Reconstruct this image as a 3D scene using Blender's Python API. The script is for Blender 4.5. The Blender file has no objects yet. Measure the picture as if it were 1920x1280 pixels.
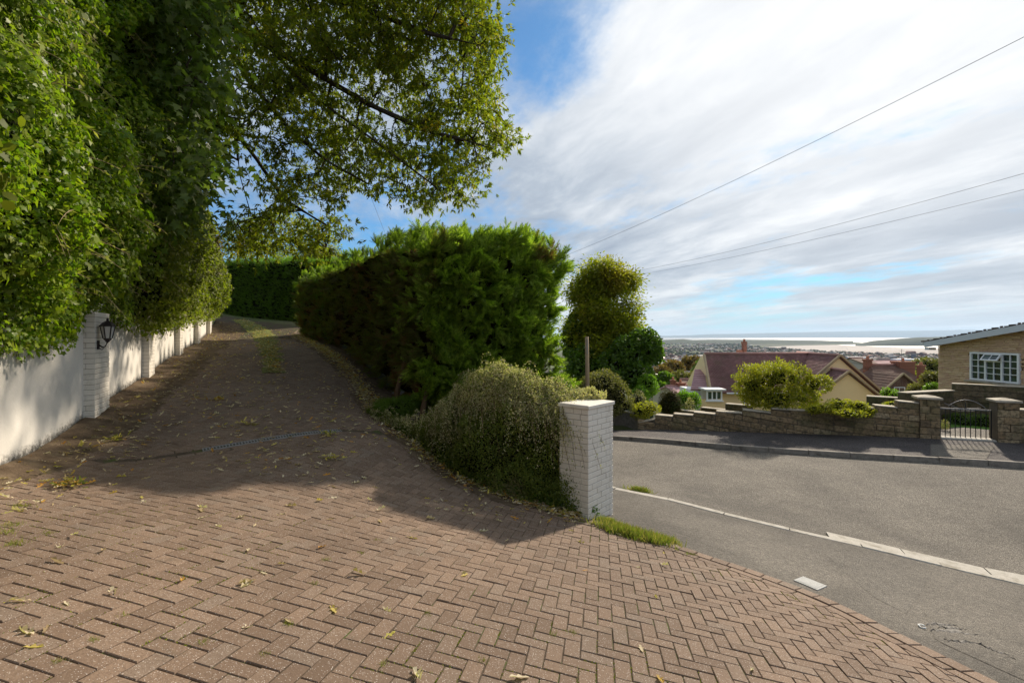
import bpy, bmesh, math, random, time
import numpy as np
from mathutils import Vector, Matrix
random.seed(7)
rng = np.random.default_rng(7)
SC = bpy.context.scene
COL = SC.collection
F, CX, HY = 907.0, 960.0, 630.0      # focal length in photo pixels, principal column, eye-level row
R = math.radians

# ------------------------------------------------------------------ camera
cam = bpy.data.cameras.new('camera')
cam.lens = 17.0; cam.sensor_width = 36.0; cam.sensor_fit = 'HORIZONTAL'
cam.shift_y = -(640.0 - HY) / 1920.0
cam.clip_start = 0.05; cam.clip_end = 120000.0
cam_o = bpy.data.objects.new('camera', cam); COL.objects.link(cam_o)
cam_o.location = (0, 0, 0); cam_o.rotation_euler = (R(90), 0, 0)
SC.camera = cam_o

# ------------------------------------------------------------------ light
SUN_AZ, SUN_EL = 36.0, 32.0          # degrees to the right of the view axis, height
SUN_STRENGTH = 3.5
SKY_STRENGTH = 0.1
EXPOSURE = 0.80
SC.view_settings.view_transform = 'Standard'
SC.view_settings.look = 'None'
SC.view_settings.exposure = EXPOSURE
SC.view_settings.gamma = 1.0
SC.view_settings.use_curve_mapping = False
sd = Vector((math.sin(R(SUN_AZ)) * math.cos(R(SUN_EL)), math.cos(R(SUN_AZ)) * math.cos(R(SUN_EL)), math.sin(R(SUN_EL))))
sun = bpy.data.lights.new('sun', 'SUN'); sun.energy = SUN_STRENGTH; sun.angle = R(1.8); sun.color = (1.0, 0.88, 0.72)
sun_o = bpy.data.objects.new('sun', sun); COL.objects.link(sun_o)
sun_o.rotation_euler = sd.to_track_quat('Z', 'Y').to_euler()
SC.cycles.max_bounces = 8
SC.cycles.diffuse_bounces = 4
SC.cycles.transmission_bounces = 4
SC.cycles.volume_bounces = 1
SC.cycles.transparent_max_bounces = 8

# ------------------------------------------------------------------ node helpers
class NT:
    def __init__(self, tree):
        self.t = tree; self.n = tree.nodes; self.l = tree.links
    def node(self, typ, **kw):
        nd = self.n.new(typ)
        for k, v in kw.items(): setattr(nd, k, v)
        return nd
    def put(self, sock, v):
        if isinstance(v, bpy.types.NodeSocket): self.l.new(v, sock)
        elif v is not None: sock.default_value = v
    def math(self, op, a, b=None, c=None, clamp=False):
        m = self.node('ShaderNodeMath', operation=op); m.use_clamp = clamp
        self.put(m.inputs[0], a)
        if b is not None: self.put(m.inputs[1], b)
        if c is not None: self.put(m.inputs[2], c)
        return m.outputs[0]
    def vmath(self, op, a, b=None, out=0):
        m = self.node('ShaderNodeVectorMath', operation=op)
        self.put(m.inputs[0], a)
        if b is not None: self.put(m.inputs[1], b)
        return m.outputs[out]
    def mix(self, f, a, b, blend='MIX'):
        m = self.node('ShaderNodeMix', data_type='RGBA', blend_type=blend)
        self.put(m.inputs[0], f); self.put(m.inputs[6], a if not isinstance(a, tuple) else col(a)); self.put(m.inputs[7], b if not isinstance(b, tuple) else col(b))
        return m.outputs[2]
    def noise(self, vec, scale, detail=4, rough=.55, dist=0.0, out=0):
        m = self.node('ShaderNodeTexNoise'); 
        if vec is not None: self.put(m.inputs['Vector'], vec)
        m.inputs['Scale'].default_value = scale; m.inputs['Detail'].default_value = detail
        m.inputs['Roughness'].default_value = rough; m.inputs['Distortion'].default_value = dist
        return m.outputs[out]
    def voro(self, vec, scale, feature='F1', out='Distance'):
        m = self.node('ShaderNodeTexVoronoi', feature=feature)
        if vec is not None: self.put(m.inputs['Vector'], vec)
        m.inputs['Scale'].default_value = scale
        return m.outputs[out]
    def smooth(self, v, a, b, lo=0.0, hi=1.0):
        m = self.node('ShaderNodeMapRange', interpolation_type='SMOOTHSTEP')
        self.put(m.inputs[0], v); m.inputs[1].default_value = a; m.inputs[2].default_value = b
        m.inputs[3].default_value = lo; m.inputs[4].default_value = hi
        return m.outputs[0]
    def ramp(self, v, stops, interp='LINEAR'):
        m = self.node('ShaderNodeValToRGB'); m.color_ramp.interpolation = interp
        self.put(m.inputs[0], v)
        el = m.color_ramp.elements
        while len(el) < len(stops): el.new(0.5)
        for e, (p, c) in zip(el, stops): e.position = p; e.color = col(c)
        return m.outputs[0]
    def combine(self, x, y, z):
        m = self.node('ShaderNodeCombineXYZ')
        self.put(m.inputs[0], x); self.put(m.inputs[1], y); self.put(m.inputs[2], z)
        return m.outputs[0]
    def sep(self, v):
        m = self.node('ShaderNodeSeparateXYZ'); self.put(m.inputs[0], v); return m.outputs
def col(c):
    return (c[0], c[1], c[2], 1.0) if len(c) == 3 else c

# ------------------------------------------------------------------ sky
W = bpy.data.worlds.new('World'); SC.world = W; W.use_nodes = True
W.node_tree.nodes.clear()
w = NT(W.node_tree)
out = w.node('ShaderNodeOutputWorld'); bg = w.node('ShaderNodeBackground')
w.l.new(bg.outputs[0], out.inputs[0]); bg.inputs[1].default_value = SKY_STRENGTH
sky = w.node('ShaderNodeTexSky', sky_type='NISHITA')
sky.sun_disc = False; sky.sun_elevation = R(SUN_EL); sky.sun_rotation = R(SUN_AZ)
sky.altitude = 100; sky.air_density = 1.0; sky.dust_density = 0.4; sky.ozone_density = 2.0
tc = w.node('ShaderNodeTexCoord'); D = w.vmath('NORMALIZE', tc.outputs['Generated'])
dx, dy, dz = w.sep(D)
zc = w.math('ADD', w.math('MAXIMUM', dz, 0.0), 0.10)
u = w.math('DIVIDE', dx, zc); v = w.math('DIVIDE', dy, zc)
# cloud sheet coordinates, drawn out along the wind (away and a little to the left)
a = R(-20)
uu = w.math('ADD', w.math('MULTIPLY', u, math.sin(a)), w.math('MULTIPLY', v, math.cos(a)))
vv = w.math('SUBTRACT', w.math('MULTIPLY', u, math.cos(a)), w.math('MULTIPLY', v, math.sin(a)))
n1 = w.noise(w.combine(w.math('MULTIPLY', uu, 0.5), vv, 3.7), 0.9, 9, 0.60, 0.25)
n2 = w.noise(w.combine(w.math('MULTIPLY', uu, 0.8), vv, 9.2), 3.0, 8, 0.65, 0.15)
n3 = w.noise(w.combine(w.math('MULTIPLY', uu, 0.38), vv, 21.5), 1.15, 6, 0.55, 0.3)
def toward(px, py):
    return Vector(((px - CX) / F, 1.0, (HY - py) / F)).normalized()
def lobe(px, py, r):      # 1 near a compass direction, 0 beyond r
    d = w.vmath('DISTANCE', D, tuple(toward(px, py)), out=1)
    return w.smooth(d, 0.0, r, 1.0, 0.0)
sd_dot = w.vmath('DOT_PRODUCT', D, tuple(sd), out=1)
cov = w.math('ADD', w.math('MULTIPLY', n1, 0.62), w.math('MULTIPLY', n2, 0.40))
cov = w.math('ADD', cov, w.smooth(sd_dot, 0.3, 1.0, 0.0, 0.12))
for (hx, hy, hr, hs) in ((1005, 92, 0.19, 0.14), (950, 60, 0.30, .06), (1130, 165, .24, .10), (880, 360, 0.30, 0.08), (700, 420, .3, .05), (450, 400, 0.30, 0.07), (1400, 580, 0.20, 0.13), (1700, 570, .16, .07)):
    cov = w.math('SUBTRACT', cov, w.math('MULTIPLY', lobe(hx, hy, hr), hs))
cover = w.smooth(cov, 0.375, 0.59)
fine = w.noise(w.combine(w.math('MULTIPLY', uu, 0.55), vv, 33.0), 3.2, 8, 0.62, 0.35)
shade = w.math('ADD', w.math('MULTIPLY', n3, 0.62), w.math('MULTIPLY', fine, 0.38))
ccol = w.ramp(shade, [(0.37, (5.1, 5.3, 5.5)), (0.44, (3.95, 4.25, 4.65)), (0.52, (2.8, 3.2, 3.75)), (0.62, (2.0, 2.4, 3.0))])
glare = w.math('POWER', w.smooth(sd_dot, 0.78, 1.0, 0.0, 1.0), 2.2)
ccol = w.mix(w.math('MULTIPLY', glare, 0.45), ccol, (8.5, 8.3, 8.0))
hz = w.smooth(dz, 0.0, 0.16, 1.0, 0.0)
blue = w.mix(1.0, sky.outputs[0], (0.13, 0.46, 0.68), 'MULTIPLY')
blue = w.mix(w.math('MULTIPLY', hz, 0.75), blue, (2.9, 3.9, 4.5))
blue = w.mix(0.06, blue, (8, 8, 8))
ccol = w.mix(w.math('MULTIPLY', hz, 0.5), ccol, (4.7, 4.95, 5.1))
final = w.mix(cover, blue, ccol)
# below the horizon the dome goes on as dull far ground
final = w.mix(w.smooth(dz, -0.03, 0.0, 1.0, 0.0), final, (1.6, 1.7, 1.6))
w.l.new(final, bg.inputs[0])

# ------------------------------------------------------------------ object helpers
def tag(o, label=None, cat=None, group=None, kind=None):
    if label: o['label'] = label
    if cat: o['category'] = cat
    if group: o['group'] = group
    if kind: o['kind'] = kind
    return o
def empty(name, loc=(0, 0, 0)):
    o = bpy.data.objects.new(name, None); COL.objects.link(o)
    o.location = loc; o.empty_display_size = 0.2
    return o
def link(name, me, parent=None, mat=None):
    o = bpy.data.objects.new(name, me); COL.objects.link(o)
    if mat is not None and not me.materials: me.materials.append(mat)
    if parent is not None:
        o.parent = parent
        o.matrix_parent_inverse = wmat(parent).inverted()
    return o
def wmat(o):
    m = Matrix.LocRotScale(o.location, o.rotation_euler, o.scale)
    if o.parent: m = wmat(o.parent) @ o.matrix_parent_inverse @ m
    return m
def fast_mesh(name, verts, tris, smooth=False):
    """triangles only, from numpy arrays"""
    me = bpy.data.meshes.new(name)
    verts = np.asarray(verts, dtype=np.float32).reshape(-1, 3); tris = np.asarray(tris, dtype=np.int32).reshape(-1, 3)
    me.vertices.add(len(verts)); me.vertices.foreach_set('co', verts.ravel())
    me.loops.add(tris.size); me.loops.foreach_set('vertex_index', tris.ravel())
    me.polygons.add(len(tris)); me.polygons.foreach_set('loop_start', np.arange(0, tris.size, 3, dtype=np.int32))
    me.polygons.foreach_set('loop_total', np.full(len(tris), 3, dtype=np.int32))
    if smooth: me.polygons.foreach_set('use_smooth', np.ones(len(tris), dtype=bool))
    me.update(calc_edges=True)
    return me
class MB:
    def __init__(s): s.v = []; s.f = []; s.m = []
    def poly(s, pts, mi=0):
        b = len(s.v); s.v += [tuple(p) for p in pts]; s.f.append(tuple(range(b, b + len(pts)))); s.m.append(mi)
    def prism(s, base, top, mi=0):
        """base and top: matching rings (counter-clockwise seen from the top)"""
        b = len(s.v); n = len(base)
        s.v += [tuple(p) for p in base] + [tuple(p) for p in top]
        s.f.append(tuple(range(b + n - 1, b - 1, -1))); s.f.append(tuple(range(b + n, b + 2 * n)))
        for i in range(n): s.f.append((b + i, b + (i + 1) % n, b + n + (i + 1) % n, b + n + i))
        s.m += [mi] * (n + 2)
    def box(s, c, size, ax=None, mi=0, bev=0.0):
        """centre, full sizes, axes (3 vectors)"""
        c = Vector(c); X, Y, Z = ax if ax else (Vector((1, 0, 0)), Vector((0, 1, 0)), Vector((0, 0, 1)))
        hx, hy, hz_ = size[0] / 2, size[1] / 2, size[2] / 2
        if bev <= 0:
            ring = [(-1, -1), (1, -1), (1, 1), (-1, 1)]
            s.prism([c + X * hx * i + Y * hy * j - Z * hz_ for i, j in ring], [c + X * hx * i + Y * hy * j + Z * hz_ for i, j in ring], mi)
        else:
            ring = [(-1, -1, 0), (1, -1, 0), (1, 1, 0), (-1, 1, 0)]
            def rg(ix, iy, z): return [c + X * ix * i + Y * iy * j + Z * z for i, j, _ in ring]
            rs = [rg(hx - bev, hy - bev, -hz_), rg(hx, hy, -hz_ + bev), rg(hx, hy, hz_ - bev), rg(hx - bev, hy - bev, hz_)]
            b = len(s.v)
            for r_ in rs: s.v += [tuple(p) for p in r_]
            s.f.append((b + 3, b + 2, b + 1, b)); s.f.append((b + 12, b + 13, b + 14, b + 15)); s.m += [mi] * 2
            for k in range(3):
                for i in range(4):
                    s.f.append((b + 4 * k + i, b + 4 * k + (i + 1) % 4, b + 4 * k + 4 + (i + 1) % 4, b + 4 * k + 4 + i)); s.m.append(mi)
    def bar(s, p, q, w_, d_=None, mi=0, up=(0, 0, 1)):
        p = Vector(p); q = Vector(q); d_ = d_ or w_
        z = (q - p); L = z.length; z.normalize(); upv = Vector(up)
        if abs(z.dot(upv)) > .98: upv = Vector((1, 0, 0))
        x = z.cross(upv).normalized(); y = z.cross(x).normalized()
        s.box((p + q) / 2, (w_, d_, L), (x, y, z), mi)
    def tube(s, pts, rad, n=6, mi=0, cap=True):
        pts = [Vector(p) for p in pts]
        if not hasattr(rad, '__len__'): rad = [rad] * len(pts)
        rings = []
        for i, p in enumerate(pts):
            t = (pts[min(i + 1, len(pts) - 1)] - pts[max(i - 1, 0)])
            if t.length < 1e-9: t = Vector((0, 0, 1))
            t.normalize(); up = Vector((0, 0, 1)) if abs(t.z) < .9 else Vector((1, 0, 0))
            x = t.cross(up).normalized(); y = x.cross(t).normalized() * -1
            b = len(s.v)
            for k in range(n):
                an = 2 * math.pi * k / n
                s.v.append(tuple(p + (x * math.cos(an) + y * math.sin(an)) * rad[i]))
            rings.append(b)
        for a_, b_ in zip(rings, rings[1:]):
            for k in range(n):
                s.f.append((a_ + k, a_ + (k + 1) % n, b_ + (k + 1) % n, b_ + k)); s.m.append(mi)
        if cap:
            s.f.append(tuple(rings[0] + k for k in range(n - 1, -1, -1))); s.f.append(tuple(rings[-1] + k for k in range(n))); s.m += [mi] * 2
    def build(s, name, mats, parent=None, smooth=False):
        me = bpy.data.meshes.new(name); me.from_pydata(s.v, [], s.f)
        if not isinstance(mats, (list, tuple)): mats = [mats]
        for m_ in mats: me.materials.append(m_)
        if len(mats) > 1: me.polygons.foreach_set('material_index', s.m)
        if smooth: me.polygons.foreach_set('use_smooth', [True] * len(s.f))
        me.update()
        return link(name, me, parent)

# ------------------------------------------------------------------ value noise for shapes
_perm = rng.random((64, 64, 64)).astype(np.float32)
def vnoise(p, sc):
    p = np.asarray(p, dtype=np.float64) * sc
    i = np.floor(p).astype(int); f = p - i; f = f * f * (3 - 2 * f); i &= 63; j = (i + 1) & 63
    def g(a_, b_, c_): return _perm[a_, b_, c_]
    x0, y0, z0 = i[..., 0], i[..., 1], i[..., 2]; x1, y1, z1 = j[..., 0], j[..., 1], j[..., 2]
    fx, fy, fz = f[..., 0], f[..., 1], f[..., 2]
    l = lambda a_, b_, t: a_ + (b_ - a_) * t
    return l(l(l(g(x0, y0, z0), g(x1, y0, z0), fx), l(g(x0, y1, z0), g(x1, y1, z0), fx), fy),
             l(l(g(x0, y0, z1), g(x1, y0, z1), fx), l(g(x0, y1, z1), g(x1, y1, z1), fx), fy), fz)
def fnoise(p, sc, o=3):
    r = 0; a_ = 1; t = 0
    for k in range(o): r = r + a_ * vnoise(np.asarray(p) + 17.3 * k, sc * 2 ** k); t += a_; a_ *= .5
    return r / t
# ------------------------------------------------------------------ materials
M = {}
def base_mat(name, rough=.8, spec=.3):
    m = bpy.data.materials.new(name); m.use_nodes = True
    t = NT(m.node_tree); b = t.n['Principled BSDF']
    b.inputs['Roughness'].default_value = rough; b.inputs['Specular IOR Level'].default_value = spec
    M[name] = m
    return m, t, b
def bump(t, b, h, strength=.4, dist=.01):
    n = t.node('ShaderNodeBump'); n.inputs['Strength'].default_value = strength; n.inputs['Distance'].default_value = dist
    t.put(n.inputs['Height'], h); t.l.new(n.outputs[0], b.inputs['Normal'])
def pos(t): return t.node('ShaderNodeNewGeometry').outputs['Position']
def isl(t):
    g = t.node('ShaderNodeNewGeometry').outputs['Random Per Island']
    o = t.node('ShaderNodeObjectInfo').outputs['Random']
    return t.math('FRACT', t.math('ADD', g, o))
def plain(name, c, rough=.7, spec=.3, var=.12, sc=6, metal=0.0, bmp=0.0):
    m, t, b = base_mat(name, rough, spec)
    P_ = pos(t); n = t.noise(P_, sc, 4)
    k = t.math('ADD', t.math('MULTIPLY', n, 2 * var), 1 - var)
    cc = t.mix(1.0, col(c), t.combine(k, k, k), 'MULTIPLY')
    t.put(b.inputs['Base Color'], cc); b.inputs['Metallic'].default_value = metal
    if bmp: bump(t, b, t.noise(P_, sc * 8, 4), bmp, .01)
    return m
def leafmat(name, cols, trans=.35, rough=.55, patch=None, patch_sc=.6, patch_lim=(.5, .62), spec=.25, dark=.0):
    m, t, b = base_mat(name, rough, spec)
    r = isl(t); warm = 1.22 if cols[0][1] > cols[0][0] else 1.0; stops = [(i / max(1, len(cols) - 1), (c[0] * warm, c[1] * 1.04, c[2])) for i, c in enumerate(cols)]
    c = t.ramp(r, stops)
    P_ = pos(t)
    k = t.math('ADD', t.math('MULTIPLY', t.noise(P_, 1.3, 3), 0.8), 0.6)
    c = t.mix(1.0, c, t.combine(k, k, k), 'MULTIPLY')
    if patch:
        pn = t.noise(P_, patch_sc, 3, .6)
        f = t.math('MULTIPLY', t.smooth(pn, patch_lim[0], patch_lim[1]), t.smooth(t.math('FRACT', t.math('MULTIPLY', r, 7.31)), .0, .7, .35, 1.0))
        c = t.mix(f, c, col(patch))
    t.put(b.inputs['Base Color'], c)
    tr = t.node('ShaderNodeBsdfTranslucent')
    t.put(tr.inputs[0], t.mix(1.0, c, (1.6, 1.9, .75, 1), 'MULTIPLY'))
    mx = t.node('ShaderNodeMixShader'); mx.inputs[0].default_value = trans
    t.l.new(b.outputs[0], mx.inputs[1]); t.l.new(tr.outputs[0], mx.inputs[2])
    t.l.new(mx.outputs[0], t.n['Material Output'].inputs[0])
    return m

# block pavers
m, t, b = base_mat('paver', .85, .25)
P_ = pos(t); r = isl(t)
c = t.ramp(r, [(0, (.158, .107, .072)), (.35, (.196, .134, .092)), (.7, (.236, .162, .111)), (1, (.208, .155, .114))])
big = t.noise(P_, .55, 4); k = t.smooth(big, .3, .7, .80, 1.14)
c = t.mix(1.0, c, t.combine(k, k, k), 'MULTIPLY')
gr = t.noise(P_, 70, 3, .7); c = t.mix(t.smooth(gr, .35, .62, .55, 0), c, (.13, .085, .06))
vs = t.voro(P_, 150, out='Distance'); vc = t.voro(P_, 150, out='Color')
sp = t.math('MULTIPLY', t.smooth(vs, .22, .42, 1, 0), t.smooth(t.sep(vc)[0], .72, .90))
c = t.mix(t.math('MULTIPLY', sp, .75), c, (.68, .62, .56))
st = t.noise(P_, 2.6, 5, .7); c = t.mix(t.smooth(st, .57, .75, 0, .55), c, (.115, .088, .06))
t.put(b.inputs['Base Color'], c)
bump(t, b, t.math('ADD', gr, t.math('MULTIPLY', t.noise(P_, 14, 3), .8)), .55, .006)
# jointing sand
m, t, b = base_mat('joint_sand', .95, .1)
P_ = pos(t); c = t.ramp(t.noise(P_, 3.2, 5, .7), [(.35, (.075, .055, .04)), (.52, (.11, .085, .06)), (.60, (.08, .10, .03)), (.75, (.10, .14, .035))])
c = t.mix(t.smooth(t.noise(P_, 60, 3), .4, .7, 0, .5), c, (.05, .04, .03)); t.put(b.inputs['Base Color'], c)
bump(t, b, t.noise(P_, 60, 4), .6, .01)
# asphalt, two wears
def asphalt(name, lo, mid, hi, sc, seam):
    m, t, b = base_mat(name, .82, .35); P_ = pos(t)
    a_ = t.voro(P_, sc, out='Distance'); cc = t.voro(P_, sc, out='Color'); q = t.sep(cc)[0]
    c = t.ramp(q, [(0, lo), (.6, mid), (.85, hi), (1, (.36, .33, .28))])
    c = t.mix(t.smooth(a_, .3, .62, 0, .85), c, (lo[0] * .5, lo[1] * .5, lo[2] * .5))
    big = t.noise(P_, .45, 6, .7); k = t.smooth(big, .32, .66, .66, 1.28); c = t.mix(1.0, c, t.combine(k, k, k), 'MULTIPLY')
    md = t.noise(P_, 22, 4, .75); k2 = t.smooth(md, .3, .7, .72, 1.3); c = t.mix(1.0, c, t.combine(k2, k2, k2), 'MULTIPLY')
    st = t.noise(t.vmath('MULTIPLY', P_, (1, 2.2, 1)), 1.7, 6, .7); c = t.mix(t.smooth(st, .55, .8, 0, .6), c, seam)
    t.put(b.inputs['Base Color'], c)
    bump(t, b, t.math('SUBTRACT', t.math('MULTIPLY', t.noise(P_, sc * .6, 3), .8), a_), 1.0, .012)
asphalt('road_asphalt', (.13, .112, .088), (.215, .188, .152), (.31, .275, .23), 85, (.12, .10, .075))
asphalt('path_asphalt', (.17, .148, .12), (.235, .207, .17), (.30, .268, .222), 130, (.10, .085, .068))
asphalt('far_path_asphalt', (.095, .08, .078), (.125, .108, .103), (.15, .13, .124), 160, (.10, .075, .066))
asphalt('patch_asphalt', (.18, .158, .13), (.25, .222, .184), (.31, .28, .235), 150, (.14, .12, .10))
plain('tar_dark', (.075, .066, .056), .6, .4, .3, 20, bmp=.6)
# concrete
def concrete(name, c0, c1, dirt, amt):
    m, t, b = base_mat(name, .85, .25); P_ = pos(t)
    c = t.ramp(t.noise(P_, 9, 5, .65), [(.3, c0), (.65, c1)])
    c = t.mix(t.smooth(t.noise(P_, 3.3, 6, .7), .48, .68, 0, amt), c, dirt)
    k = t.smooth(t.noise(P_, 120, 2), .3, .7, .8, 1.12); c = t.mix(1.0, c, t.combine(k, k, k), 'MULTIPLY')
    t.put(b.inputs['Base Color'], c); bump(t, b, t.noise(P_, 45, 5, .7), .5, .008)
concrete('kerb_concrete', (.40, .37, .31), (.50, .46, .40), (.20, .17, .12), .7)
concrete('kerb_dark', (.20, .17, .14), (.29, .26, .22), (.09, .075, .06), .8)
concrete('white_plate', (.36, .36, .345), (.44, .44, .42), (.42, .42, .40), .4)
concrete('cap_stone', (.42, .36, .27), (.50, .44, .35), (.20, .17, .12), .65)
# painted masonry
m, t, b = base_mat('white_brick', .6, .35); P_ = pos(t); r = isl(t)
k = t.math('ADD', t.math('MULTIPLY', r, .06), .95)
c = t.mix(1.0, (.74, .685, .60, 1), t.combine(k, k, k), 'MULTIPLY')
c = t.mix(t.smooth(t.noise(P_, 5, 6, .75), .48, .72, 0, .55), c, (.50, .45, .35)); t.put(b.inputs['Base Color'], c)
bump(t, b, t.noise(P_, 38, 4, .6), .45, .006)
m, t, b = base_mat('white_mortar', .8, .2); P_ = pos(t)
c = t.ramp(t.noise(P_, 6, 4), [(.35, (.38, .34, .29)), (.6, (.50, .46, .40))]); t.put(b.inputs['Base Color'], c)
m, t, b = base_mat('white_render', .75, .25); P_ = pos(t)
c = t.ramp(t.noise(P_, 1.2, 4), [(.3, (.66, .62, .55)), (.6, (.74, .70, .63))])
low = t.noise(t.vmath('MULTIPLY', P_, (1, 1, .25)), 3.0, 5, .7)
c = t.mix(t.smooth(low, .60, .8, 0, .35), c, (.46, .43, .35))
# splash dirt: a band that follows the wall foot (stored per vertex as height above ground)
at = t.node('ShaderNodeAttribute', attribute_name='foot'); ft = at.outputs['Fac']
dirt = t.math('ADD', t.math('MULTIPLY', t.noise(P_, 14, 5, .75), .34), t.math('MULTIPLY', t.noise(P_, 90, 3, .8), .22))
c = t.mix(t.smooth(t.math('SUBTRACT', dirt, ft), .10, .24, 0, .9), c, (.035, .030, .022)); t.put(b.inputs['Base Color'], c)
bump(t, b, t.noise(P_, 30, 5, .6), .35, .008)
# reconstituted stone blocks
def stone(name, cols, moss, amt):
    m, t, b = base_mat(name, .9, .2); P_ = pos(t); r = isl(t)
    c = t.ramp(r, [(i / (len(cols) - 1), c_) for i, c_ in enumerate(cols)])
    n = t.noise(P_, 11, 5, .75); c = t.mix(t.smooth(n, .42, .66, 0, .8), c, (.055, .05, .036))
    c = t.mix(t.smooth(t.noise(P_, 1.9, 4, .6), .45, .62, 0, amt), c, moss)
    c = t.mix(t.smooth(t.noise(P_, 24, 3, .7), .64, .72, 0, .75), c, (.42, .40, .34))
    t.put(b.inputs['Base Color'], c); bump(t, b, t.math('ADD', n, t.noise(P_, 40, 4, .7)), 1.0, .02)
stone('wall_stone', [(.25, .17, .09), (.38, .27, .15), (.30, .205, .115), (.46, .35, .21), (.18, .125, .075)], (.08, .085, .03), .4)
stone('wall_stone_dark', [(.12, .09, .055), (.17, .13, .08), (.22, .165, .10), (.14, .105, .065)], (.05, .065, .025), .6)
plain('stone_mortar', (.13, .105, .075), .95, .1, .3, 8)
m, t, b = base_mat('house_stone', .9, .2); P_ = pos(t); r = isl(t)
c = t.ramp(r, [(0, (.56, .38, .22)), (.3, (.68, .49, .30)), (.6, (.60, .39, .27)), (.85, (.74, .55, .35)), (1, (.50, .32, .20))])
c = t.mix(t.smooth(t.noise(P_, 20, 4, .7), .45, .7, 0, .3), c, (.34, .22, .14)); t.put(b.inputs['Base Color'], c); bump(t, b, t.noise(P_, 30, 4), .8, .02)
plain('house_mortar', (.40, .28, .17), .9, .15, .2, 10)
plain('cream_render', (.97, .76, .44), .8, .2, .05, 3, bmp=.2)
plain('cream_render_dull', (.93, .68, .38), .8, .2, .08, 3, bmp=.2)
plain('white_paint', (.82, .83, .84), .4, .4, .04, 4)
plain('white_plastic', (.84, .85, .86), .3, .5, .02, 4)
plain('soffit_grey', (.60, .63, .68), .5, .4, .05, 4)
def tiles(name, cols, moss=(.09, .10, .04), amt=.35):
    m, t, b = base_mat(name, .85, .25); P_ = pos(t); r = isl(t)
    c = t.ramp(r, [(i / (len(cols) - 1), c_) for i, c_ in enumerate(cols)])
    n = t.noise(P_, 1.1, 5, .65); c = t.mix(t.smooth(n, .5, .68, 0, amt), c, moss)
    c = t.mix(t.smooth(t.noise(P_, .35, 4, .6), .42, .62, 0, .55), c, (cols[0][0] * .55, cols[0][1] * .6, cols[0][2] * .6))
    t.put(b.inputs['Base Color'], c); bump(t, b, t.noise(P_, 18, 4), .5, .01)
tiles('tile_plum', [(.19, .092, .085), (.25, .125, .118), (.22, .105, .09), (.30, .16, .145), (.20, .115, .095)])
tiles('tile_pink', [(.44, .26, .26), (.52, .32, .32), (.48, .29, .30)], amt=.1)
tiles('tile_brown', [(.17, .09, .065), (.22, .125, .09), (.15, .085, .065), (.25, .15, .11)], (.12, .11, .06), .4)
tiles('tile_edge', [(.20, .13, .10), (.27, .18, .13), (.16, .11, .09)], (.12, .10, .07), .3)
plain('verge_tan', (.42, .32, .20), .85, .2, .2, 9)
plain('ridge_tile', (.40, .22, .19), .85, .2, .25, 5)
m, t, b = base_mat('chimney_brick', .9, .2); r = isl(t)
t.put(b.inputs['Base Color'], t.ramp(r, [(0, (.24, .10, .065)), (.5, (.31, .135, .09)), (1, (.20, .09, .06))]))
plain('terracotta', (.45, .19, .11), .8, .25, .15, 9)
plain('black_iron', (.018, .018, .02), .45, .5, .3, 30)
plain('worn_iron', (.26, .25, .24), .5, .5, .3, 30, metal=.3)
plain('lamp_black', (.028, .020, .019), .5, .4, .4, 20)
m, t, b = base_mat('frosted_glass', .45, .5); b.inputs['Base Color'].default_value = (.72, .70, .64, 1); b.inputs['Transmission Weight'].default_value = .35
m, t, b = base_mat('window_glass', .06, .8); P_ = pos(t)
t.put(b.inputs['Base Color'], t.ramp(t.noise(P_, 3, 3), [(.35, (.012, .02, .02)), (.6, (.03, .07, .055)), (.7, (.06, .10, .07))]))
plain('bark', (.05, .038, .026), .95, .1, .35, 14, bmp=.8)
plain('bark_brown', (.13, .085, .05), .95, .1, .35, 14, bmp=.8)
plain('timber_pole', (.34, .25, .15), .85, .2, .25, 6, bmp=.4)
plain('cable', (.10, .11, .12), .6, .3, .1, 3)
plain('leaf_core', (.012, .014, .007), 1.0, .0, .3, 3)  # near-black, puts the shade inside foliage into the colour
plain('core_brown', (.022, .017, .010), 1.0, .0, .3, 3)  # brownish version of the dark shade core
m, t, b = base_mat('soil', .95, .1); P_ = pos(t)
c = t.ramp(t.noise(P_, 4, 6, .7), [(.3, (.075, .052, .032)), (.5, (.13, .092, .06)), (.62, (.19, .14, .09)), (.75, (.10, .10, .04))])
t.put(b.inputs['Base Color'], c); bump(t, b, t.noise(P_, 35, 5, .7), .9, .02)
m, t, b = base_mat('ground_mix', .95, .1); P_ = pos(t)
n = t.noise(P_, .15, 5, .6); c = t.ramp(n, [(.3, (.05, .06, .025)), (.5, (.09, .11, .04)), (.7, (.14, .13, .07))])
f_ = t.noise(P_, .012, 5, .6); c2 = t.ramp(f_, [(.3, (.10, .13, .05)), (.5, (.06, .075, .035)), (.7, (.16, .15, .09))])
dist = t.vmath('LENGTH', P_, out=1); c = t.mix(t.smooth(dist, 60, 300), c, c2)
t.put(b.inputs['Base Color'], c)
m, t, b = base_mat('lawn', .9, .1); P_ = pos(t)
t.put(b.inputs['Base Color'], t.ramp(t.noise(P_, 6, 5), [(.3, (.06, .13, .02)), (.7, (.13, .24, .04))]))
m, t, b = base_mat('plain_land', .95, .1); P_ = pos(t)
c = t.ramp(t.noise(t.vmath('MULTIPLY', P_, (1, .55, 1)), .0016, 7, .72), [(.32, (.035, .04, .03)), (.46, (.07, .065, .05)), (.55, (.13, .16, .06)), (.62, (.06, .06, .05)), (.72, (.20, .17, .13))])
t.put(b.inputs['Base Color'], c)
m, t, b = base_mat('mud', .8, .15); P_ = pos(t)
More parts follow.
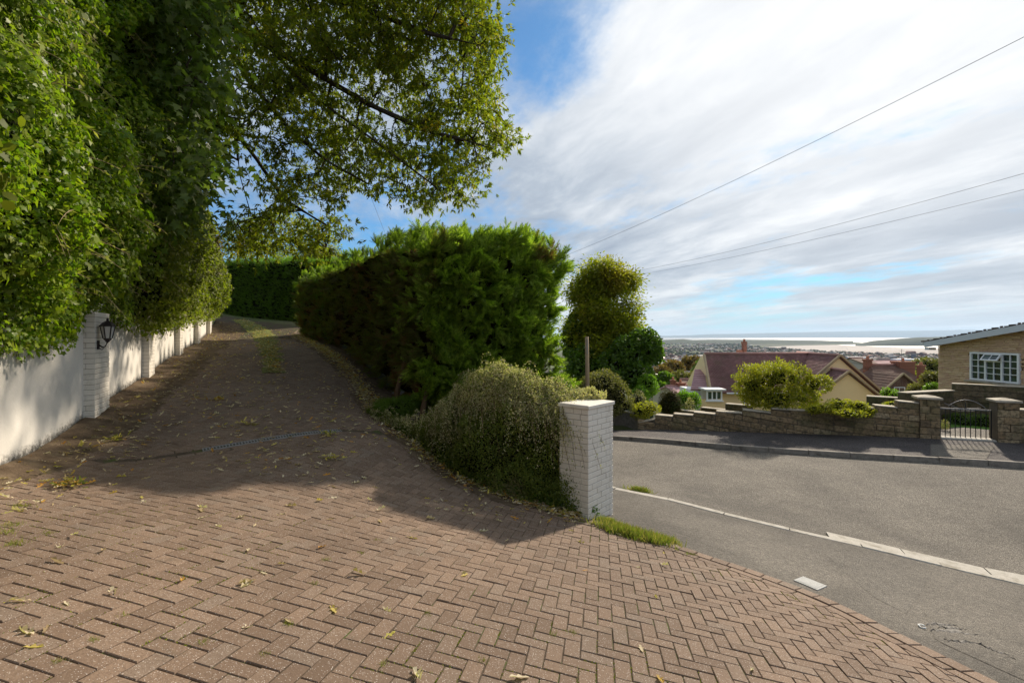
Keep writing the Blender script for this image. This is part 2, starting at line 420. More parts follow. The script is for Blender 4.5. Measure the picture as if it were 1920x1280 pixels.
c = t.ramp(t.noise(t.vmath('MULTIPLY', P_, (.5, 2.0, 1)), .0012, 6, .6), [(.3, (.22, .18, .155)), (.5, (.30, .255, .225)), (.65, (.36, .33, .30)), (.75, (.24, .195, .17))])
t.put(b.inputs['Base Color'], c)
m, t, b = base_mat('sea', .55, .25); P_ = pos(t)
c = t.ramp(t.noise(t.vmath('MULTIPLY', P_, (.4, 2.0, 1)), .0009, 5, .6), [(.3, (.17, .17, .175)), (.7, (.24, .235, .23))])
t.put(b.inputs['Base Color'], c); bump(t, b, t.noise(P_, .02, 3), .15, 2.0)
plain('far_hill', (.055, .06, .05), .95, .1, .4, .0008)
plain('headland', (.045, .055, .03), .95, .1, .5, .004)
m, t, b = base_mat('town_mix', .9, .1); r = isl(t)
t.put(b.inputs['Base Color'], t.ramp(r, [(0, (.30, .27, .25)), (.2, (.17, .09, .075)), (.35, (.38, .36, .34)), (.48, (.13, .12, .12)), (.62, (.20, .12, .10)), (.82, (.52, .51, .50)), (.88, (.12, .08, .07)), (1, (.26, .23, .20))], 'CONSTANT'))
plain('block_blue', (.35, .45, .58), .6, .3, .1, .1)
plain('shed_white', (.75, .76, .78), .6, .3, .1, .1)
plain('pale_stone', (.48, .44, .38), .8, .2, .1, .1)
plain('slate_roof', (.13, .13, .16), .7, .3, .2, .3)

# foliage
leafmat('leaf_oak', [(.08, .12, .012), (.12, .17, .014), (.17, .20, .018), (.07, .10, .014), (.21, .20, .02)], .6, .5, (.50, .28, .02), .9, (.64, .74))
leafmat('leaf_sycamore', [(.055, .10, .018), (.075, .13, .024), (.10, .14, .04)], .4, .5)
leafmat('leaf_ivy', [(.06, .13, .008), (.10, .19, .010), (.15, .24, .014), (.20, .27, .02), (.06, .12, .012)], .45, .42, (.17, .21, .03), .9, (.52, .66), spec=.2)
leafmat('leaf_ivy_far', [(.07, .11, .010), (.11, .15, .014), (.15, .18, .022), (.08, .12, .012)], .45, .55, (.18, .17, .05), .8, (.55, .66), spec=.2)
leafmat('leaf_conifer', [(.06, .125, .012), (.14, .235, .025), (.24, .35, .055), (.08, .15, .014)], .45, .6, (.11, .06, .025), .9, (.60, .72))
leafmat('leaf_conifer_shade', [(.08, .13, .016), (.11, .16, .024), (.10, .09, .028), (.08, .075, .022)], .35, .7, (.17, .065, .035), .75, (.52, .66))  # duller leaf_conifer copy: drive-side shade in the colour, brown patches its own
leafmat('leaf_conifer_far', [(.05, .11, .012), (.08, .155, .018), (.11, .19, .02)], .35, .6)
leafmat('leaf_shrub', [(.07, .12, .018), (.11, .16, .025), (.16, .20, .035), (.05, .09, .016)], .4, .5, (.20, .17, .08), 1.2, (.55, .66))
leafmat('leaf_shrub_tip', [(.42, .34, .22), (.52, .41, .28), (.30, .29, .15), (.56, .44, .32)], .4, .6)
leafmat('leaf_dark', [(.045, .10, .012), (.075, .15, .016), (.11, .20, .025)], .42, .4, spec=.4)
leafmat('leaf_laburnum', [(.12, .17, .015), (.17, .21, .018), (.24, .24, .02), (.09, .14, .014)], .6, .5, (.22, .17, .02), .35, (.5, .64))
leafmat('leaf_yellow', [(.18, .23, .018), (.25, .29, .022), (.33, .32, .03), (.13, .18, .02)], .4, .5)
leafmat('leaf_olive', [(.11, .13, .04), (.16, .17, .055), (.09, .11, .035), (.20, .19, .08)], .35, .6)
leafmat('leaf_pale', [(.20, .23, .12), (.28, .28, .18), (.16, .19, .09)], .3, .6)
leafmat('leaf_autumn', [(.16, .085, .03), (.22, .12, .045), (.12, .09, .03), (.19, .14, .05)], .3, .7)
leafmat('leaf_brown_dome', [(.06, .055, .012), (.09, .06, .016), (.045, .05, .012)], .2, .7, (.05, .09, .015), 1.6, (.45, .6))
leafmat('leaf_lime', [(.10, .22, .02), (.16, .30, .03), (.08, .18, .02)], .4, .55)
leafmat('leaf_grass', [(.10, .15, .025), (.14, .20, .035), (.20, .22, .06), (.30, .26, .13)], .35, .6)
leafmat('leaf_moss', [(.16, .20, .02), (.20, .23, .03), (.12, .16, .02)], .2, .9)
leafmat('leaf_dead', [(.34, .24, .13), (.46, .34, .19), (.28, .19, .09), (.52, .40, .26), (.22, .14, .07)], .2, .7)
leafmat('leaf_dead_pale', [(.55, .44, .30), (.62, .52, .38), (.48, .36, .22)], .2, .7)
leafmat('leaf_dead_orange', [(.55, .26, .04), (.45, .20, .04), (.50, .33, .08)], .25, .7)
leafmat('leaf_dead_yellow', [(.60, .46, .10), (.55, .42, .14), (.46, .40, .08)], .3, .7)
plain('stone_tan', (.50, .30, .12), .8, .2, .3, 40)
plain('plastic_white', (.75, .74, .70), .6, .3, .1, 40)

# haze: even air
hm = bpy.data.materials.new('haze'); hm.use_nodes = True; hm.node_tree.nodes.clear()
h = NT(hm.node_tree); ho = h.node('ShaderNodeOutputMaterial'); pv = h.node('ShaderNodeVolumePrincipled')
HAZE_DENSITY = 2.7e-5
pv.inputs['Color'].default_value = (.56, .74, .95, 1); pv.inputs['Density'].default_value = HAZE_DENSITY; pv.inputs['Anisotropy'].default_value = 0.2
h.l.new(pv.outputs[0], ho.inputs['Volume'])
# ------------------------------------------------------------------ lie of the land
def P(px, py, Y): return Vector(((px - CX) / F * Y, Y, (HY - py) / F * Y))
def plane(x, y): return -1.56 - .152 * x - .1035 * y
cps = []
for (x, y) in ((-4, -4), (0, -4), (4, -4), (-3.6, 0), (0, 0), (3, 0), (6, -1), (-2, 2), (0, 2), (2, 2), (-3, 3.2), (0, 4), (2, 4), (4, 2.5), (-1, 5), (3.4, 3.3)):
    cps.append((x, y, plane(x, y)))
for (px, py, Y) in ((0, 884, 4.92), (152, 790, 6.9), (265, 714, 10), (327, 671, 13.1), (363, 648, 16.2), (387, 629, 19.3),
                    (262, 862, 6.0), (480, 836, 6.6), (690, 815, 7.5), (684, 740, 11), (652, 700, 12.6), (598, 655, 14.9), (573, 640, 17.6), (560, 627, 20.3), (553, 606, 24), (480, 597, 26), (420, 590, 27), (400, 592, 24),
                    (830, 888, 7.2), (940, 933, 6.6), (1103, 974, 6.2), (1540, 1007, 7.04), (1920, 1095, 6.25), (1160, 918, 8.46), (1330, 958, 7.75)):
    cps.append(tuple(P(px, py, Y)))
for p in ((11.7, 11.06, -2.92), (3.2, 14.65, -3.05), (7.6, 12.9, -2.98), (13.1, 12.4, -2.82), (4.2, 16.2, -3.2), (11.55, 13.07, -2.84), (14, 3.4, -3.3), (18, 8.8, -2.75), (20, 1, -3.3), (1.0, 16.5, -3.2), (-1, 13, -2.6), (0.5, 10, -2.75), (1, 20, -3.6),
          (-8, 3, -.7), (-12, 8, .2), (-16, 16, 1.0), (-17, 24, 1.6), (-10, -4, .3), (-3, 17, -1.6), (-4, 24, -.6), (-2, 27, -.8), (10, -3, -2.6), (20, 13, -2.6)):
    cps.append(p)
CPS = np.array(cps, dtype=float)
def _K(A, B):
    r2 = ((A[:, None, :] - B[None, :, :]) ** 2).sum(-1); return np.where(r2 > 1e-12, .5 * r2 * np.log(np.maximum(r2, 1e-12)), 0)
_n = len(CPS); _A = np.zeros((_n + 3, _n + 3)); _A[:_n, :_n] = _K(CPS[:, :2], CPS[:, :2]) + np.eye(_n) * .6
_A[:_n, _n:] = np.c_[np.ones(_n), CPS[:, :2]]; _A[_n:, :_n] = _A[:_n, _n:].T
_w = np.linalg.solve(_A, np.r_[CPS[:, 2], 0, 0, 0])
def Hn(x, y):
    x = np.asarray(x, float); y = np.asarray(y, float); sh = np.broadcast(x, y).shape
    q = np.c_[np.broadcast_to(x, sh).ravel(), np.broadcast_to(y, sh).ravel()]
    outp = np.empty(len(q))
    for k in range(0, len(q), 20000):
        qq = q[k:k + 20000]; outp[k:k + 20000] = _K(qq, CPS[:, :2]) @ _w[:_n] + _w[_n] + qq @ _w[_n + 1:]
    return outp.reshape(sh)
def H(x, y): return float(Hn(x, y))
_Ys = np.geomspace(1.6, 40, 1400)
def G(px, py):
    """the ground point seen at a place in the photograph"""
    gz = Hn((px - CX) / F * _Ys, _Ys); rz = (HY - py) / F * _Ys; d = rz - gz
    i = np.where(d <= 0)[0]
    if len(i) == 0: raise ValueError('no ground at %s %s' % (px, py))
    i = max(i[0], 1); t = d[i - 1] / (d[i - 1] - d[i]); Y = _Ys[i - 1] + t * (_Ys[i] - _Ys[i - 1])
    X = (px - CX) / F * Y
    return Vector((X, Y, H(X, Y)))
def nrm_at(x, y, e=.05):
    return Vector((-(H(x + e, y) - H(x - e, y)) / (2 * e), -(H(x, y + e) - H(x, y - e)) / (2 * e), 1)).normalized()

def sstep(t, a, b): t = np.clip((t - a) / (b - a), 0, 1); return t * t * (3 - 2 * t)
_dx = [0, 2.5, 6, 12, 18, 28, 45, 70, 120, 300, 900, 2000]; _dz = [0, .5, 1.0, 2.2, 3.3, 5.5, 9.0, 15, 27, 58, 93, 96]
def far_ground(x, y):
    d = (x - 9.7) * .39 + (y - 13.86) * .92
    drop = np.interp(d, _dx, _dz)
    cl = Hn(np.clip(x, -17, 20), np.clip(y, -5, 27))
    right = -2.95 - drop
    D_ = np.hypot(x, y); left = cl - sstep(D_, 45, 700) * 97
    wgt = sstep(x / np.maximum(y, 1.0), -.12, .04) * sstep(d, -.2, 1.0)
    wgt = np.maximum(wgt, sstep(D_, 500, 900))
    z = left * (1 - wgt) + right * wgt
    z = np.where(D_ > 950, -106.0, z)
    near = 1 - sstep(D_, 30, 40)
    return z - .12 * near * (1 - sstep(d, 0, .5))
def terrain():
    g = np.r_[np.arange(0, 20, .5), np.geomspace(20, 5000, 60)]
    xs = np.r_[-g[:0:-1], g]; ys = np.r_[-g[24:0:-1], np.arange(0, 30, .5), np.geomspace(30, 5000, 60)]
    X, Y = np.meshgrid(xs, ys); Z = far_ground(X, Y)
    Z = Z + (fnoise(np.stack([X, Y, X * 0], -1), .03, 3) - .5) * 6 * sstep(np.hypot(X, Y), 60, 300) * (1 - sstep(np.hypot(X, Y), 800, 900))
    nx, ny = len(xs), len(ys); V = np.stack([X, Y, Z], -1).reshape(-1, 3)
    i = (np.arange(ny - 1)[:, None] * nx + np.arange(nx - 1)[None, :]).ravel()
    T = np.r_[np.c_[i, i + 1, i + nx + 1], np.c_[i, i + nx + 1, i + nx]]
    o = link('ground', fast_mesh('ground', V, T, True), None, M['ground_mix']); tag(o, kind='structure')
terrain()

def resample(pl, n):
    pl = [Vector(p).to_2d() for p in pl]; L = [0]
    for a_, b_ in zip(pl, pl[1:]): L.append(L[-1] + (b_ - a_).length)
    outp = []
    for k in range(n):
        s = L[-1] * k / (n - 1); j = 0
        while j < len(L) - 2 and L[j + 1] < s: j += 1
        t = (s - L[j]) / max(1e-9, L[j + 1] - L[j]); outp.append(pl[j].lerp(pl[j + 1], min(1, t)))
    return outp
def chaikin(pl, k=2):
    pl = [Vector(p).to_2d() for p in pl]
    for _ in range(k):
        q = [pl[0]]
        for a_, b_ in zip(pl, pl[1:]): q += [a_.lerp(b_, .25), a_.lerp(b_, .75)]
        pl = q + [pl[-1]]
    return pl
def strip(name, A, B, n, m_, off, mat, kind='structure', zf=None, skirt=0.0):
    A = np.array([tuple(p) for p in resample(A, n)]); B = np.array([tuple(p) for p in resample(B, n)])
    t = np.linspace(0, 1, m_)[None, :, None]; Q = A[:, None, :] * (1 - t) + B[:, None, :] * t
    Z = Hn(Q[..., 0], Q[..., 1]) + off
    if zf is not None: Z = zf(Q, Z, t[..., 0])
    V = np.concatenate([Q, Z[..., None]], -1).reshape(-1, 3)
    i = (np.arange(n - 1)[:, None] * m_ + np.arange(m_ - 1)[None, :]).ravel()
    T = np.r_[np.c_[i, i + 1, i + m_ + 1], np.c_[i, i + m_ + 1, i + m_]]
    e1 = V[T[:, 1]] - V[T[:, 0]]; e2 = V[T[:, 2]] - V[T[:, 0]]
    if (e1[:, 0] * e2[:, 1] - e1[:, 1] * e2[:, 0]).sum() < 0: T = T[:, ::-1]
    o = link(name, fast_mesh(name, V, T, True), None, M[mat]); tag(o, kind=kind); return o

# ------------------------------------------------------------------ outlines on the ground
WALLP = [(-3.2, -1.5), (-5.2, 4.92), (-6.12, 6.9), (-7.66, 10.0), (-9.15, 13.1), (-10.66, 16.2), (-12.2, 19.3), (-13.6, 22.2)]
EDGE_PX = [(1870, 1280), (1700, 1195), (1550, 1120), (1400, 1065), (1260, 1020), (1180, 990), (1103, 974), (1020, 955), (940, 930), (830, 885), (760, 825), (700, 765), (680, 738), (652, 700), (620, 668), (600, 655), (573, 640), (558, 628)]
EDGE = [G(*p).to_2d() for p in EDGE_PX]
e0 = EDGE[0]; EDGE = [Vector((6.6, -3.5)), Vector((4.6, .6))] + chaikin(EDGE, 2) + [Vector((-9.6, 22.5)), Vector((-10.5, 24.2)), Vector((-13.5, 25.8)), Vector((-17, 26.6))]
LEFT = [Vector((-3.4, -3.5))] + [Vector(p) for p in WALLP] + [Vector((-15.2, 24.0)), Vector((-17.5, 24.6))]
strip('driveway_bed', LEFT, EDGE, 220, 60, -.004, 'joint_sand')
NEARK = [Vector((-3.0, 13.6)), Vector((-.2, 10.7))] + chaikin([G(*p).to_2d() for p in ((1160, 918), (1250, 935), (1330, 957), (1440, 984), (1540, 1006), (1700, 1043), (1920, 1095))], 2) + [Vector((10.5, 4.6)), Vector((16, 2.4)), Vector((24, -1))]
FARK = [Vector((-3.2, 19.5)), Vector((-.5, 16.8))] + chaikin([G(*p).to_2d() for p in ((1160, 822), (1250, 828), (1350, 838), (1540, 851), (1740, 862), (1920, 873))], 2) + [Vector((16, 9.4)), Vector((26, 5.2))]
WALLB = [Vector((-2.5, 21.5)), Vector((.5, 18.6)), Vector((3.0, 16.85)), Vector((4.2, 16.2)), Vector((11.55, 13.07)), Vector((13.1, 12.42)), Vector((18, 10.4)), Vector((26, 7.1))]
ROAD = strip('road', NEARK, FARK, 160, 30, -.03, 'road_asphalt')
strip('near_footway', [Vector((-3.4, 12.4)), Vector((-.9, 9.6)), Vector((.9, 7.4)), Vector((1.2, 6.6))] + [p + Vector((-.02, -.02)) for p in EDGE[2:2 + 30][::-1]] + [Vector((4.6, .6)), Vector((6.6, -3.5))],
      [Vector((-3.0, 13.6)), Vector((-.2, 10.7))] + NEARK[2:], 140, 24, -.001, 'path_asphalt')
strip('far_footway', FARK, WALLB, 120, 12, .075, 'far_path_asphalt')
# the crossing by the gate is laid in a paler mix, and there is a patch on the near footway
gA = [G(1745, 862).to_2d().lerp(G(1745, 832).to_2d(), .05), G(1850, 868).to_2d().lerp(G(1850, 838).to_2d(), .05)]
gB = [G(1745, 838).to_2d(), G(1865, 842).to_2d()]
strip('footway_crossing', gA, gB, 10, 6, .083, 'path_asphalt')
pa = [G(1545, 1040).to_2d(), G(1560, 1012 + 13).to_2d()]
strip('footway_patch', [G(1548, 1040).to_2d(), G(1640, 1120).to_2d(), G(1700, 1150).to_2d()], [G(1575, 1028).to_2d(), G(1690, 1058).to_2d(), G(1745, 1080).to_2d()], 20, 10, .0015, 'patch_asphalt')
strip('footway_trench', [G(1735, 1150).to_2d(), G(1755, 1200).to_2d(), G(1920, 1275).to_2d(), Vector((4.2, 2.2))], [G(1775, 1090).to_2d(), G(1860, 1120).to_2d(), G(1985, 1150).to_2d(), Vector((8, 3.0))], 30, 10, .0025, 'path_asphalt')

# ------------------------------------------------------------------ kerbs
def kerb(name, line, s0, s1, unit, wdt, hgt, mat, off, parent, names='kerb_stone'):
    pl = resample(line, 600); L = [0]
    for a_, b_ in zip(pl, pl[1:]): L.append(L[-1] + (b_ - a_).length)
    tot = L[-1]; s = s0
    def at(s):
        j = int(np.searchsorted(L, s)) ; j = min(max(j, 1), len(L) - 1); t = (s - L[j - 1]) / max(1e-9, L[j] - L[j - 1]); return pl[j - 1].lerp(pl[j], t)
    while s < min(s1, tot) - unit * .5:
        a_ = at(s + .006); b_ = at(min(s + unit - .006, tot)); d = (b_ - a_); l = d.length; d.normalize(); n_ = Vector((-d.y, d.x))
        za = H(a_.x, a_.y) + off; zb = H(b_.x, b_.y) + off; jit = random.uniform(-.006, .006)
        mb = MB(); pr = []
        prof = [(-wdt / 2, 0), (wdt / 2, 0), (wdt / 2, hgt - .012), (wdt / 2 - .012, hgt), (-wdt / 2 + .012, hgt), (-wdt / 2, hgt - .012)]
        r0 = [Vector((a_.x + n_.x * q[0], a_.y + n_.y * q[0], za + q[1] - .1 * (q[1] == 0) + jit)) for q in prof]
        r1 = [Vector((b_.x + n_.x * q[0], b_.y + n_.y * q[0], zb + q[1] - .1 * (q[1] == 0) + jit)) for q in prof]
        mb.prism(r0, r1); mb.build(names, M[mat], parent)
        s += unit
    return tot
def length_at(line, pt):
    pl = resample(line, 600); best = min(range(600), key=lambda k: (pl[k] - pt).length)
    return sum((b_ - a_).length for a_, b_ in zip(pl[:best], pl[1:best + 1]))
nk = tag(empty('near_kerb'), kind='structure')
NK2 = NEARK
s_a = length_at(NEARK, G(1150, 917).to_2d()); s_b = length_at(NEARK, G(1540, 1006).to_2d()); s_c = length_at(NEARK, Vector((14, 3.2)))
kerb('near_kerb', NEARK, s_a - 2.7, s_c, .9, .125, .075, 'kerb_concrete', -.058, nk)
GUT = []
for k in range(400):
    pass
pl_ = resample(NEARK, 400)
for k in range(400):
    a_ = pl_[max(0, k - 1)]; b_ = pl_[min(399, k + 1)]; d = (b_ - a_).normalized(); GUT.append(pl_[k] + Vector((-d.y, d.x)) * .235)
s_g = length_at(GUT, G(1552, 1000).to_2d())
kerb('gutter', GUT, s_g, length_at(GUT, Vector((14.2, 3.4))), .93, .34, .03, 'kerb_concrete', -.044, nk, 'gutter_stone')
fk = tag(empty('far_kerb'), kind='structure')
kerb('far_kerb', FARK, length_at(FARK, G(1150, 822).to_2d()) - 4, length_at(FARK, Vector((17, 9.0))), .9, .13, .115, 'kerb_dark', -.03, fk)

# ------------------------------------------------------------------ block paving, herringbone
DU = Vector((.187, 1.0)).normalized(); DV = Vector((DU.y, -DU.x))
drive = tag(empty('driveway'), kind='structure')
edge_rs = resample(EDGE, 500); left_rs = resample(LEFT, 300)
E_np = np.array([tuple(p) for p in edge_rs]); L_np = np.array([tuple(p) for p in left_rs])
def side(np_line, q):
    """signed distance to a polyline, positive on its left"""
    d = np_line[None] - q[:, None]; i = (d ** 2).sum(-1).argmin(1); i = np.clip(i, 1, len(np_line) - 2)
    tv = np_line[i + 1] - np_line[i - 1]; tv /= np.linalg.norm(tv, axis=1)[:, None]; dd = q - np_line[i]
    return tv[:, 0] * dd[:, 1] - tv[:, 1] * dd[:, 0], np_line[i], tv
BL, BW, JT = .2, .1, .0055
cells = []
NU = 330
for i in range(-60, 150):
    for j in range(-110, 110):
        # 90 degree herringbone: unit cell logic by (i - j) mod 4
        k = (i - j) % 4
        if k == 0: cells.append((i * BW + BL / 2, j * BW + BW / 2, 0))      # lies along u (covers i, i+1)
        elif k == 3: cells.append((i * BW + BW / 2, j * BW + BL / 2 - 0, 1))  # lies along v (covers j, j+1)
cells = np.array(cells)
cxy = cells[:, :1] * np.array([[DU.x, DU.y]]) * 1.0 + cells[:, 1:2] * np.array([[DV.x, DV.y]]) + np.array([[-2.0, 2.0]])
keep = (cxy[:, 1] > 1.0) & (cxy[:, 1] < 21.5) & (cxy[:, 0] > -13.5) & (cxy[:, 0] < 6) & (cxy[:, 0] / np.maximum(cxy[:, 1], .3) > -1.35) & (cxy[:, 0] / np.maximum(cxy[:, 1], .3) < 1.35)
cells, cxy = cells[keep], cxy[keep]
se, pe, te = side(E_np, cxy); sl, plf, tl = side(L_np, cxy)
BORD = .275
keep = (se > BORD - .11) & (sl < -.02)
cells, cxy, se, pe, te = cells[keep], cxy[keep], se[keep], pe[keep], te[keep]
DR_PX = [(215, 864), (300, 853), (390, 845), (480, 836), (560, 828), (640, 819), (705, 811)]
DR = [G(*p).to_2d() for p in DR_PX]
DR_a, DR_b = DR[0], DR[-1]; DR_d = (DR_b - DR_a).normalized(); DR_n = Vector((-DR_d.y, DR_d.x))
_q = cxy - np.array([[DR_a.x, DR_a.y]]); along = _q @ np.array([DR_d.x, DR_d.y]); across = _q @ np.array([DR_n.x, DR_n.y])
L_dr = (DR_b - DR_a).length
hit = (np.abs(across) < .11) & (along > -.2) & (along < L_dr + .2)
cells, cxy, se, pe, te = cells[~hit], cxy[~hit], se[~hit], pe[~hit], te[~hit]
def clip_poly(poly, p0, nrm):
    outp = []
    for a_, b_ in zip(poly, poly[1:] + poly[:1]):
        da = (a_ - p0).dot(nrm); db = (b_ - p0).dot(nrm)
        if da >= 0: outp.append(a_)
        if (da >= 0) != (db >= 0): outp.append(a_.lerp(b_, da / (da - db)))
    return outp
ZC = Hn(cxy[:, 0], cxy[:, 1]); dist_ = np.hypot(cxy[:, 0], cxy[:, 1])
infr = (cxy[:, 1] > 1.9) & (np.abs(cxy[:, 0] / cxy[:, 1]) < 1.06) & (-ZC / cxy[:, 1] * F + HY < 1290)
full = se > BORD + .12
order = np.argsort(np.where(infr & full, dist_, 1e9)); single = set(order[:290].tolist())
brick_me = None
def paver_mesh():
    mb = MB(); mb.box((0, 0, -.03), (BL - JT, BW - JT, .06), bev=.004); me = bpy.data.meshes.new('paver'); me.from_pydata(mb.v, [], mb.f); me.materials.append(M['paver']); me.update(); return me
brick_me = paver_mesh()
V, Tq = [], []
joined = MB()
for k in range(len(cells)):
    x, y = cxy[k]; jz = random.gauss(0, .0016) + .004; tilt = (random.gauss(0, .008), random.gauss(0, .008)); yaw = random.gauss(0, .006)
    if k in single:
        n_ = nrm_at(x, y) + Vector((tilt[0], tilt[1], 0)); n_.normalize()
        d = DU if cells[k][2] == 0 else DV
        xa = Vector((d.x, d.y, 0)); xa = (xa - n_ * xa.dot(n_)).normalized(); ya = n_.cross(xa)
        xa2 = xa * math.cos(yaw) + ya * math.sin(yaw); ya2 = n_.cross(xa2)
        o = bpy.data.objects.new('paver', brick_me); COL.objects.link(o); o.parent = drive
        o.matrix_basis = Matrix.Translation((x, y, float(ZC[k]) + jz)) @ Matrix((xa2, ya2, n_)).transposed().to_4x4()
        continue
    hu, hv = (BL - JT, BW - JT) if cells[k][2] == 0 else (BW - JT, BL - JT)
    c2 = Vector((x, y)); ring = [c2 + DU * (hu / 2 * s_) + DV * (hv / 2 * t_) for s_, t_ in ((-1, -1), (-1, 1), (1, 1), (1, -1))]
    if se[k] < BORD + .13:
        tv = Vector(te[k]); nl = Vector((-tv.y, tv.x)); ring = clip_poly(ring, Vector(pe[k]) + nl * BORD, nl)
        if len(ring) < 3: continue
        ar = abs(sum(a_.x * b_.y - a_.y * b_.x for a_, b_ in zip(ring, ring[1:] + ring[:1]))) / 2
        if ar < .0012: continue
    cc = sum(ring, Vector((0, 0))) / len(ring)
    ar = sum(a_.x * b_.y - a_.y * b_.x for a_, b_ in zip(ring, ring[1:] + ring[:1]))
    if ar < 0: ring = ring[::-1]
    n_ = nrm_at(cc.x, cc.y) if dist_[k] < 9 else None
    z0 = H(cc.x, cc.y)
    if n_ is None: n_ = nrm_at(cc.x, cc.y)
    gx, gy = -n_.x / n_.z + tilt[0], -n_.y / n_.z + tilt[1]
    def zz(p, dz_): return (p.x, p.y, z0 + gx * (p.x - cc.x) + gy * (p.y - cc.y) + jz + dz_)
    rin = [p + (cc - p).normalized() * .006 for p in ring]
    b0 = len(joined.v); m0 = len(ring)
    joined.v += [zz(p, 0) for p in rin] + [zz(p, -.005) for p in ring] + [zz(p, -.03) for p in ring]
    joined.f.append(tuple(range(b0, b0 + m0)))
    for q in range(2):
        for i in range(m0):
            a_ = b0 + q * m0 + i; a2 = b0 + q * m0 + (i + 1) % m0
            joined.f.append((a_ + m0, a2 + m0, a2, a_))
    joined.m += [0] * (1 + 2 * m0)
tag(joined.build('paver_field', M['paver'], drive), kind='stuff')
# border: long blocks inside, edging blocks outside
def border(s0, s1, unit, o0, o1, name, h0, singles):
    pl = edge_rs; L = np.r_[0, np.cumsum([(b_ - a_).length for a_, b_ in zip(pl, pl[1:])])]
    def at(s):
        j = int(np.clip(np.searchsorted(L, s), 1, len(L) - 1)); t = (s - L[j - 1]) / max(1e-9, L[j] - L[j - 1])
        a_ = pl[max(0, j - 3)]; b_ = pl[min(len(pl) - 1, j + 2)]; d = (b_ - a_).normalized(); return pl[j - 1].lerp(pl[j], t), Vector((-d.y, d.x))
    s = s0; rest = MB()
    while s < min(s1, L[-1]) - unit:
        (a_, na), (b_, nb) = at(s + .004), at(s + unit - .004)
        ring = [a_ + na * o0, b_ + nb * o0, b_ + nb * o1, a_ + na * o1]
        jz = h0 + random.gauss(0, .002); t_ = MB() if a_.y < singles else rest
        cc = sum(ring, Vector((0, 0))) / 4
        top = [(p + (cc - p).normalized() * .007) for p in ring]
        Z = lambda p, dz_: Vector((p.x, p.y, H(p.x, p.y) + jz + dz_))
        b0 = len(t_.v); t_.v += [tuple(Z(p, 0)) for p in top] + [tuple(Z(p, -.007)) for p in ring] + [tuple(Z(p, -.06)) for p in ring]
        t_.f.append((b0, b0 + 1, b0 + 2, b0 + 3)); t_.m.append(0)
        for q in range(2):
            for i in range(4):
                x0 = b0 + 4 * q + i; x1 = b0 + 4 * q + (i + 1) % 4; t_.f.append((x0 + 4, x1 + 4, x1, x0)); t_.m.append(0)
        if t_ is not rest: t_.build(name, M['paver'], drive)
        s += unit
    if rest.v: tag(rest.build(name + '_row', M['paver'], drive), kind='stuff')
sE0 = 0.5; sE1 = sum((b_ - a_).length for a_, b_ in zip(EDGE[:], EDGE[1:])) - 7
border(sE0, sE1, .172, .005, .160, 'edging_block', .012, 7.6)
border(sE0, sE1, .330, .167, .268, 'border_paver', .005, 7.6)
# ------------------------------------------------------------------ white garden wall on the left with brick piers
gw = tag(empty('garden_wall', (WALLP[2][0], WALLP[2][1], -1.2)), 'long white rendered garden wall with painted brick piers climbing beside the drive under the ivy', 'wall')
def render_panel(a_, b_, top_a, top_b, thick=.22):
    a_ = Vector(a_); b_ = Vector(b_); d = (b_ - a_); L = d.length; d.normalize(); n_ = Vector((d.y, -d.x))   # n points to the drive
    NX, NZ = max(8, int(L / .08)), 26
    vs, foot = [], []
    for i in range(NX + 1):
        t = i / NX; p = a_.lerp(b_, t); zg = H(p.x, p.y); zt = top_a + (top_b - top_a) * t
        for k in range(NZ + 1):
            z = zg - .25 + (zt - zg + .25) * (k / NZ); wob = (float(vnoise(np.array([p.x, p.y, z]), 2.1)) - .5) * .012
            q = p + n_ * wob; vs.append((q.x, q.y, z)); foot.append(z - zg)
    tr = []
    for i in range(NX):
        for k in range(NZ):
            b0 = i * (NZ + 1) + k; tr += [(b0, b0 + NZ + 1, b0 + NZ + 2), (b0, b0 + NZ + 2, b0 + 1)]
    # top, back and ends close the panel
    k0 = len(vs)
    for t in (0, 1):
        p = a_.lerp(b_, t); zt = top_a + (top_b - top_a) * t; zg = H(p.x, p.y) - .25
        pb = p - n_ * thick
        vs += [(p.x + n_.x * .03, p.y + n_.y * .03, zt), (p.x + n_.x * .03, p.y + n_.y * .03, zt + .05), (pb.x, pb.y, zt + .05), (pb.x, pb.y, zg)]; foot += [1.5] * 4
    A_ = k0; B_ = k0 + 4
    for i in range(3): tr += [(A_ + i, B_ + i, B_ + i + 1), (A_ + i, B_ + i + 1, A_ + i + 1)]
    me = fast_mesh('render_panel', vs, tr, True); at = me.attributes.new('foot', 'FLOAT', 'POINT'); at.data.foreach_set('value', np.array(foot, dtype=np.float32))
    link('render_panel', me, gw, M['white_render'])
TOPS = [H(*WALLP[0]) + 1.5, .02, .30, .46, .70, 1.0, 1.35, 1.6]
for i in range(len(WALLP) - 1):
    za = TOPS[i + 1] if i else 0.0; render_panel(WALLP[i], WALLP[i + 1], za - .02, za + .04)

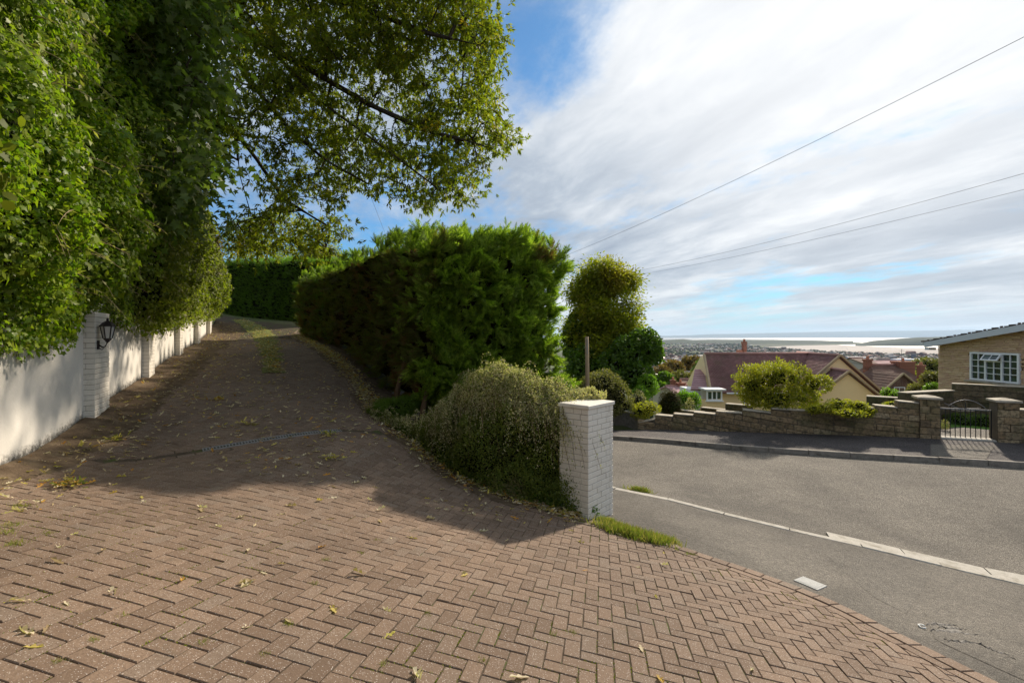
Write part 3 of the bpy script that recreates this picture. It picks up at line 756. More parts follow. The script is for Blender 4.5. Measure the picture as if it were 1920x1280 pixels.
def brick_template(l, w_, h_):
    mb = MB(); mb.box((0, 0, 0), (l, w_, h_), bev=.0045)
    me = bpy.data.meshes.new('brick'); me.from_pydata(mb.v, [], mb.f); me.materials.append(M['white_brick']); me.update(); return me
BRICKS = {}
def brick_pier(parent, o, ax, ay, lx, ly, zb, n, as_parts, name='brick', mat='white_brick', mortar='white_mortar', ch=.075, proud=.004, unit=.225, vg=.010):
    """o: corner, ax/ay unit 2D axes, lx/ly plan sizes, courses of brick round a mortar core"""
    o = Vector(o); ax = Vector(ax).to_3d(); ay = Vector(ay).to_3d(); Zv = Vector((0, 0, 1))
    core = MB(); core.box(Vector((o.x, o.y, zb + n * ch / 2)) + ax * lx / 2 + ay * ly / 2, (lx - .012, ly - .012, n * ch - .002), (ax, ay, Zv))
    core.build('mortar_core', M[mortar], parent)
    joined = MB(); bw = .1
    for k in range(n):
        z = zb + (k + .5) * ch
        for (c0, d, inn, L_, othr) in ((o.to_3d(), ax, ay, lx, ly), ((o.to_3d() + ax * lx), ay, -ax, ly, lx), ((o.to_3d() + ax * lx + ay * ly), -ax, -ay, lx, ly), ((o.to_3d() + ay * ly), -ay, ax, ly, lx)):
            # each side owns its leading corner on even courses and gives it up on odd ones
            s = 0 if k % 2 == 0 else bw + .006
            end = L_ - (bw + .006 if k % 2 == 0 else 0)
            while s < end - .03:
                l = min(unit - vg, end - s)
                if end - (s + l) < .05: l = end - s
                cc = c0 + d * (s + l / 2) + inn * (bw / 2) + Zv * 0; cc.z = z
                key = (round(l, 3), ch, name, mat)
                yaw = random.gauss(0, .004); off = random.gauss(0, .0012)
                if as_parts:
                    if key not in BRICKS:
                        mb = MB(); mb.box((0, 0, 0), (key[0], bw, ch - .0085), bev=.0045)
                        me = bpy.data.meshes.new(name); me.from_pydata(mb.v, [], mb.f); me.materials.append(M[mat]); me.update(); BRICKS[key] = me
                    b_ = bpy.data.objects.new(name, BRICKS[key]); COL.objects.link(b_); b_.parent = parent
                    b_.matrix_parent_inverse = wmat(parent).inverted()
                    x_ = (d + inn * yaw).normalized()
                    b_.matrix_basis = Matrix.Translation(cc - inn * off) @ Matrix((x_, Zv.cross(x_), Zv)).transposed().to_4x4()
                else:
                    joined.box(cc - inn * off, (l, bw, ch - .009), (d, Zv.cross(d), Zv), bev=.004)
                s += l + vg
    if not as_parts: tag(joined.build(name + '_work', M[mat], parent), kind='stuff')
for i in range(2, 7):
    p = Vector(WALLP[i]); d = (Vector(WALLP[i + 1]) - p).normalized(); n_ = Vector((d.y, -d.x))
    zb = H(p.x, p.y) - .15; top = [.36, .46, .72, 1.02, 1.30][i - 2]
    ww = .70 if i == 2 else .50
    pr = empty('pier', (p.x, p.y, zb)); pr.parent = gw; pr.matrix_parent_inverse = wmat(gw).inverted()
    # the first pier shows its bricks; the farther ones are too small to pick apart
    brick_pier(pr, p + n_ * .13, Vector((d.x, d.y)), Vector((-n_.x, -n_.y)), ww, .32, zb, int((top - zb) / .075), i <= 3, vg=.003)
    if i > 2:
        cp_ = MB(); q = p + n_ * .13 + d * ww / 2 - n_ * .16
        cp_.box((q.x, q.y, zb + int((top - zb) / .075) * .075 + .025), (ww + .06, .38, .05), (d.to_3d(), -n_.to_3d(), Vector((0, 0, 1))), bev=.008); cp_.build('capping', M['white_brick'], pr)

# ------------------------------------------------------------------ wall lantern on the first pier
pd = (Vector(WALLP[3]) - Vector(WALLP[2])).normalized(); pn = Vector((pd.y, -pd.x))
base = Vector(WALLP[2]) + pn * .132 + pd * .12
lz = (HY - 622) / F * (base.y)      # middle of the lantern
lx_c = base.to_3d() + pn.to_3d() * .115; lx_c.z = lz
lt = tag(empty('wall_lantern', tuple(base.to_3d() + Vector((0, 0, lz)))), 'black coach lantern with frosted panes fixed to the nearest white brick pier', 'lantern')
mb = MB(); n3 = pn.to_3d(); d3 = pd.to_3d(); Zv = Vector((0, 0, 1))
b3 = base.to_3d(); b3.z = lz - .19
mb.box(b3 + n3 * .008, (.07, .016, .13), (d3, n3, Zv), bev=.004); mb.build('back_plate', M['lamp_black'], lt)
mb = MB(); pts = [b3 + n3 * .01 + Zv * .0, b3 + n3 * .06 - Zv * .035, b3 + n3 * .09 - Zv * .02, lx_c + Zv * (-.145) + n3 * 0]
mb.tube(pts, [.010, .009, .009, .012], 8); pts = [b3 + n3 * .012 - Zv * .05, b3 + n3 * .05 - Zv * .07, b3 + n3 * .075 - Zv * .045]; mb.tube(pts, [.006, .006, .004], 6)
mb.build('bracket', M['lamp_black'], lt, True)
def hexring(r, z, n=6): return [lx_c + d3 * (.86 * r * math.cos(2 * math.pi * k / n + .3)) + n3 * (.86 * r * math.sin(2 * math.pi * k / n + .3)) + Zv * z * .9 for k in range(n)]
def flip(a_): return a_[::-1]
mb = MB(); mb.prism(flip(hexring(.052, -.125)), flip(hexring(.062, -.105))); mb.prism(flip(hexring(.020, -.165)), flip(hexring(.05, -.126)))
mb.build('lantern_base', M['lamp_black'], lt)
r0, r1 = hexring(.060, -.104), hexring(.098, .088)
for k in range(6):
    mb = MB(); mb.bar(r0[k], r1[k], .011); mb.build('frame_bar', M['lamp_black'], lt)
    a_, b_, c_, e_ = r0[k], r0[(k + 1) % 6], r1[(k + 1) % 6], r1[k]; cen = (a_ + b_ + c_ + e_) / 4; inn = (lx_c - cen); inn.z = 0; inn.normalize()
    mb = MB(); f4 = [q + inn * .004 for q in (a_, b_, c_, e_)]; g4 = [q + inn * .008 for q in (a_, b_, c_, e_)]; mb.prism(g4, f4); mb.build('pane', M['frosted_glass'], lt)
mb = MB(); R1, R2, R3, R4 = hexring(.118, .088), hexring(.112, .102), hexring(.070, .150), hexring(.026, .178)
for A_, B_ in ((R1, R2), (R2, R3), (R3, R4)): mb.prism(flip(A_), flip(B_))
mb.build('lantern_roof', M['lamp_black'], lt)
mb = MB(); mb.tube([lx_c + Zv * .158, lx_c + Zv * .17, lx_c + Zv * .18, lx_c + Zv * .192, lx_c + Zv * .205], [.012, .02, .012, .018, .004], 8); mb.build('finial', M['lamp_black'], lt, True)
mb = MB(); mb.tube([lx_c - Zv * .10, lx_c - Zv * .02, lx_c + Zv * .03], [.018, .02, .012], 8); mb.build('bulb', M['white_plastic'], lt, True)

# ------------------------------------------------------------------ white brick gate pillar at the mouth of the drive
A0 = G(1103, 974).to_2d(); pax = Vector((.66, .75)).normalized(); pay = Vector((-pax.y, pax.x))
zb = -2.335 - .30; topz = (HY - 768) / F * A0.y
n_c = round((topz - zb) / .075); zb = topz - n_c * .075
gp = tag(empty('gate_pillar', (A0.x, A0.y, -2.33)), 'white painted brick gate pillar with flat cap beside the arching shrub', 'pillar')
brick_pier(gp, A0, pax, pay, .63, .45, zb, n_c, True)
mb = MB(); c_ = A0.to_3d() + pax.to_3d() * .315 + pay.to_3d() * .225; c_.z = topz + .026
mb.box(c_, (.665, .485, .052), (pax.to_3d(), pay.to_3d(), Zv), bev=.008); mb.build('capping', M['white_brick'], gp)

# ------------------------------------------------------------------ stone walls across the road
W0, W1 = Vector((4.2, 16.2)), Vector((11.55, 13.07)); wd = (W1 - W0).normalized(); wn = Vector((wd.y, -wd.x))    # wn towards the road
def wall_x(px): # parameter along the wall line of a photo column
    r = (px - CX) / F; return (r * W0.y - W0.x) / (wd.x - r * wd.y)
def wall_pt(s): return W0 + wd * s
ch = .19
def block_wall(parent, o, d, n_, s0, s1, top_fn, base_fn, mat, thick=.3, z0=-4.0, lens=(.38, .58), split=True, cope=True, ch=ch, seed=1):
    rnd = random.Random(seed); rest = MB(); d3_, n3_ = d.to_3d(), n_.to_3d()
    kmin = int(math.floor((min(base_fn(s0), base_fn(s1), base_fn((s0 + s1) / 2)) - .12 - z0) / ch)); zmax = max(top_fn(s0 + (s1 - s0) * q / 40) for q in range(41))
    k = kmin
    while z0 + k * ch < zmax - .02:
        z = z0 + k * ch; s = s0 - (rnd.random() * .0) ; first = True
        while s < s1 - .02:
            l = rnd.uniform(*lens); 
            if first and k % 2: l *= .55
            first = False
            if s1 - (s + l) < .14: l = s1 - s
            mid = s + l / 2
            if z + ch * .5 < top_fn(mid) and z + ch > base_fn(mid) - .08:
                pr_ = rnd.uniform(-.012, .016); p = (o + d * mid)
                c = Vector((p.x, p.y, z + ch / 2)) + n3_ * (pr_ - thick / 2)
                t_ = MB() if split else rest
                b0 = len(t_.v)
                t_.box(c, (l - .012, thick, ch - .012), (d3_, -n3_, Zv), bev=.014)
                for q in range(b0, len(t_.v)):    # pitched faces are never flat
                    v_ = t_.v[q]; t_.v[q] = (v_[0] + rnd.uniform(-.006, .006), v_[1] + rnd.uniform(-.006, .006), v_[2] + rnd.uniform(-.004, .004))
                if split: t_.build('stone_block', M[mat], parent)
            s += l
        k += 1
    if rest.v: tag(rest.build('stone_block_work', M[mat], parent), kind='stuff')
    # bedding behind the joints and copings on each level run
    core = MB(); cop = []
    N = max(2, int((s1 - s0) / .12)); run = None
    for q in range(N):
        a_ = s0 + (s1 - s0) * q / N; b_ = s0 + (s1 - s0) * (q + 1) / N; t = top_fn((a_ + b_) / 2)
        kk = math.ceil((t - z0) / ch - .5); tz = z0 + kk * ch - .006; p = o + d * ((a_ + b_) / 2)
        core.box(Vector((p.x, p.y, (tz + base_fn(a_) - .1) / 2)) - n3_ * thick / 2, (b_ - a_ + .002, thick - .05, tz - base_fn(a_) + .1 - .01), (d3_, -n3_, Zv))
        if run and abs(run[2] - tz) < .01: run[1] = b_
        else: run = [a_, b_, tz]; cop.append(run)
    core.build('mortar_bed', M['stone_mortar'], parent)
    if cope:
        for a_, b_, tz in cop:
            if b_ - a_ < .05: continue
            p = o + d * ((a_ + b_) / 2); t_ = MB()
            t_.box(Vector((p.x, p.y, tz + .018)) - n3_ * thick / 2, (b_ - a_ - .004, thick + .05, .036), (d3_, -n3_, Zv), bev=.008)
            t_.build('coping', M['cap_stone'], parent)
tops_px = [(1197, 792), (1228, 786), (1229, 778), (1262, 781), (1263, 776), (1300, 779), (1301, 773), (1342, 777), (1343, 771), (1392, 775), (1393, 768), (1446, 774), (1447, 766), (1530, 771), (1531, 768), (1600, 768), (1601, 765), (1640, 765), (1641, 760), (1683, 764), (1684, 752), (1724, 756)]
tops_s = [(wall_x(px), (HY - py) / F * wall_pt(wall_x(px)).y) for px, py in tops_px]
SEG = [(sa, za, sb, zb_) for (sa, za), (sb, zb_) in zip(tops_s[::2], tops_s[1::2])]
def wbase(s): p = wall_pt(s); return H(p.x, p.y) + .07
def rake(s):      # the courses dip towards the gate and level out there
    xs_ = [wall_x(q) for q in (1190, 1350, 1500, 1620, 1720, 1800)]; sl = [.17, .16, .12, .06, .02, 0]; z = 0; t = s
    grid = np.linspace(s, xs_[-1], 30) if s < xs_[-1] else [s, s]; v_ = np.interp(grid, xs_, sl); return float(np.trapezoid(v_, grid)) if hasattr(np, 'trapezoid') else float(np.trapz(v_, grid))
sw = tag(empty('stone_wall', (8, 14.6, -3)), 'long stepped wall of mossy stone blocks across the road, left of the gate', 'wall')
rnd = random.Random(3); chw = .168; sL, sR = wall_x(1196), wall_x(1727); d3w, n3w = wd.to_3d(), wn.to_3d()
def seg_at(s):
    for g in SEG:
        if s <= g[2] + .01: return g
    return SEG[-1]
def topline(s): g = seg_at(s); return g[1] + (g[3] - g[1]) * (s - g[0]) / max(1e-6, g[2] - g[0])
for k in range(-14, 16):
    s = sL; first = True
    while s < sR - .02:
        l = rnd.uniform(.40, .56) * (.55 if first and k % 2 else 1); first = False
        g = seg_at(s + .01)
        if s + l > g[2] - .10 and s < g[2] - .02 and g[2] - s < .62 and topline(s + .01) < -2.85 + rake(s) + k * chw + chw * 1.2: l = g[2] - s
        if sR - (s + l) < .16: l = sR - s
        mid = s + l / 2; zc = -2.85 + rake(mid) + k * chw; zt = min(zc + chw - .011, topline(mid) - .014); zb_ = max(zc, wbase(mid) - .12)
        if zt - zb_ > .045:
            z0b, z1b = rake(s + .01), rake(s + l - .01); p = W0 + wd * mid; x_ = (d3w * l + Vector((0, 0, z1b - z0b))).normalized(); up_ = Vector((0, 0, 1)); y_ = -n3w
            c = Vector((p.x, p.y, (zt + zb_) / 2)) + n3w * (rnd.uniform(-.014, .018) - .15); t_ = MB(); t_.box(c, (l - .014, .3, zt - zb_), (x_, y_, up_), bev=.016)
            for q in range(len(t_.v)): v_ = t_.v[q]; t_.v[q] = (v_[0] + rnd.uniform(-.008, .008), v_[1] + rnd.uniform(-.010, .010), v_[2] + rnd.uniform(-.005, .005))
            t_.build('stone_block', M['wall_stone'], sw)
        s += l
bed = MB(); N_ = 90
for q in range(N_):
    a_, b_ = sL + (sR - sL) * q / N_, sL + (sR - sL) * (q + 1) / N_; t0 = min(topline(a_ + .001), topline(b_ - .001)) - .02; zb_ = wbase(a_) - .1; p = W0 + wd * ((a_ + b_) / 2)
    bed.box(Vector((p.x, p.y, (t0 + zb_) / 2)) - n3w * .15, (b_ - a_ + .001, .262, t0 - zb_), (d3w, -n3w, Zv))
bed.build('mortar_bed', M['stone_mortar'], sw)
for sa, za, sb, zb_ in SEG:
    p0, p1 = W0 + wd * sa, W0 + wd * sb; A3, B3 = Vector((p0.x, p0.y, za)), Vector((p1.x, p1.y, zb_)); t_ = MB(); x_ = (B3 - A3).normalized()
    t_.box((A3 + B3) / 2 - n3w * .15, ((B3 - A3).length - .006, .34, .03), (x_, -n3w, Zv), bev=.006); t_.build('coping', M['cap_stone'], sw)
def stone_pillar(px0, px1, pyt, label, seed):
    s0, s1 = wall_x(px0), wall_x(px1); p = wall_pt(s0); t = (HY - pyt) / F * p.y
    r_ = tag(empty('stone_pillar', (p.x, p.y, wbase(s0))), label, 'pillar')
    block_wall(r_, W0 + wn * .06, wd, wn, s0, s1, lambda s: t - .13, wbase, 'wall_stone', thick=.45, lens=(.2, .3), cope=False, seed=seed)
    c = wall_pt((s0 + s1) / 2); tz = -4 + math.ceil((t - .13 + 4) / ch - .5) * ch
    mb = MB(); l, th = s1 - s0 + .1, .52; cc = Vector((c.x, c.y, tz + .03)) + wn.to_3d() * .06 - wn.to_3d() * .225
    mb.box(cc, (l, th, .06), (wd.to_3d(), -wn.to_3d(), Zv), bev=.01)
    rg = [cc + wd.to_3d() * l / 2 * .96 * i + wn.to_3d() * -th / 2 * .96 * j + Zv * .03 for i, j in ((-1, -1), (1, -1), (1, 1), (-1, 1))]
    mb.prism(rg, [cc + (q - cc) * .12 + Zv * .075 for q in rg]); mb.build('pillar_cap', M['cap_stone'], r_)
    return r_
stone_pillar(1724, 1762, 738, 'stone gate pillar with pyramid cap on the left of the iron gate', 5)
stone_pillar(1869, 1910, 746, 'stone gate pillar with pyramid cap on the right of the iron gate', 6)
sr = tag(empty('stone_wall', tuple(wall_pt(wall_x(1915)).to_3d())), 'low stone wall running out of frame right of the iron gate', 'wall')
block_wall(sr, W0, wd, wn, wall_x(1911), wall_x(1911) + 4.0, lambda s: (HY - 770) / F * 12.3, wbase, 'wall_stone', seed=9)
# threshold, gate
s0, s1 = wall_x(1763), wall_x(1868); zt = wbase(s0) + .02
mb = MB(); c = wall_pt((s0 + s1) / 2); mb.box(Vector((c.x, c.y, wbase((s0 + s1) / 2))) - wn.to_3d() * .12, (s1 - s0 - .01, .34, .10), ((wall_pt(s1).to_3d() + Vector((0, 0, wbase(s1))) - wall_pt(s0).to_3d() - Vector((0, 0, wbase(s0)))).normalized(), -wn.to_3d(), Zv), bev=.02)
tag(mb.build('gate_step', M['kerb_concrete']), kind='structure')
gt = tag(empty('garden_gate', tuple(wall_pt(s0).to_3d() + Vector((0, 0, zt)))), 'low wrought iron garden gate with arched top rail between the stone pillars', 'gate')
g0, g1 = s0 + .05, s1 - .04
def gpz(s, py): p = wall_pt(s) - wn * .14; return Vector((p.x, p.y, (HY - py) / F * p.y))
topL, botL = gpz(g0, 764), gpz(g0, 822); topR, botR = gpz(g1, 770), gpz(g1, 828)
z_top = (topL.z + topR.z) / 2; z_bot = max(botL.z, botR.z) + .02
def gp_(s, z): p = wall_pt(s) - wn * .14; return Vector((p.x, p.y, z))
for z, nm in ((z_top, 'top_rail'), (z_bot, 'bottom_rail')):
    mb = MB(); mb.bar(gp_(g0, z), gp_(g1, z), .012, .035); mb.build(nm, M['worn_iron' if nm == 'top_rail' else 'black_iron'], gt)
mb = MB(); mb.bar(gp_(g0 + .25, z_top - .05), gp_(g1 - .35, z_top - .05), .010, .02); mb.build('short_rail', M['black_iron'], gt)
N = 11
for k in range(N):
    s = g0 + (g1 - g0) * k / (N - 1); mb = MB()
    wv = .02 if k in (0, N - 1) else .014
    mb.bar(gp_(s, z_bot - (.03 if k in (0, N - 1) else 0)), gp_(s, z_top + (.0 if k != 5 else .20)), wv); mb.build('bar', M['black_iron'], gt)
mb = MB(); mb.tube([gp_(g0 + (g1 - g0) * (.16 + .76 * t), z_top + .01 + .25 * math.sin(math.pi * (t * .93 + .05)) ** .8 - .02 * t) for t in [i / 14 for i in range(15)]], .009, 6); mb.build('arched_rail', M['worn_iron'], gt, True)
for sgn in (0, 1):
    mb = MB(); mb.tube([gp_(g0 + (g1 - g0) * (.08 + .42 * t), z_top + .14 * (1 - t) ** 1.6 + .005) for t in [i / 8 for i in range(9)]] if sgn == 0 else [gp_(g0 + (g1 - g0) * (.5 + .3 * t), z_top + .02 + .03 * t) for t in [i / 6 for i in range(7)]], .007, 6); mb.build('scroll', M['worn_iron'], gt, True)
# ------------------------------------------------------------------ garden behind the gate: path, lawn, retaining walls
def flat(name, pts, z, mat, kind='structure'):
    mb = MB(); n = len(pts)
    mb.prism([Vector((p[0], p[1], z(p[0], p[1]) - .3)) for p in pts], [Vector((p[0], p[1], z(p[0], p[1]))) for p in pts]); o = mb.build(name, M[mat]); tag(o, kind=kind); return o
def off(s, q): p = wall_pt(s) - wn * q; return (p.x, p.y)
gz_ = wbase(s0) - .02
gpth = [off(s0 - .3, .3), off(s0 + .2, 1.5), off(s0 + 1.2, 2.3), off(s0 + 2.6, 2.0), off(s0 + 3.4, .3)]
flat('garden_path', gpth[::-1] if sum(a_[0] * b_[1] - a_[1] * b_[0] for a_, b_ in zip(gpth, gpth[1:] + gpth[:1])) < 0 else gpth, lambda x, y: gz_ + .03, 'path_asphalt')
gl = [off(s0 - 3.2, .35), off(s0 + 5, .35), off(s0 + 5, 4.2), off(s0 - 3.2, 4.2)]
if sum(a_[0] * b_[1] - a_[1] * b_[0] for a_, b_ in zip(gl, gl[1:] + gl[:1])) < 0: gl = gl[::-1]
flat('garden_lawn', gl, lambda x, y: gz_, 'lawn')
def simple_wall(label, pxa, Ya, pxb, Yb, pyt_a, pyt_b, base_drop, seed, mat='wall_stone_dark', lens=(.3, .5), steps=1):
    a_ = Vector(((pxa - CX) / F * Ya, Ya)); b_ = Vector(((pxb - CX) / F * Yb, Yb)); d = (b_ - a_); L = d.length; d.normalize(); n_ = Vector((d.y, -d.x))
    za = (HY - pyt_a) / F * Ya; zb_ = (HY - pyt_b) / F * Yb
    r_ = tag(empty('stone_wall', (a_.x, a_.y, za - base_drop)), label, 'wall')
    block_wall(r_, a_, d, n_, 0, L, lambda s: za + (zb_ - za) * (math.floor(s / L * steps) + .5) / steps, lambda s: min(za, zb_) - base_drop, mat, lens=lens, thick=.25, z0=za - 4 - ch * .0, seed=seed)
simple_wall('dark mossy retaining wall behind the iron gate below the buff stone house', 1785, 16.2, 1990, 14.6, 730, 730, 1.1, 11)
simple_wall('short dark garden wall just behind the left stone gate pillar', 1699, 15.2, 1790, 15.9, 737, 739, 1.0, 12)
simple_wall('dark coped wall between the laurel hedge and the cream house', 1625, 16.2, 1700, 15.6, 743, 743, .8, 13)
simple_wall('dark stone wall below the bay window of the cream house', 1314, 20.0, 1362, 19.3, 764, 765, .9, 14)
simple_wall('dark stone wall between the cream house and the yellow green shrub', 1360, 19.2, 1410, 18.6, 757, 761, .9, 15)
simple_wall('low coped garden wall behind the brown domed conifer', 1272, 19.6, 1318, 19.0, 769, 770, .7, 16)
# low brown wall at the bend, just right of the white pillar
a_ = Vector(((1130 - CX) / F * 17.6, 17.6)); b_ = Vector(((1195 - CX) / F * 16.6, 16.6)); d = b_ - a_; L = d.length; d.normalize(); n_ = Vector((d.y, -d.x))
bw = tag(empty('low_wall', (a_.x, a_.y, -3.3)), 'low rendered brown wall at the bend, seen right of the white pillar', 'wall')
mb = MB(); zt = (HY - 773) / F * 17
mb.prism([Vector((p.x, p.y, -3.7)) for p in (a_, b_, b_ - n_ * .22, a_ - n_ * .22)], [Vector((p.x, p.y, zt)) for p in (a_, b_, b_ - n_ * .22, a_ - n_ * .22)]); mb.build('wall_body', M['kerb_dark'], bw)
mb = MB(); ring = [a_ + n_ * .03, b_ + n_ * .03, b_ - n_ * .25, a_ - n_ * .25]; mb.prism([Vector((p.x, p.y, zt)) for p in ring], [Vector((p.x, p.y, zt + .04)) for p in ring]); mb.build('coping', M['cap_stone'], bw)
# ------------------------------------------------------------------ roofs and windows
def tile_slope(parent, e0, e1, r0, r1, mat, gauge=.15, wdt=.2, name='roof_tiles', thick=.02):
    """tiled slope: eave from e0 to e1, ridge r0 to r1 (each row a stepped course of tiles), joined real tiles"""
    e0, e1, r0, r1 = map(Vector, (e0, e1, r0, r1)); up = ((r0 + r1) / 2 - (e0 + e1) / 2); Ls = up.length; n = (e1 - e0).cross(up).normalized()
    if n.z < 0: n = -n
    rows = max(3, int(Ls / gauge)); mb = MB(); rnd = random.Random(len(name) + rows)
    for i in range(rows):
        t0, t1 = i / rows, min(1, (i + 1.12) / rows)
        a0, a1 = e0.lerp(r0, t0), e1.lerp(r1, t0); b0, b1 = e0.lerp(r0, t1), e1.lerp(r1, t1)
        W_ = (a1 - a0).length; k = max(1, int(round(W_ / wdt))); sh = .5 * (i % 2) / k
        for j in range(-1 if sh else 0, k):
            u0, u1 = max(0, (j / k + sh)), min(1, (j + 1) / k + sh - .004)
            if u1 <= u0 + .001: continue
            j1, j2 = rnd.uniform(0, .006), rnd.uniform(0, .004)
            p = [a0.lerp(a1, u0) + n * (thick + j1), a0.lerp(a1, u1) + n * (thick + j1), b0.lerp(b1, u1) + n * (.003 + j2), b0.lerp(b1, u0) + n * (.003 + j2)]
            q = [a0.lerp(a1, u0), a0.lerp(a1, u1)]
            mb.poly(p); mb.poly([q[0], q[1], p[1], p[0]]); 
    return tag(mb.build(name, M[mat], parent), kind='stuff')
def slab(parent, e0, e1, r0, r1, mat='soffit_grey', t=.1, name='roof_deck'):
    e0, e1, r0, r1 = map(Vector, (e0, e1, r0, r1)); n = (e1 - e0).cross(r0 - e0).normalized(); n = n if n.z > 0 else -n
    top = [e0, e1, r1, r0]; 
    if ((e1 - e0).cross(r0 - e0)).z < 0: top = top[::-1]
    mb = MB(); mb.prism([p - n * t for p in top], [p - n * .002 for p in top]); return mb.build(name, M[mat], parent)
def window(parent, c, dx, nrm, w_, h_, cols, rows, name='window', fw=.06, bw=.025, glass='window_glass', sill=True):
    """casement: outer frame, glazing bars, each pane of glass a sub-part. c centre, dx along the wall, nrm outwards"""
    c, dx, nrm = Vector(c), Vector(dx).normalized(), Vector(nrm).normalized(); Z_ = Vector((0, 0, 1)); mb = MB()
    for s_ in (-1, 1):
        mb.box(c + dx * s_ * (w_ / 2 - fw / 2), (fw, .08, h_), (dx, nrm, Z_)); mb.box(c + Z_ * s_ * (h_ / 2 - fw / 2), (w_ - 2 * fw, .079, fw), (dx, nrm, Z_))
    iw, ih = w_ - 2 * fw, h_ - 2 * fw
    for i in range(1, cols): mb.box(c + dx * (-iw / 2 + iw * i / cols), (bw, .05, ih), (dx, nrm, Z_))
    for j in range(1, rows): mb.box(c + Z_ * (-ih / 2 + ih * j / rows), (iw, .046, bw), (dx, nrm, Z_))
    if sill: mb.box(c - Z_ * (h_ / 2 + .03) + nrm * .05, (w_ + .12, .16, .05), (dx, nrm, Z_))
    f_ = mb.build(name, M['white_plastic'], parent)
    for i in range(cols):
        for j in range(rows):
            g = MB(); g.box(c + dx * (-iw / 2 + iw * (i + .5) / cols) + Z_ * (-ih / 2 + ih * (j + .5) / rows) - nrm * .005, (iw / cols - bw * .9, .01, ih / rows - bw * .9), (dx, nrm, Z_)); g.build('pane', M[glass], f_)
    return f_

# ------------------------------------------------------------------ buff stone house at the right edge
bh = tag(empty('stone_house', (17.6, 18, -3)), 'buff stone-faced house with low tiled roof and white casement window at the right edge', 'house')
XW = 17.6; YA, YB = 19.95, 9.0; XB = 26.0
def zroof(y): return -.18 + (19.95 - y) * .168
ridge_y = 12.0
mb = MB()
ring = [(XW + .045, YA - .01), (XB, YA - .01), (XB, YB), (XW + .045, YB)]
mb.prism([Vector((x, y, -4.2)) for x, y in ring][::-1], [Vector((x, y, (zroof(y) if y > ridge_y else zroof(ridge_y) - (ridge_y - y) * .168) - .1)) for x, y in ring][::-1]); mb.f = [tuple(f_[::-1]) for f_ in mb.f]
tri = [(XW + .01, YA - .01), (XW + .01, YB), ]
mb.prism([Vector((XW + .045, YA - .01, zroof(YA) - .11)), Vector((XW + .045, YB, zroof(YA) - .11)), Vector((XW + .045, ridge_y, zroof(ridge_y) - .1))], [Vector((XB, YA - .01, zroof(YA) - .11)), Vector((XB, YB, zroof(YA) - .11)), Vector((XB, ridge_y, zroof(ridge_y) - .1))])
mb.build('wall', M['house_mortar'], bh)
# facing stones, laid in uneven courses on the gable that faces the garden
st = MB(); rnd = random.Random(4); z = -3.6; wy0, wy1 = 16.72, 18.52; wz0, wz1 = -1.66, -.60
while z < 1.2:
    hgt = rnd.choice((.055, .065, .075, .085)); y = YA
    while y > 13.5:
        l = rnd.uniform(.16, .34); y2 = max(13.5, y - l); zm = z + hgt / 2; ym = (y + y2) / 2
        if zm + hgt < zroof(ym) - .12 and not (wy0 - .02 < ym < wy1 + .02 and wz0 - .02 < zm < wz1 + .02):
            a_, b_ = y, y2
            if wz0 - .02 < zm < wz1 + .02:
                if b_ < wy1 < a_ : b_ = wy1 + .01
                if b_ < wy0 < a_: a_ = wy0 - .01
            pr_ = rnd.uniform(.01, .035); ww = a_ - b_ - .008
            if ww > .03: st.box((XW - pr_ + .05, (a_ + b_) / 2, zm), (.1, ww, hgt - .008), None, 0, bev=.006)
        y = y2
    z += hgt
tag(st.build('facing_stone', M['house_stone'], bh), kind='stuff')
wn_ = Vector((-1, 0, 0)); wdx = Vector((0, -1, 0)); wc = Vector((XW - .03, (wy0 + wy1) / 2, (wz0 + wz1) / 2))
# window in three lights, the middle top vent propped open
W_, H_ = wy1 - wy0, wz1 - wz0; win = MB(); fw = .065
for s_ in (-1, 1): win.box(wc + wdx * s_ * (W_ / 2 - fw / 2), (fw, .10, H_), (wdx, wn_, Zv)); win.box(wc + Zv * s_ * (H_ / 2 - fw / 2), (W_ - 2 * fw, .098, fw), (wdx, wn_, Zv))
xs_ = [-W_ / 2 + fw, -W_ / 6 - .0, W_ / 6 + .0, W_ / 2 - fw]
for x_ in xs_[1:3]: win.box(wc + wdx * x_, (.06, .096, H_ - 2 * fw), (wdx, wn_, Zv))
fr = win.build('window', M['white_plastic'], bh)
sl_ = MB(); sl_.box(wc - Zv * (H_ / 2 + .045) + wn_ * .06, (W_ + .24, .2, .05), (wdx, wn_, Zv), bev=.008); sl_.build('sill', M['cap_stone'], bh)
zt_ = H_ / 2 - fw; zb_ = -H_ / 2 + fw
for i in range(3):
    a_, b_ = xs_[i] + (.03 if i else 0), xs_[i + 1] - (.03 if i < 2 else 0); top_ = zt_ - (.28 if i == 1 else 0); rows = 4 if i != 1 else 3
    bars = MB(); bars.box(wc + wdx * (a_ + b_) / 2 + Zv * (top_ + zb_) / 2 + wn_ * .01, (.022, .05, top_ - zb_), (wdx, wn_, Zv))
    for j in range(1, rows): bars.box(wc + wdx * (a_ + b_) / 2 + Zv * (zb_ + (top_ - zb_) * j / rows) + wn_ * .01, (b_ - a_, .046, .022), (wdx, wn_, Zv))
    if i == 1: bars.box(wc + wdx * (a_ + b_) / 2 + Zv * (top_ + .02), (b_ - a_, .09, .04), (wdx, wn_, Zv))
    bars.build('glazing_bars', M['white_plastic'], fr)
    for c_ in range(2):
        for j in range(rows):
            g = MB(); ww = (b_ - a_) / 2; hh = (top_ - zb_) / rows
            g.box(wc + wdx * (a_ + ww * (c_ + .5)) + Zv * (zb_ + hh * (j + .5)) - wn_ * .01, (ww - .02, .012, hh - .02), (wdx, wn_, Zv)); g.build('pane', M['window_glass'], fr)
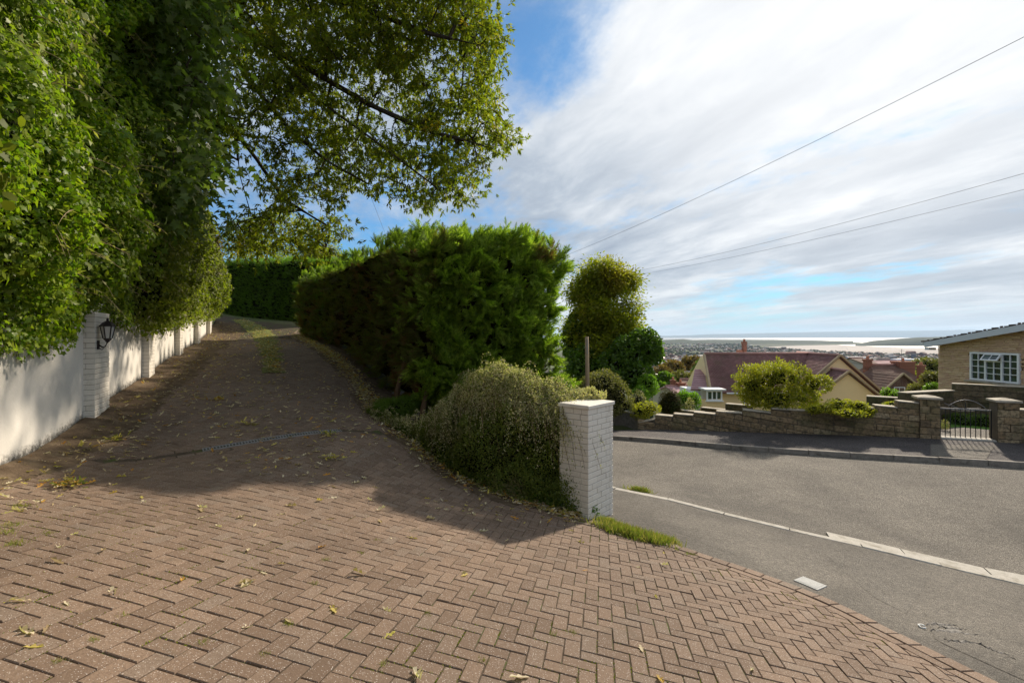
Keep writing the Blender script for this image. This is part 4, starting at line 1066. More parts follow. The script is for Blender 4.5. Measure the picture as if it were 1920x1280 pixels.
ven = empty('open_vent', tuple(wc + Zv * zt_)); ven.parent = bh; ven.matrix_parent_inverse = wmat(bh).inverted()
an = R(38); vd = (-Zv * math.cos(an) + wn_ * math.sin(an)); vc = wc + Zv * (zt_ - .0) + wn_ * .05 + vd * .14; aw = xs_[2] - xs_[1] + .02; vn = wdx.cross(vd).normalized()
mb = MB()
for s_ in (-1, 1): mb.box(vc + wdx * s_ * (aw / 2 - .02), (.045, .04, .29), (wdx, vn, vd)); mb.box(vc + vd * s_ * .125, (aw - .085, .039, .045), (wdx, vn, vd))
mb.box(vc, (.02, .03, .22), (wdx, vn, vd)); mb.build('vent_frame', M['white_plastic'], ven)
for s_ in (-1, 1):
    mb = MB(); mb.box(vc + wdx * s_ * (aw / 4 - .01), (aw / 2 - .06, .008, .21), (wdx, vn, vd)); mb.build('pane', M['window_glass'], ven)
# roof: verge board and tile edge
xo = XW - .28; ze = zroof(20.25)
def rp(x, y): return Vector((x, y, zroof(y)))
slab(bh, rp(xo, 20.3), rp(XB + .3, 20.3), rp(xo, ridge_y), rp(XB + .3, ridge_y), 'tile_edge', .06)
def rq(x, y): return Vector((x, y, zroof(ridge_y) - (ridge_y - y) * .168))
slab(bh, rq(xo, 8.7), rq(XB + .3, 8.7), rq(xo, ridge_y), rq(XB + .3, ridge_y), 'tile_edge', .06)
mb = MB(); mb.prism([Vector((xo - .03, y, z)) for y, z in ((20.28, zroof(20.28) - .24), (20.28, zroof(20.28) - .015), (ridge_y, zroof(ridge_y) - .015), (ridge_y, zroof(ridge_y) - .24))], [Vector((xo + .0, y, z)) for y, z in ((20.28, zroof(20.28) - .24), (20.28, zroof(20.28) - .015), (ridge_y, zroof(ridge_y) - .015), (ridge_y, zroof(ridge_y) - .24))])
mb.f = [tuple(f_[::-1]) for f_ in mb.f]; mb.build('verge_board', M['soffit_grey'], bh)
mb = MB(); mb.box((xo + .14, 20.18, zroof(20.28) - .29), (.30, .2, .1)); mb.box(((xo + XB) / 2, 20.33, zroof(20.3) - .07), (XB - xo, .09, .1)); mb.build('box_end', M['soffit_grey'], bh)
tile_slope(bh, rp(xo - .05, 20.42) + Zv * .01, rp(XB + .3, 20.42) + Zv * .01, rp(xo - .05, ridge_y) + Zv * .01, rp(XB + .3, ridge_y) + Zv * .01, 'tile_edge', .30, .3, 'roof_tiles', .045)
tile_slope(bh, rq(xo - .05, 8.6) + Zv * .01, rq(XB + .3, 8.6) + Zv * .01, rq(xo - .05, ridge_y) + Zv * .01, rq(XB + .3, ridge_y) + Zv * .01, 'tile_edge', .30, .3, 'rear_roof_tiles', .045)

# ------------------------------------------------------------------ cream bungalow with plum tiled roof
ch_ = tag(empty('cream_house', (15, 30, -6.4)), 'cream rendered bungalow with large plum tiled roof and tall chimney beyond the stone wall', 'house')
ZR, ZE = -1.18, -3.42; YR, YE, YBk = 32.0, 29.2, 34.8
xl_r = (1321 - CX) / F * YR; xl_e = (1334 - CX) / F * YE; xl = (xl_r + xl_e) / 2; xr = 19.4
mb = MB(); mb.prism([Vector(p) for p in ((xl + .15, YE + .35, -7), (xr, YE + .35, -7), (xr, YBk - .3, -7), (xl + .15, YBk - .3, -7))], [Vector(p) for p in ((xl + .15, YE + .35, ZE + .1), (xr, YE + .35, ZE + .1), (xr, YBk - .3, ZE + .1), (xl + .15, YBk - .3, ZE + .1))])
mb.build('front_wall', M['cream_render'], ch_)
mb = MB(); a_, b_, c_ = (YE + .12, ZE + .0), (YBk - .12, ZE + .0), (YR, ZR - .10)
mb.prism([Vector((xl + .12, q[0], q[1])) for q in (a_, c_, b_)], [Vector((xl + .30, q[0], q[1])) for q in (a_, c_, b_)]); mb.f = [tuple(f_[::-1]) for f_ in mb.f]
mb.build('gable', M['cream_render'], ch_)
E0, E1, R0, R1 = (xl_e, YE, ZE), (xr, YE, ZE), (xl_r, YR, ZR), (xr, YR, ZR)
slab(ch_, E0, E1, R0, R1, 'tile_plum', .08); tile_slope(ch_, E0, E1, R0, R1, 'tile_plum', .115, .17, 'roof_tiles')
E0, E1 = (xl_r - .1, YBk, ZE), (xr, YBk, ZE); slab(ch_, E1, E0, R1, R0, 'white_paint', .08, 'rear_roof'); 
mb = MB(); mb.tube([(xl_r, YR, ZR + .03), (xr + .3, YR, ZR + .03)], .085, 8); mb.build('ridge_tiles', M['ridge_tile'], ch_, True)
mb = MB(); mb.bar(Vector((xl_e - .02, YE, ZE + .02)), Vector((xl_r - .02, YR, ZR + .02)), .14, .05, up=(0, 1, 0)); mb.build('verge', M['verge_tan'], ch_)
mb = MB(); mb.tube([(xl_e + .9, YE - .08, ZE - .03), (xr - 2.7, YE - .08, ZE - .03)], .06, 6); mb.tube([(14.15, YE + .25, ZE), (14.15, YE + .25, -6.5)], .045, 6); mb.build('gutter', M['white_plastic'], ch_, True)
# chimney
cx_, cy_ = (1395.5 - CX) / F * 33.0, 33.0; zc_ = (HY - 640) / F * 33
mb = MB(); nb = int((zc_ + 1.9) / .09)
for k in range(nb): mb.box((cx_, cy_, -1.9 + .09 * k + .045), (.23 if k < nb - 2 else .27, .28 if k < nb - 2 else .32, .082))
mb.box((cx_, cy_, -2.1), (.24, .29, .6)); cm = mb.build('chimney', M['chimney_brick'], ch_)
mb = MB(); mb.tube([(cx_, cy_, zc_ - .02), (cx_, cy_, zc_ + .16)], [.09, .075], 8); mb.build('chimney_pot', M['terracotta'], ch_)
mb = MB(); mb.box((cx_ - .33, cy_, -1.12), (.3, .3, .36)); mb.build('vent_stack', M['chimney_brick'], ch_)
# corner window bay
bx0, bx1 = (1325 - CX) / F * 28.6, (1357 - CX) / F * 28.4; byy = 28.6; zt_, zb_ = (HY - 732) / F * byy, (HY - 751) / F * byy
mb = MB(); mb.box(((bx0 + bx1) / 2, byy + .5, (zb_ - 6.5) / 2), (bx1 - bx0, .9, -6.5 * -1 + zb_)); mb.build('bay_wall', M['cream_render_dull'], ch_)
window(ch_, ((bx0 + bx1) / 2 + .02, byy + .06, (zt_ + zb_) / 2), (1, 0, 0), (0, -1, 0), bx1 - bx0, zt_ - zb_, 3, 1, fw=.07, bw=.07)
mb = MB(); mb.box(((bx0 + bx1) / 2 + .05, byy + .45, zt_ + .05), (bx1 - bx0 + .3, 1.1, .09)); mb.box(((bx0 + bx1) / 2, byy + .9, (zt_ + zb_) / 2), (bx1 - bx0 - .02, .05, zt_ - zb_)); mb.build('bay_roof', M['white_paint'], ch_)
# side extension with pink tiles
ex0, ex1 = (1300 - CX) / F * 30.5, (1322 - CX) / F * 30.5
EA, EB, EC, ED = ((1295 - CX) / F * 29.6, 29.6, (HY - 730) / F * 29.6), ((1322 - CX) / F * 29.6 + .15, 29.6, (HY - 730) / F * 29.6), ((1303 - CX) / F * 32.2, 32.2, (HY - 692) / F * 32.2), ((1320 - CX) / F * 32.2, 32.2, (HY - 692) / F * 32.2)
slab(ch_, EA, EB, EC, ED, 'tile_pink', .08, 'porch_deck'); tile_slope(ch_, EA, EB, EC, ED, 'tile_pink', .26, .3, 'porch_tiles', .04)
mb = MB(); mb.box(((EA[0] + EB[0]) / 2 + .12, 31.0, -5.2), (EB[0] - EA[0] - .3, 2.6, 3.7)); mb.build('porch_wall', M['white_paint'], ch_)
window(ch_, (EA[0] + .33, 29.68, -3.75), (1, 0, 0), (0, -1, 0), .32, .75, 1, 1, fw=.04)
# cross wing and lower wing, gables to the camera
def wing(rx0, ry0, rx1, ry1, zr, half, rise, tmat, gmat, nm, base=-7.2, verge='verge_tan', back=0):
    d = Vector((rx1 - rx0, ry1 - ry0, 0)).normalized(); n_ = Vector((-d.y, d.x, 0)); ze_ = zr - rise       # (rx1, ry1) is the gable end
    r0_, r1_ = Vector((rx0, ry0, zr)), Vector((rx1, ry1, zr))
    for s_, q in ((-1, 'left'), (1, 'right')):
        e0_, e1_ = r0_ + n_ * s_ * half - Zv * rise, r1_ + n_ * s_ * half - Zv * rise
        slab(ch_, e0_, e1_, r0_, r1_, tmat, .07, nm + '_deck'); tile_slope(ch_, e0_, e1_, r0_, r1_, tmat, .115, .17, nm + '_tiles')
        mb = MB(); mb.bar(e1_ + Zv * .03 + d * .03, r1_ + Zv * .05 + d * .03, .10, .12, up=(0, -1, 0)); mb.build('verge', M[verge], ch_)
    g = r1_ - d * .12; a_, b_ = g + n_ * (half - .16) - Zv * (rise - .0), g - n_ * (half - .16) - Zv * (rise - .0); t_ = g - Zv * .13
    mb = MB(); ring = [Vector((b_.x, b_.y, base)), Vector((a_.x, a_.y, base)), a_, t_, b_]; mb.prism(ring, [p - d * .25 for p in ring]); mb.build(nm + '_gable', M[gmat], ch_)
    mb = MB(); mb.tube([r0_ + Zv * .03, r1_ + Zv * .03], .085, 8); mb.build('ridge_tiles', M['ridge_tile'], ch_, True)
wing(19.75, 33.5, 19.33, 28.5, -1.16, 2.85, 2.58, 'tile_plum', 'cream_render', 'cross_wing')
wing(19.15, 29.6, 18.47, 26.5, -1.95, 1.75, 1.5, 'tile_plum', 'cream_render', 'lower_wing')
mb = MB(); mb.box((17.3, 29.6, -5.6), (1.2, 2.2, 3.6)); mb.build('side_wall', M['cream_render_dull'], ch_)

# ------------------------------------------------------------------ houses further down the slope
def gable_house(label, pxl, pxr, py_ridge, py_eave, Y, depth, tmat, wmat_, drop, chims=(), name='house', hip=0.0, yaw=0.0, tw=.25, front_gable=None, base=4.0, cat='house'):
    Wd = (pxr - pxl) / F * Y; zr = (HY - py_ridge) / F * Y; ze_ = (HY - py_eave) / F * (Y - depth * .3); c = Vector(((pxl + pxr) / 2 - CX, 0, 0)) / F * Y; c.y = Y
    r_ = tag(empty(name, (c.x, c.y, ze_ - base)), label, cat)
    ax_ = Vector((math.cos(yaw), math.sin(yaw), 0)); ay_ = Vector((-ax_.y, ax_.x, 0))
    P3 = lambda a_, b_, z: Vector((c.x, c.y, 0)) + ax_ * a_ + ay_ * b_ + Zv * z
    hw, hd = Wd / 2, depth / 2
    mb = MB(); ring = [(-hw + .2, -hd + .3), (hw - .2, -hd + .3), (hw - .2, hd - .3), (-hw + .2, hd - .3)]
    mb.prism([P3(a_, b_, ze_ - base) for a_, b_ in ring], [P3(a_, b_, ze_ + .05) for a_, b_ in ring])
    if hip == 0:
        mb.prism([P3(-hw + .2, -hd + .3, ze_), P3(-hw + .2, hd - .3, ze_), P3(-hw + .2, 0, zr - .12)][::-1], [P3(hw - .2, -hd + .3, ze_), P3(hw - .2, hd - .3, ze_), P3(hw - .2, 0, zr - .12)][::-1])
    mb.build('wall', M[wmat_], r_)
    for s_ in (-1, 1):
        e0_, e1_, a0_, a1_ = P3(-hw, s_ * hd, ze_), P3(hw, s_ * hd, ze_), P3(-hw + hip, 0, zr), P3(hw - hip, 0, zr)
        slab(r_, e0_, e1_, a0_, a1_, tmat, .1)
        if s_ == -1: tile_slope(r_, e0_, e1_, a0_, a1_, tmat, .3, tw)
        if hip: slab(r_, P3(s_ * hw, -hd, ze_), P3(s_ * hw, hd, ze_), P3(s_ * (hw - hip), -.05, zr), P3(s_ * (hw - hip), .05, zr), tmat, .1, 'hip_roof')
    mb = MB(); mb.tube([P3(-hw + hip, 0, zr + .03), P3(hw - hip, 0, zr + .03)], .11, 6); mb.build('ridge_tiles', M['ridge_tile'], r_, True)
    for (px, py, ww, zb_) in chims:
        x = (px - CX) / F * Y; z = (HY - py) / F * Y; mb = MB(); k0 = int((z - zr + 1.2) / .15)
        for k in range(k0): mb.box((x, Y, zr - 1.2 + (k + .5) * (z - zr + 1.2) / k0), (ww if k < k0 - 1 else ww + .1, ww * .8 + (.1 if k == k0 - 1 else 0), (z - zr + 1.2) / k0 - .01))
        q = mb.build('chimney', M['chimney_brick'], r_)
        mb = MB(); mb.tube([(x, Y, z), (x, Y, z + .3)], [.13, .10], 8); mb.build('chimney_pot', M['terracotta'], q)
    return r_, P3, zr, ze_
h1, P3, zr, ze_ = gable_house('brown roofed house with two red chimneys and tile-hung gable behind the cream wing', 1598, 1712, 684, 738, 44, 8, 'tile_brown', 'pale_stone', 3, chims=((1693, 677, 1.35, 0), (1627, 673, .55, 0)), hip=1.6)
# its front gable and lean chimney
gx0, gx1, gy = (1656 - CX) / F * 40, (1733 - CX) / F * 40, 40.0; gzr, gze = (HY - 700) / F * 40, (HY - 731) / F * 40; gxm = (1690 - CX) / F * 40
mb = MB(); ring = [Vector((gx0 + .1, gy, gze - 3)), Vector((gx1 - .5, gy, gze - 3)), Vector((gx1 - .5, gy, gze)), Vector((gxm, gy, gzr - .1)), Vector((gx0 + .1, gy, gze))]; mb.prism([p + Vector((0, 3.5, 0)) for p in ring], ring); mb.f = [tuple(f_[::-1]) for f_ in mb.f]; mb.build('front_gable', M['pale_stone'], h1)
tile_slope(h1, (gx0 + .15, gy - .05, gze), (gx1 - .6, gy - .05, gze), (gxm - .05, gy - .02, gzr - .15), (gxm + .05, gy - .02, gzr - .15), 'tile_brown', .25, .25, 'hung_tiles')
for s_, xe in ((-1, gx0 - .1), (1, gx1 - .2)):
    tile_slope(h1, (xe, gy - .2, gze - .05), (xe, gy + 3.8, gze - .05), (gxm, gy - .2, gzr), (gxm, gy + 3.8, gzr), 'tile_brown', .3, .3, 'gable_tiles')
    slab(h1, (xe, gy - .2, gze - .05), (xe, gy + 3.8, gze - .05), (gxm, gy - .2, gzr), (gxm, gy + 3.8, gzr), 'tile_brown', .1, 'gable_deck')
    mb = MB(); mb.bar(Vector((xe, gy - .22, gze)), Vector((gxm, gy - .22, gzr + .04)), .12, .14, up=(0, -1, 0)); mb.build('verge', M['verge_tan'], h1)
window(h1, (gxm - .2, gy - .05, gze - .1), (1, 0, 0), (0, -1, 0), .9, .7, 2, 1, fw=.05)
mb = MB(); x = (1727 - CX) / F * 41; z = (HY - 684) / F * 41
for k in range(12): mb.box((x, 41, z - .12 * k - .06), (.40 if k else .5, .4 if k else .5, .11))
q = mb.build('chimney', M['chimney_brick'], h1)
mb = MB(); mb.tube([(x, 41, z), (x, 41, z + .25)], [.14, .1], 8); mb.build('chimney_pot', M['terracotta'], q)
mb = MB(); x = (1687.5 - CX) / F * 44; mb.tube([(x, 43.8, (HY - 690) / F * 44), (x, 43.8, (HY - 654) / F * 44)], .02, 5); mb.box((x, 43.8, (HY - 657) / F * 44), (.5, .02, .02)); mb.box((x, 43.8, (HY - 663) / F * 44), (.35, .02, .02)); mb.build('aerial', M['worn_iron'], h1)
gable_house('low house with pinkish tiled roof and two small chimneys left of the domed conifer', 1246, 1308, 723, 745, 48, 7, 'tile_pink', 'pale_stone', 3, chims=((1262, 712, .45, 0), (1276, 717, .75, 0)), yaw=.15)
gable_house('dark brown tiled roof just left of the cream house porch', 1276, 1312, 711, 735, 56, 7, 'tile_brown', 'pale_stone', 3, yaw=-.25)
gable_house('long low reddish roof beyond the brown roofed house, nearest of the far roofs', 1612, 1688, 676, 684, 95, 12, 'tile_pink', 'pale_stone', 3, tw=.8)
gable_house('small red chimneyed roof peeping between the cream gable and the far town', 1592, 1618, 671, 682, 70, 7, 'tile_brown', 'pale_stone', 3, tw=.6)
# ------------------------------------------------------------------ the plain, the bay, the hills and the air between
def land(name, pts, z, mat, kind='structure', base=None):
    base = z - 12 if base is None else base
    A_ = sum(a_[0] * b_[1] - a_[1] * b_[0] for a_, b_ in zip(pts, pts[1:] + pts[:1]))
    if A_ < 0: pts = pts[::-1]
    mb = MB(); mb.prism([Vector((p[0], p[1], base)) for p in pts], [Vector((p[0], p[1], z)) for p in pts]); return tag(mb.build(name, M[mat]), kind=kind)
def gp2(px, py, z): Y = -z * F / (py - HY) * 1.0; return ((px - CX) / F * Y, Y)
mb = MB(); S_ = 60000; mb.poly([(-S_, -3000, -101), (S_, -3000, -101), (S_, S_, -101), (-S_, S_, -101)]); tag(mb.build('sea', M['sea']), kind='structure')
Zp = -97.0
shore = [gp2(px, py, Zp) for px, py in ((2400, 668), (1900, 667), (1760, 667), (1640, 664), (1560, 660), (1500, 656.5), (1420, 654), (1400, 651.5), (1470, 648), (1540, 646.3), (1600, 645.0), (1630, 643.8), (1600, 641.2), (1500, 640.2), (1380, 639.3), (1200, 638.8), (700, 638.8))]
land('coastal_plain', [(-9000, 850), (2400, 850), (4200, 1500)] + shore + [(-9000, 9000)], Zp, 'plain_land')
mud = [gp2(px, py, -99) for px, py in ((2400, 672), (1350, 672), (1350, 650), (1480, 646.6), (1560, 646.0), (1700, 652), (1900, 657), (2400, 658))]
land('mudflats', mud, -99.2, 'mud')
sand = [gp2(px, py, -99) for px, py in ((1600, 640.6), (1500, 639.8), (1320, 638.4), (1320, 641.5), (1560, 642.5))]
def ridge(name, label, pts, Yd, depth, zb, mat, cat=None, rough=6, n=220, kind=None):
    """hill range from a skyline: (px, py) pairs; built as a round-backed ridge with its own depth"""
    xs = np.linspace(pts[0][0], pts[-1][0], n); ys = np.interp(xs, [p[0] for p in pts], [p[1] for p in pts])
    rows = 14; V = []
    for j in range(rows + 1):
        t = j / rows; prof = math.sin(math.pi * min(1, t * 1.0)) ** .7 if 0 < t < 1 else 0
        Yr = Yd + depth * (t - .35)
        for x, y in zip(xs, ys):
            X = (x - CX) / F * Yd * (1 + depth * (t - .35) / Yd); zt = (HY - y) / F * Yd
            nz = (float(vnoise(np.array([X, Yr, 3.0]), 5.0 / depth)) - .5) * rough * prof
            V.append((X, Yr, zb + (zt - zb) * prof + nz))
    i = (np.arange(rows)[:, None] * n + np.arange(n - 1)[None, :]).ravel(); T = np.r_[np.c_[i, i + 1, i + n + 1], np.c_[i, i + n + 1, i + n]]
    o = link(name, fast_mesh(name, V, T, True), None, M[mat])
    return tag(o, kind='structure')
ridge('far_hills', '', [(600, 631), (1180, 630.5), (1250, 629.5), (1330, 626.5), (1420, 624.5), (1500, 623), (1600, 621), (1700, 619), (1800, 617.5), (1900, 618), (2100, 616), (2500, 622)], 33000, 9000, -100, 'far_hill', rough=60)
ridge('headland', '', [(1604, 645.5), (1622, 641.8), (1636, 639), (1660, 637), (1690, 634.5), (1720, 632.5), (1760, 631), (1850, 629.5), (2000, 629), (2300, 634)], 5200, 700, -100.5, 'headland', rough=7)
ridge('low_hills', '', [(1150, 637.5), (1240, 637.8), (1262, 636.5), (1280, 634.8), (1300, 637.0), (1340, 637.5), (1400, 637.2), (1500, 638.0), (1600, 639.5)], 6500, 1400, -98, 'headland', rough=12)
# town: small houses past counting, in rows that follow the streets
def town(n, seed):
    r_ = np.random.default_rng(seed); V, T = [], []
    px = r_.uniform(1080, 1960, n * 3); u_ = r_.random(n * 3); Yd = 1000 * (6.2 ** (u_ ** 1.25)); X = (px - CX) / F * Yd
    dens = fnoise(np.stack([X, Yd, X * 0], -1), .0035, 2); shore_y = np.interp(px, [1080, 1380, 1440, 1500, 1560, 1640, 1760, 2000], [6200, 6200, 3900, 3350, 2950, 2600, 2380, 2330])
    ok = (dens > .43 - .08 * (Yd < 2600)) & (Yd < shore_y * .99); X, Yd = X[ok][:n], Yd[ok][:n]
    for x, y in zip(X, Yd):
        sc = r_.uniform(.8, 1.35); w_, d_, h_ = r_.uniform(7, 15) * sc, r_.uniform(7, 10) * sc, r_.uniform(5, 8) * sc
        if r_.random() < .06: w_ *= 2.6; d_ *= 1.8; h_ *= r_.uniform(.9, 2.2)
        a_ = .6 * math.sin(x * .004 + y * .003) + (math.pi / 2 if r_.random() < .4 else 0); c_, s_ = math.cos(a_), math.sin(a_); z = Zp if y > 870 else float(far_ground(x, y)); rr = h_ * r_.uniform(.25, .5)
        b0 = len(V)
        for (i, j, k) in ((-1, -1, 0), (1, -1, 0), (1, 1, 0), (-1, 1, 0), (-1, -1, 1), (1, -1, 1), (1, 1, 1), (-1, 1, 1)):
            V.append((x + i * w_ / 2 * c_ - j * d_ / 2 * s_, y + i * w_ / 2 * s_ + j * d_ / 2 * c_, z + k * h_))
        for a2, b2, c2, d2 in ((0, 1, 5, 4), (1, 2, 6, 5), (2, 3, 7, 6), (3, 0, 4, 7)): T += [(b0 + a2, b0 + b2, b0 + c2), (b0 + a2, b0 + c2, b0 + d2)]
        b1 = len(V)
        for (i, j, k) in ((-1.05, -1.1, 0), (1.05, -1.1, 0), (1.05, 1.1, 0), (-1.05, 1.1, 0), (-1.05, 0, 1), (1.05, 0, 1)):
            V.append((x + i * w_ / 2 * c_ - j * d_ / 2 * s_, y + i * w_ / 2 * s_ + j * d_ / 2 * c_, z + h_ + .01 + k * rr))
        T += [(b1, b1 + 1, b1 + 5), (b1, b1 + 5, b1 + 4), (b1 + 2, b1 + 3, b1 + 4), (b1 + 2, b1 + 4, b1 + 5), (b1 + 3, b1, b1 + 4), (b1 + 1, b1 + 2, b1 + 5)]
    return link('town_roofs', fast_mesh('town_roofs', V, T), None, M['town_mix'])
tag(town(5200, 5), 'roofs and walls of the far town spread over the plain below', None, kind='stuff')
# far trees in clumps between the houses
def lump_cloud(name, n, seed, yr, pxr, rad, mat, zf, lim=.5, freq=.004):
    r_ = np.random.default_rng(seed); px = r_.uniform(*pxr, n * 4); Yd = yr[0] * (yr[1] / yr[0]) ** r_.random(n * 4); X = (px - CX) / F * Yd
    dens = fnoise(np.stack([X + 500, Yd + 900, X * 0], -1), freq, 2); shore_y = np.interp(px, [1080, 1380, 1440, 1500, 1560, 1640, 1760, 2000], [6200, 6200, 3900, 3350, 2950, 2600, 2380, 2330])
    ok = (dens > lim) & (Yd < shore_y * .985); X, Yd = X[ok][:n], Yd[ok][:n]
    ico = [(0, 0, 1), (.89, 0, .45), (.28, .85, .45), (-.72, .53, .45), (-.72, -.53, .45), (.28, -.85, .45), (.72, .53, -.3), (-.28, .85, -.3), (-.89, 0, -.3), (-.28, -.85, -.3), (.72, -.53, -.3)]
    fc = [(0, 1, 2), (0, 2, 3), (0, 3, 4), (0, 4, 5), (0, 5, 1), (1, 6, 2), (2, 7, 3), (3, 8, 4), (4, 9, 5), (5, 10, 1), (2, 6, 7), (3, 7, 8), (4, 8, 9), (5, 9, 10), (1, 10, 6)]
    V, T = [], []
    for x, y in zip(X, Yd):
        b0 = len(V); s_ = r_.uniform(*rad); z = zf(x, y)
        for v_ in ico: j = r_.uniform(.75, 1.2); V.append((x + v_[0] * s_ * j, y + v_[1] * s_ * j, z + s_ * .55 + v_[2] * s_ * j * .8))
        T += [tuple(b0 + q for q in t_) for t_ in fc]
    return tag(link(name, fast_mesh(name, V, T), None, M[mat]), kind='stuff')
plain('tree_mass', (.035, .045, .022), .95, .1, .5, .02)
plain('tree_mass_brown', (.10, .07, .04), .95, .1, .4, .05)
lump_cloud('far_trees', 5000, 8, (1000, 6200), (1080, 1800), (5, 11), 'tree_mass', lambda x, y: Zp, .47, .0045)
# a few large buildings that stand out
def big(label, cat, name, px, py_b, wpx, hpx, mat, dd=.6, roof=None, win=0, shape='box'):
    Y = -Zp * F / (py_b - HY); X = (px - CX) / F * Y; w_ = wpx / F * Y; h_ = hpx / F * Y
    r_ = tag(empty(name, (X, Y, Zp)), label, cat); mb = MB(); mb.box((X, Y, Zp + h_ / 2), (w_, w_ * dd, h_)); mb.build('wall', M[mat], r_)
    if roof:
        mb = MB(); a_ = [Vector((X - w_ * .52, Y - w_ * dd * .55, Zp + h_)), Vector((X + w_ * .52, Y - w_ * dd * .55, Zp + h_)), Vector((X + w_ * .52, Y + w_ * dd * .55, Zp + h_)), Vector((X - w_ * .52, Y + w_ * dd * .55, Zp + h_))]
        mb.prism(a_, [Vector((X - w_ * .5, Y - .1, Zp + h_ * 1.25)), Vector((X + w_ * .5, Y - .1, Zp + h_ * 1.25)), Vector((X + w_ * .5, Y + .1, Zp + h_ * 1.25)), Vector((X - w_ * .5, Y + .1, Zp + h_ * 1.25))]); mb.build('roof', M[roof], r_)
    for k in range(win):
        mb = MB(); mb.box((X, Y - w_ * dd / 2 - .1, Zp + h_ * (k + .6) / (win + .2)), (w_ * .94, .4, h_ / win * .42)); mb.build('window_band', M['slate_roof'], r_)
    return r_
big('long blue and white banded block beyond the red chimney in the far town', 'building', 'office_block', 1702, 686, 52, 13, 'block_blue', .3, None, 3)
big('tall dark tower block on the far seafront, left of the round green tree', 'building', 'tower_block', 1713, 680, 5, 17, 'slate_roof', 1.0, None, 0)
big('flat white shed roof in the far town above the autumn trees', 'warehouse', 'warehouse', 1232, 684, 40, 5, 'shed_white', .8, None, 0)
big('pale square church tower in the far town, above the brown trees', 'building', 'church_tower', 1283, 674, 5, 11, 'pale_stone', 1.0, 'slate_roof', 0)
big('long grey terrace along the far seafront behind the cream gable', 'building', 'terrace', 1606, 676, 36, 6, 'block_blue', .3, 'slate_roof', 2)
big('white seafront hotel with slate roof left of the aerial in the far town', 'building', 'hotel', 1672, 676, 14, 8, 'pale_stone', .5, 'slate_roof', 2)
big('dark long pier pavilion at the edge of the bay beyond the round tree', 'building', 'pavilion', 1733, 670, 16, 3.5, 'slate_roof', .4, None, 0)
big('low white factory roof showing just above the plum roof by the bay', 'building', 'factory', 1462, 664, 22, 3.4, 'block_blue', .5, None, 0)
# big wheel on the front
Yw = 2500.; cw = Vector(((1582 - CX) / F * Yw, Yw, (HY - 660) / F * Yw)); rw = 9.5 / F * Yw
bw_ = tag(empty('big_wheel', (cw.x, cw.y, Zp)), 'faint observation wheel standing on the far seafront above the cream gable', 'big wheel')
mb = MB(); ring = [cw + Vector((math.cos(2 * math.pi * k / 32) * rw, 0, math.sin(2 * math.pi * k / 32) * rw)) for k in range(33)]
mb.tube(ring, .35, 4, cap=False); mb.build('rim', M['shed_white'], bw_)
mb = MB()
for k in range(8): mb.bar(cw, ring[k * 4], .22)
mb.build('spokes', M['shed_white'], bw_)
mb = MB(); mb.bar(cw, Vector((cw.x - rw * .6, Yw, Zp)), .6); mb.bar(cw, Vector((cw.x + rw * .6, Yw, Zp)), .6); mb.build('stand', M['shed_white'], bw_)
# haze
mb = MB(); mb.box((9000, 18000, 230), (62000, 45000, 700)); hz_o = mb.build('haze', hm); tag(hz_o, kind='stuff')
# ------------------------------------------------------------------ leaves
def unit(a_): return a_ / np.maximum(np.linalg.norm(a_, axis=-1, keepdims=True), 1e-9)
def leaf_cloud(name, p, axis, nrm, size, tmpl, mat, parent=None, kind=None):
    """one mesh of many leaves. tmpl = (verts (k,3) with x across, y along, z off the blade; tris)"""
    tv, tt = np.array(tmpl[0], float), np.array(tmpl[1], int); n = len(p)
    axis = unit(axis); side_ = unit(np.cross(axis, nrm)); nn = np.cross(side_, axis); size = np.broadcast_to(np.asarray(size, float), (n,))
    V = p[:, None, :] + size[:, None, None] * (tv[None, :, 0, None] * side_[:, None, :] + tv[None, :, 1, None] * axis[:, None, :] + tv[None, :, 2, None] * nn[:, None, :])
    T = (tt[None] + (np.arange(n) * len(tv))[:, None, None]).reshape(-1, 3)
    o = link(name, fast_mesh(name, V.reshape(-1, 3), T), parent, M[mat])
    if kind: tag(o, kind=kind)
    return o
T_OVAL = ([(0, 0, 0), (.22, .4, .03), (0, 1, -.04), (-.22, .4, .03)], [(0, 1, 2), (0, 2, 3)])
T_ROUND = ([(0, 0, 0), (.34, .3, .05), (.28, .75, .03), (0, 1, -.05), (-.28, .75, .03), (-.34, .3, .05)], [(0, 1, 5), (1, 2, 4), (1, 4, 5), (2, 3, 4)])
T_OAK = ([(0, 0, 0), (.10, .18, .01), (.05, .32, 0), (.19, .48, .02), (.07, .6, 0), (.13, .78, .01), (0, 1, -.05), (-.13, .78, .01), (-.07, .6, 0), (-.19, .48, .02), (-.05, .32, 0), (-.10, .18, .01)],
         [(0, 1, 11), (1, 2, 10), (1, 10, 11), (2, 3, 4), (2, 4, 8), (2, 8, 10), (8, 9, 10), (4, 5, 6), (4, 6, 8), (6, 7, 8)])
T_OAKS = ([(0, 0, 0), (.15, .42, .02), (0, 1, -.06), (-.15, .42, .02)], [(0, 1, 2), (0, 2, 3)])
T_IVY = ([(0, 0, 0), (.30, -.06, -.02), (.27, .25, .03), (.52, .42, -.03), (.20, .58, .03), (0, 1, -.05), (-.20, .58, .03), (-.52, .42, -.03), (-.27, .25, .03), (-.30, -.06, -.02)],
         [(0, 1, 2), (0, 2, 4), (2, 3, 4), (0, 4, 6), (4, 5, 6), (0, 6, 8), (6, 7, 8), (0, 8, 9)])
T_PALM = ([(0, 0, 0), (.42, .02, -.02), (.24, .26, .02), (.60, .52, -.04), (.22, .58, .03), (0, 1.05, -.06), (-.22, .58, .03), (-.60, .52, -.04), (-.24, .26, .02), (-.42, .02, -.02)], T_IVY[1])
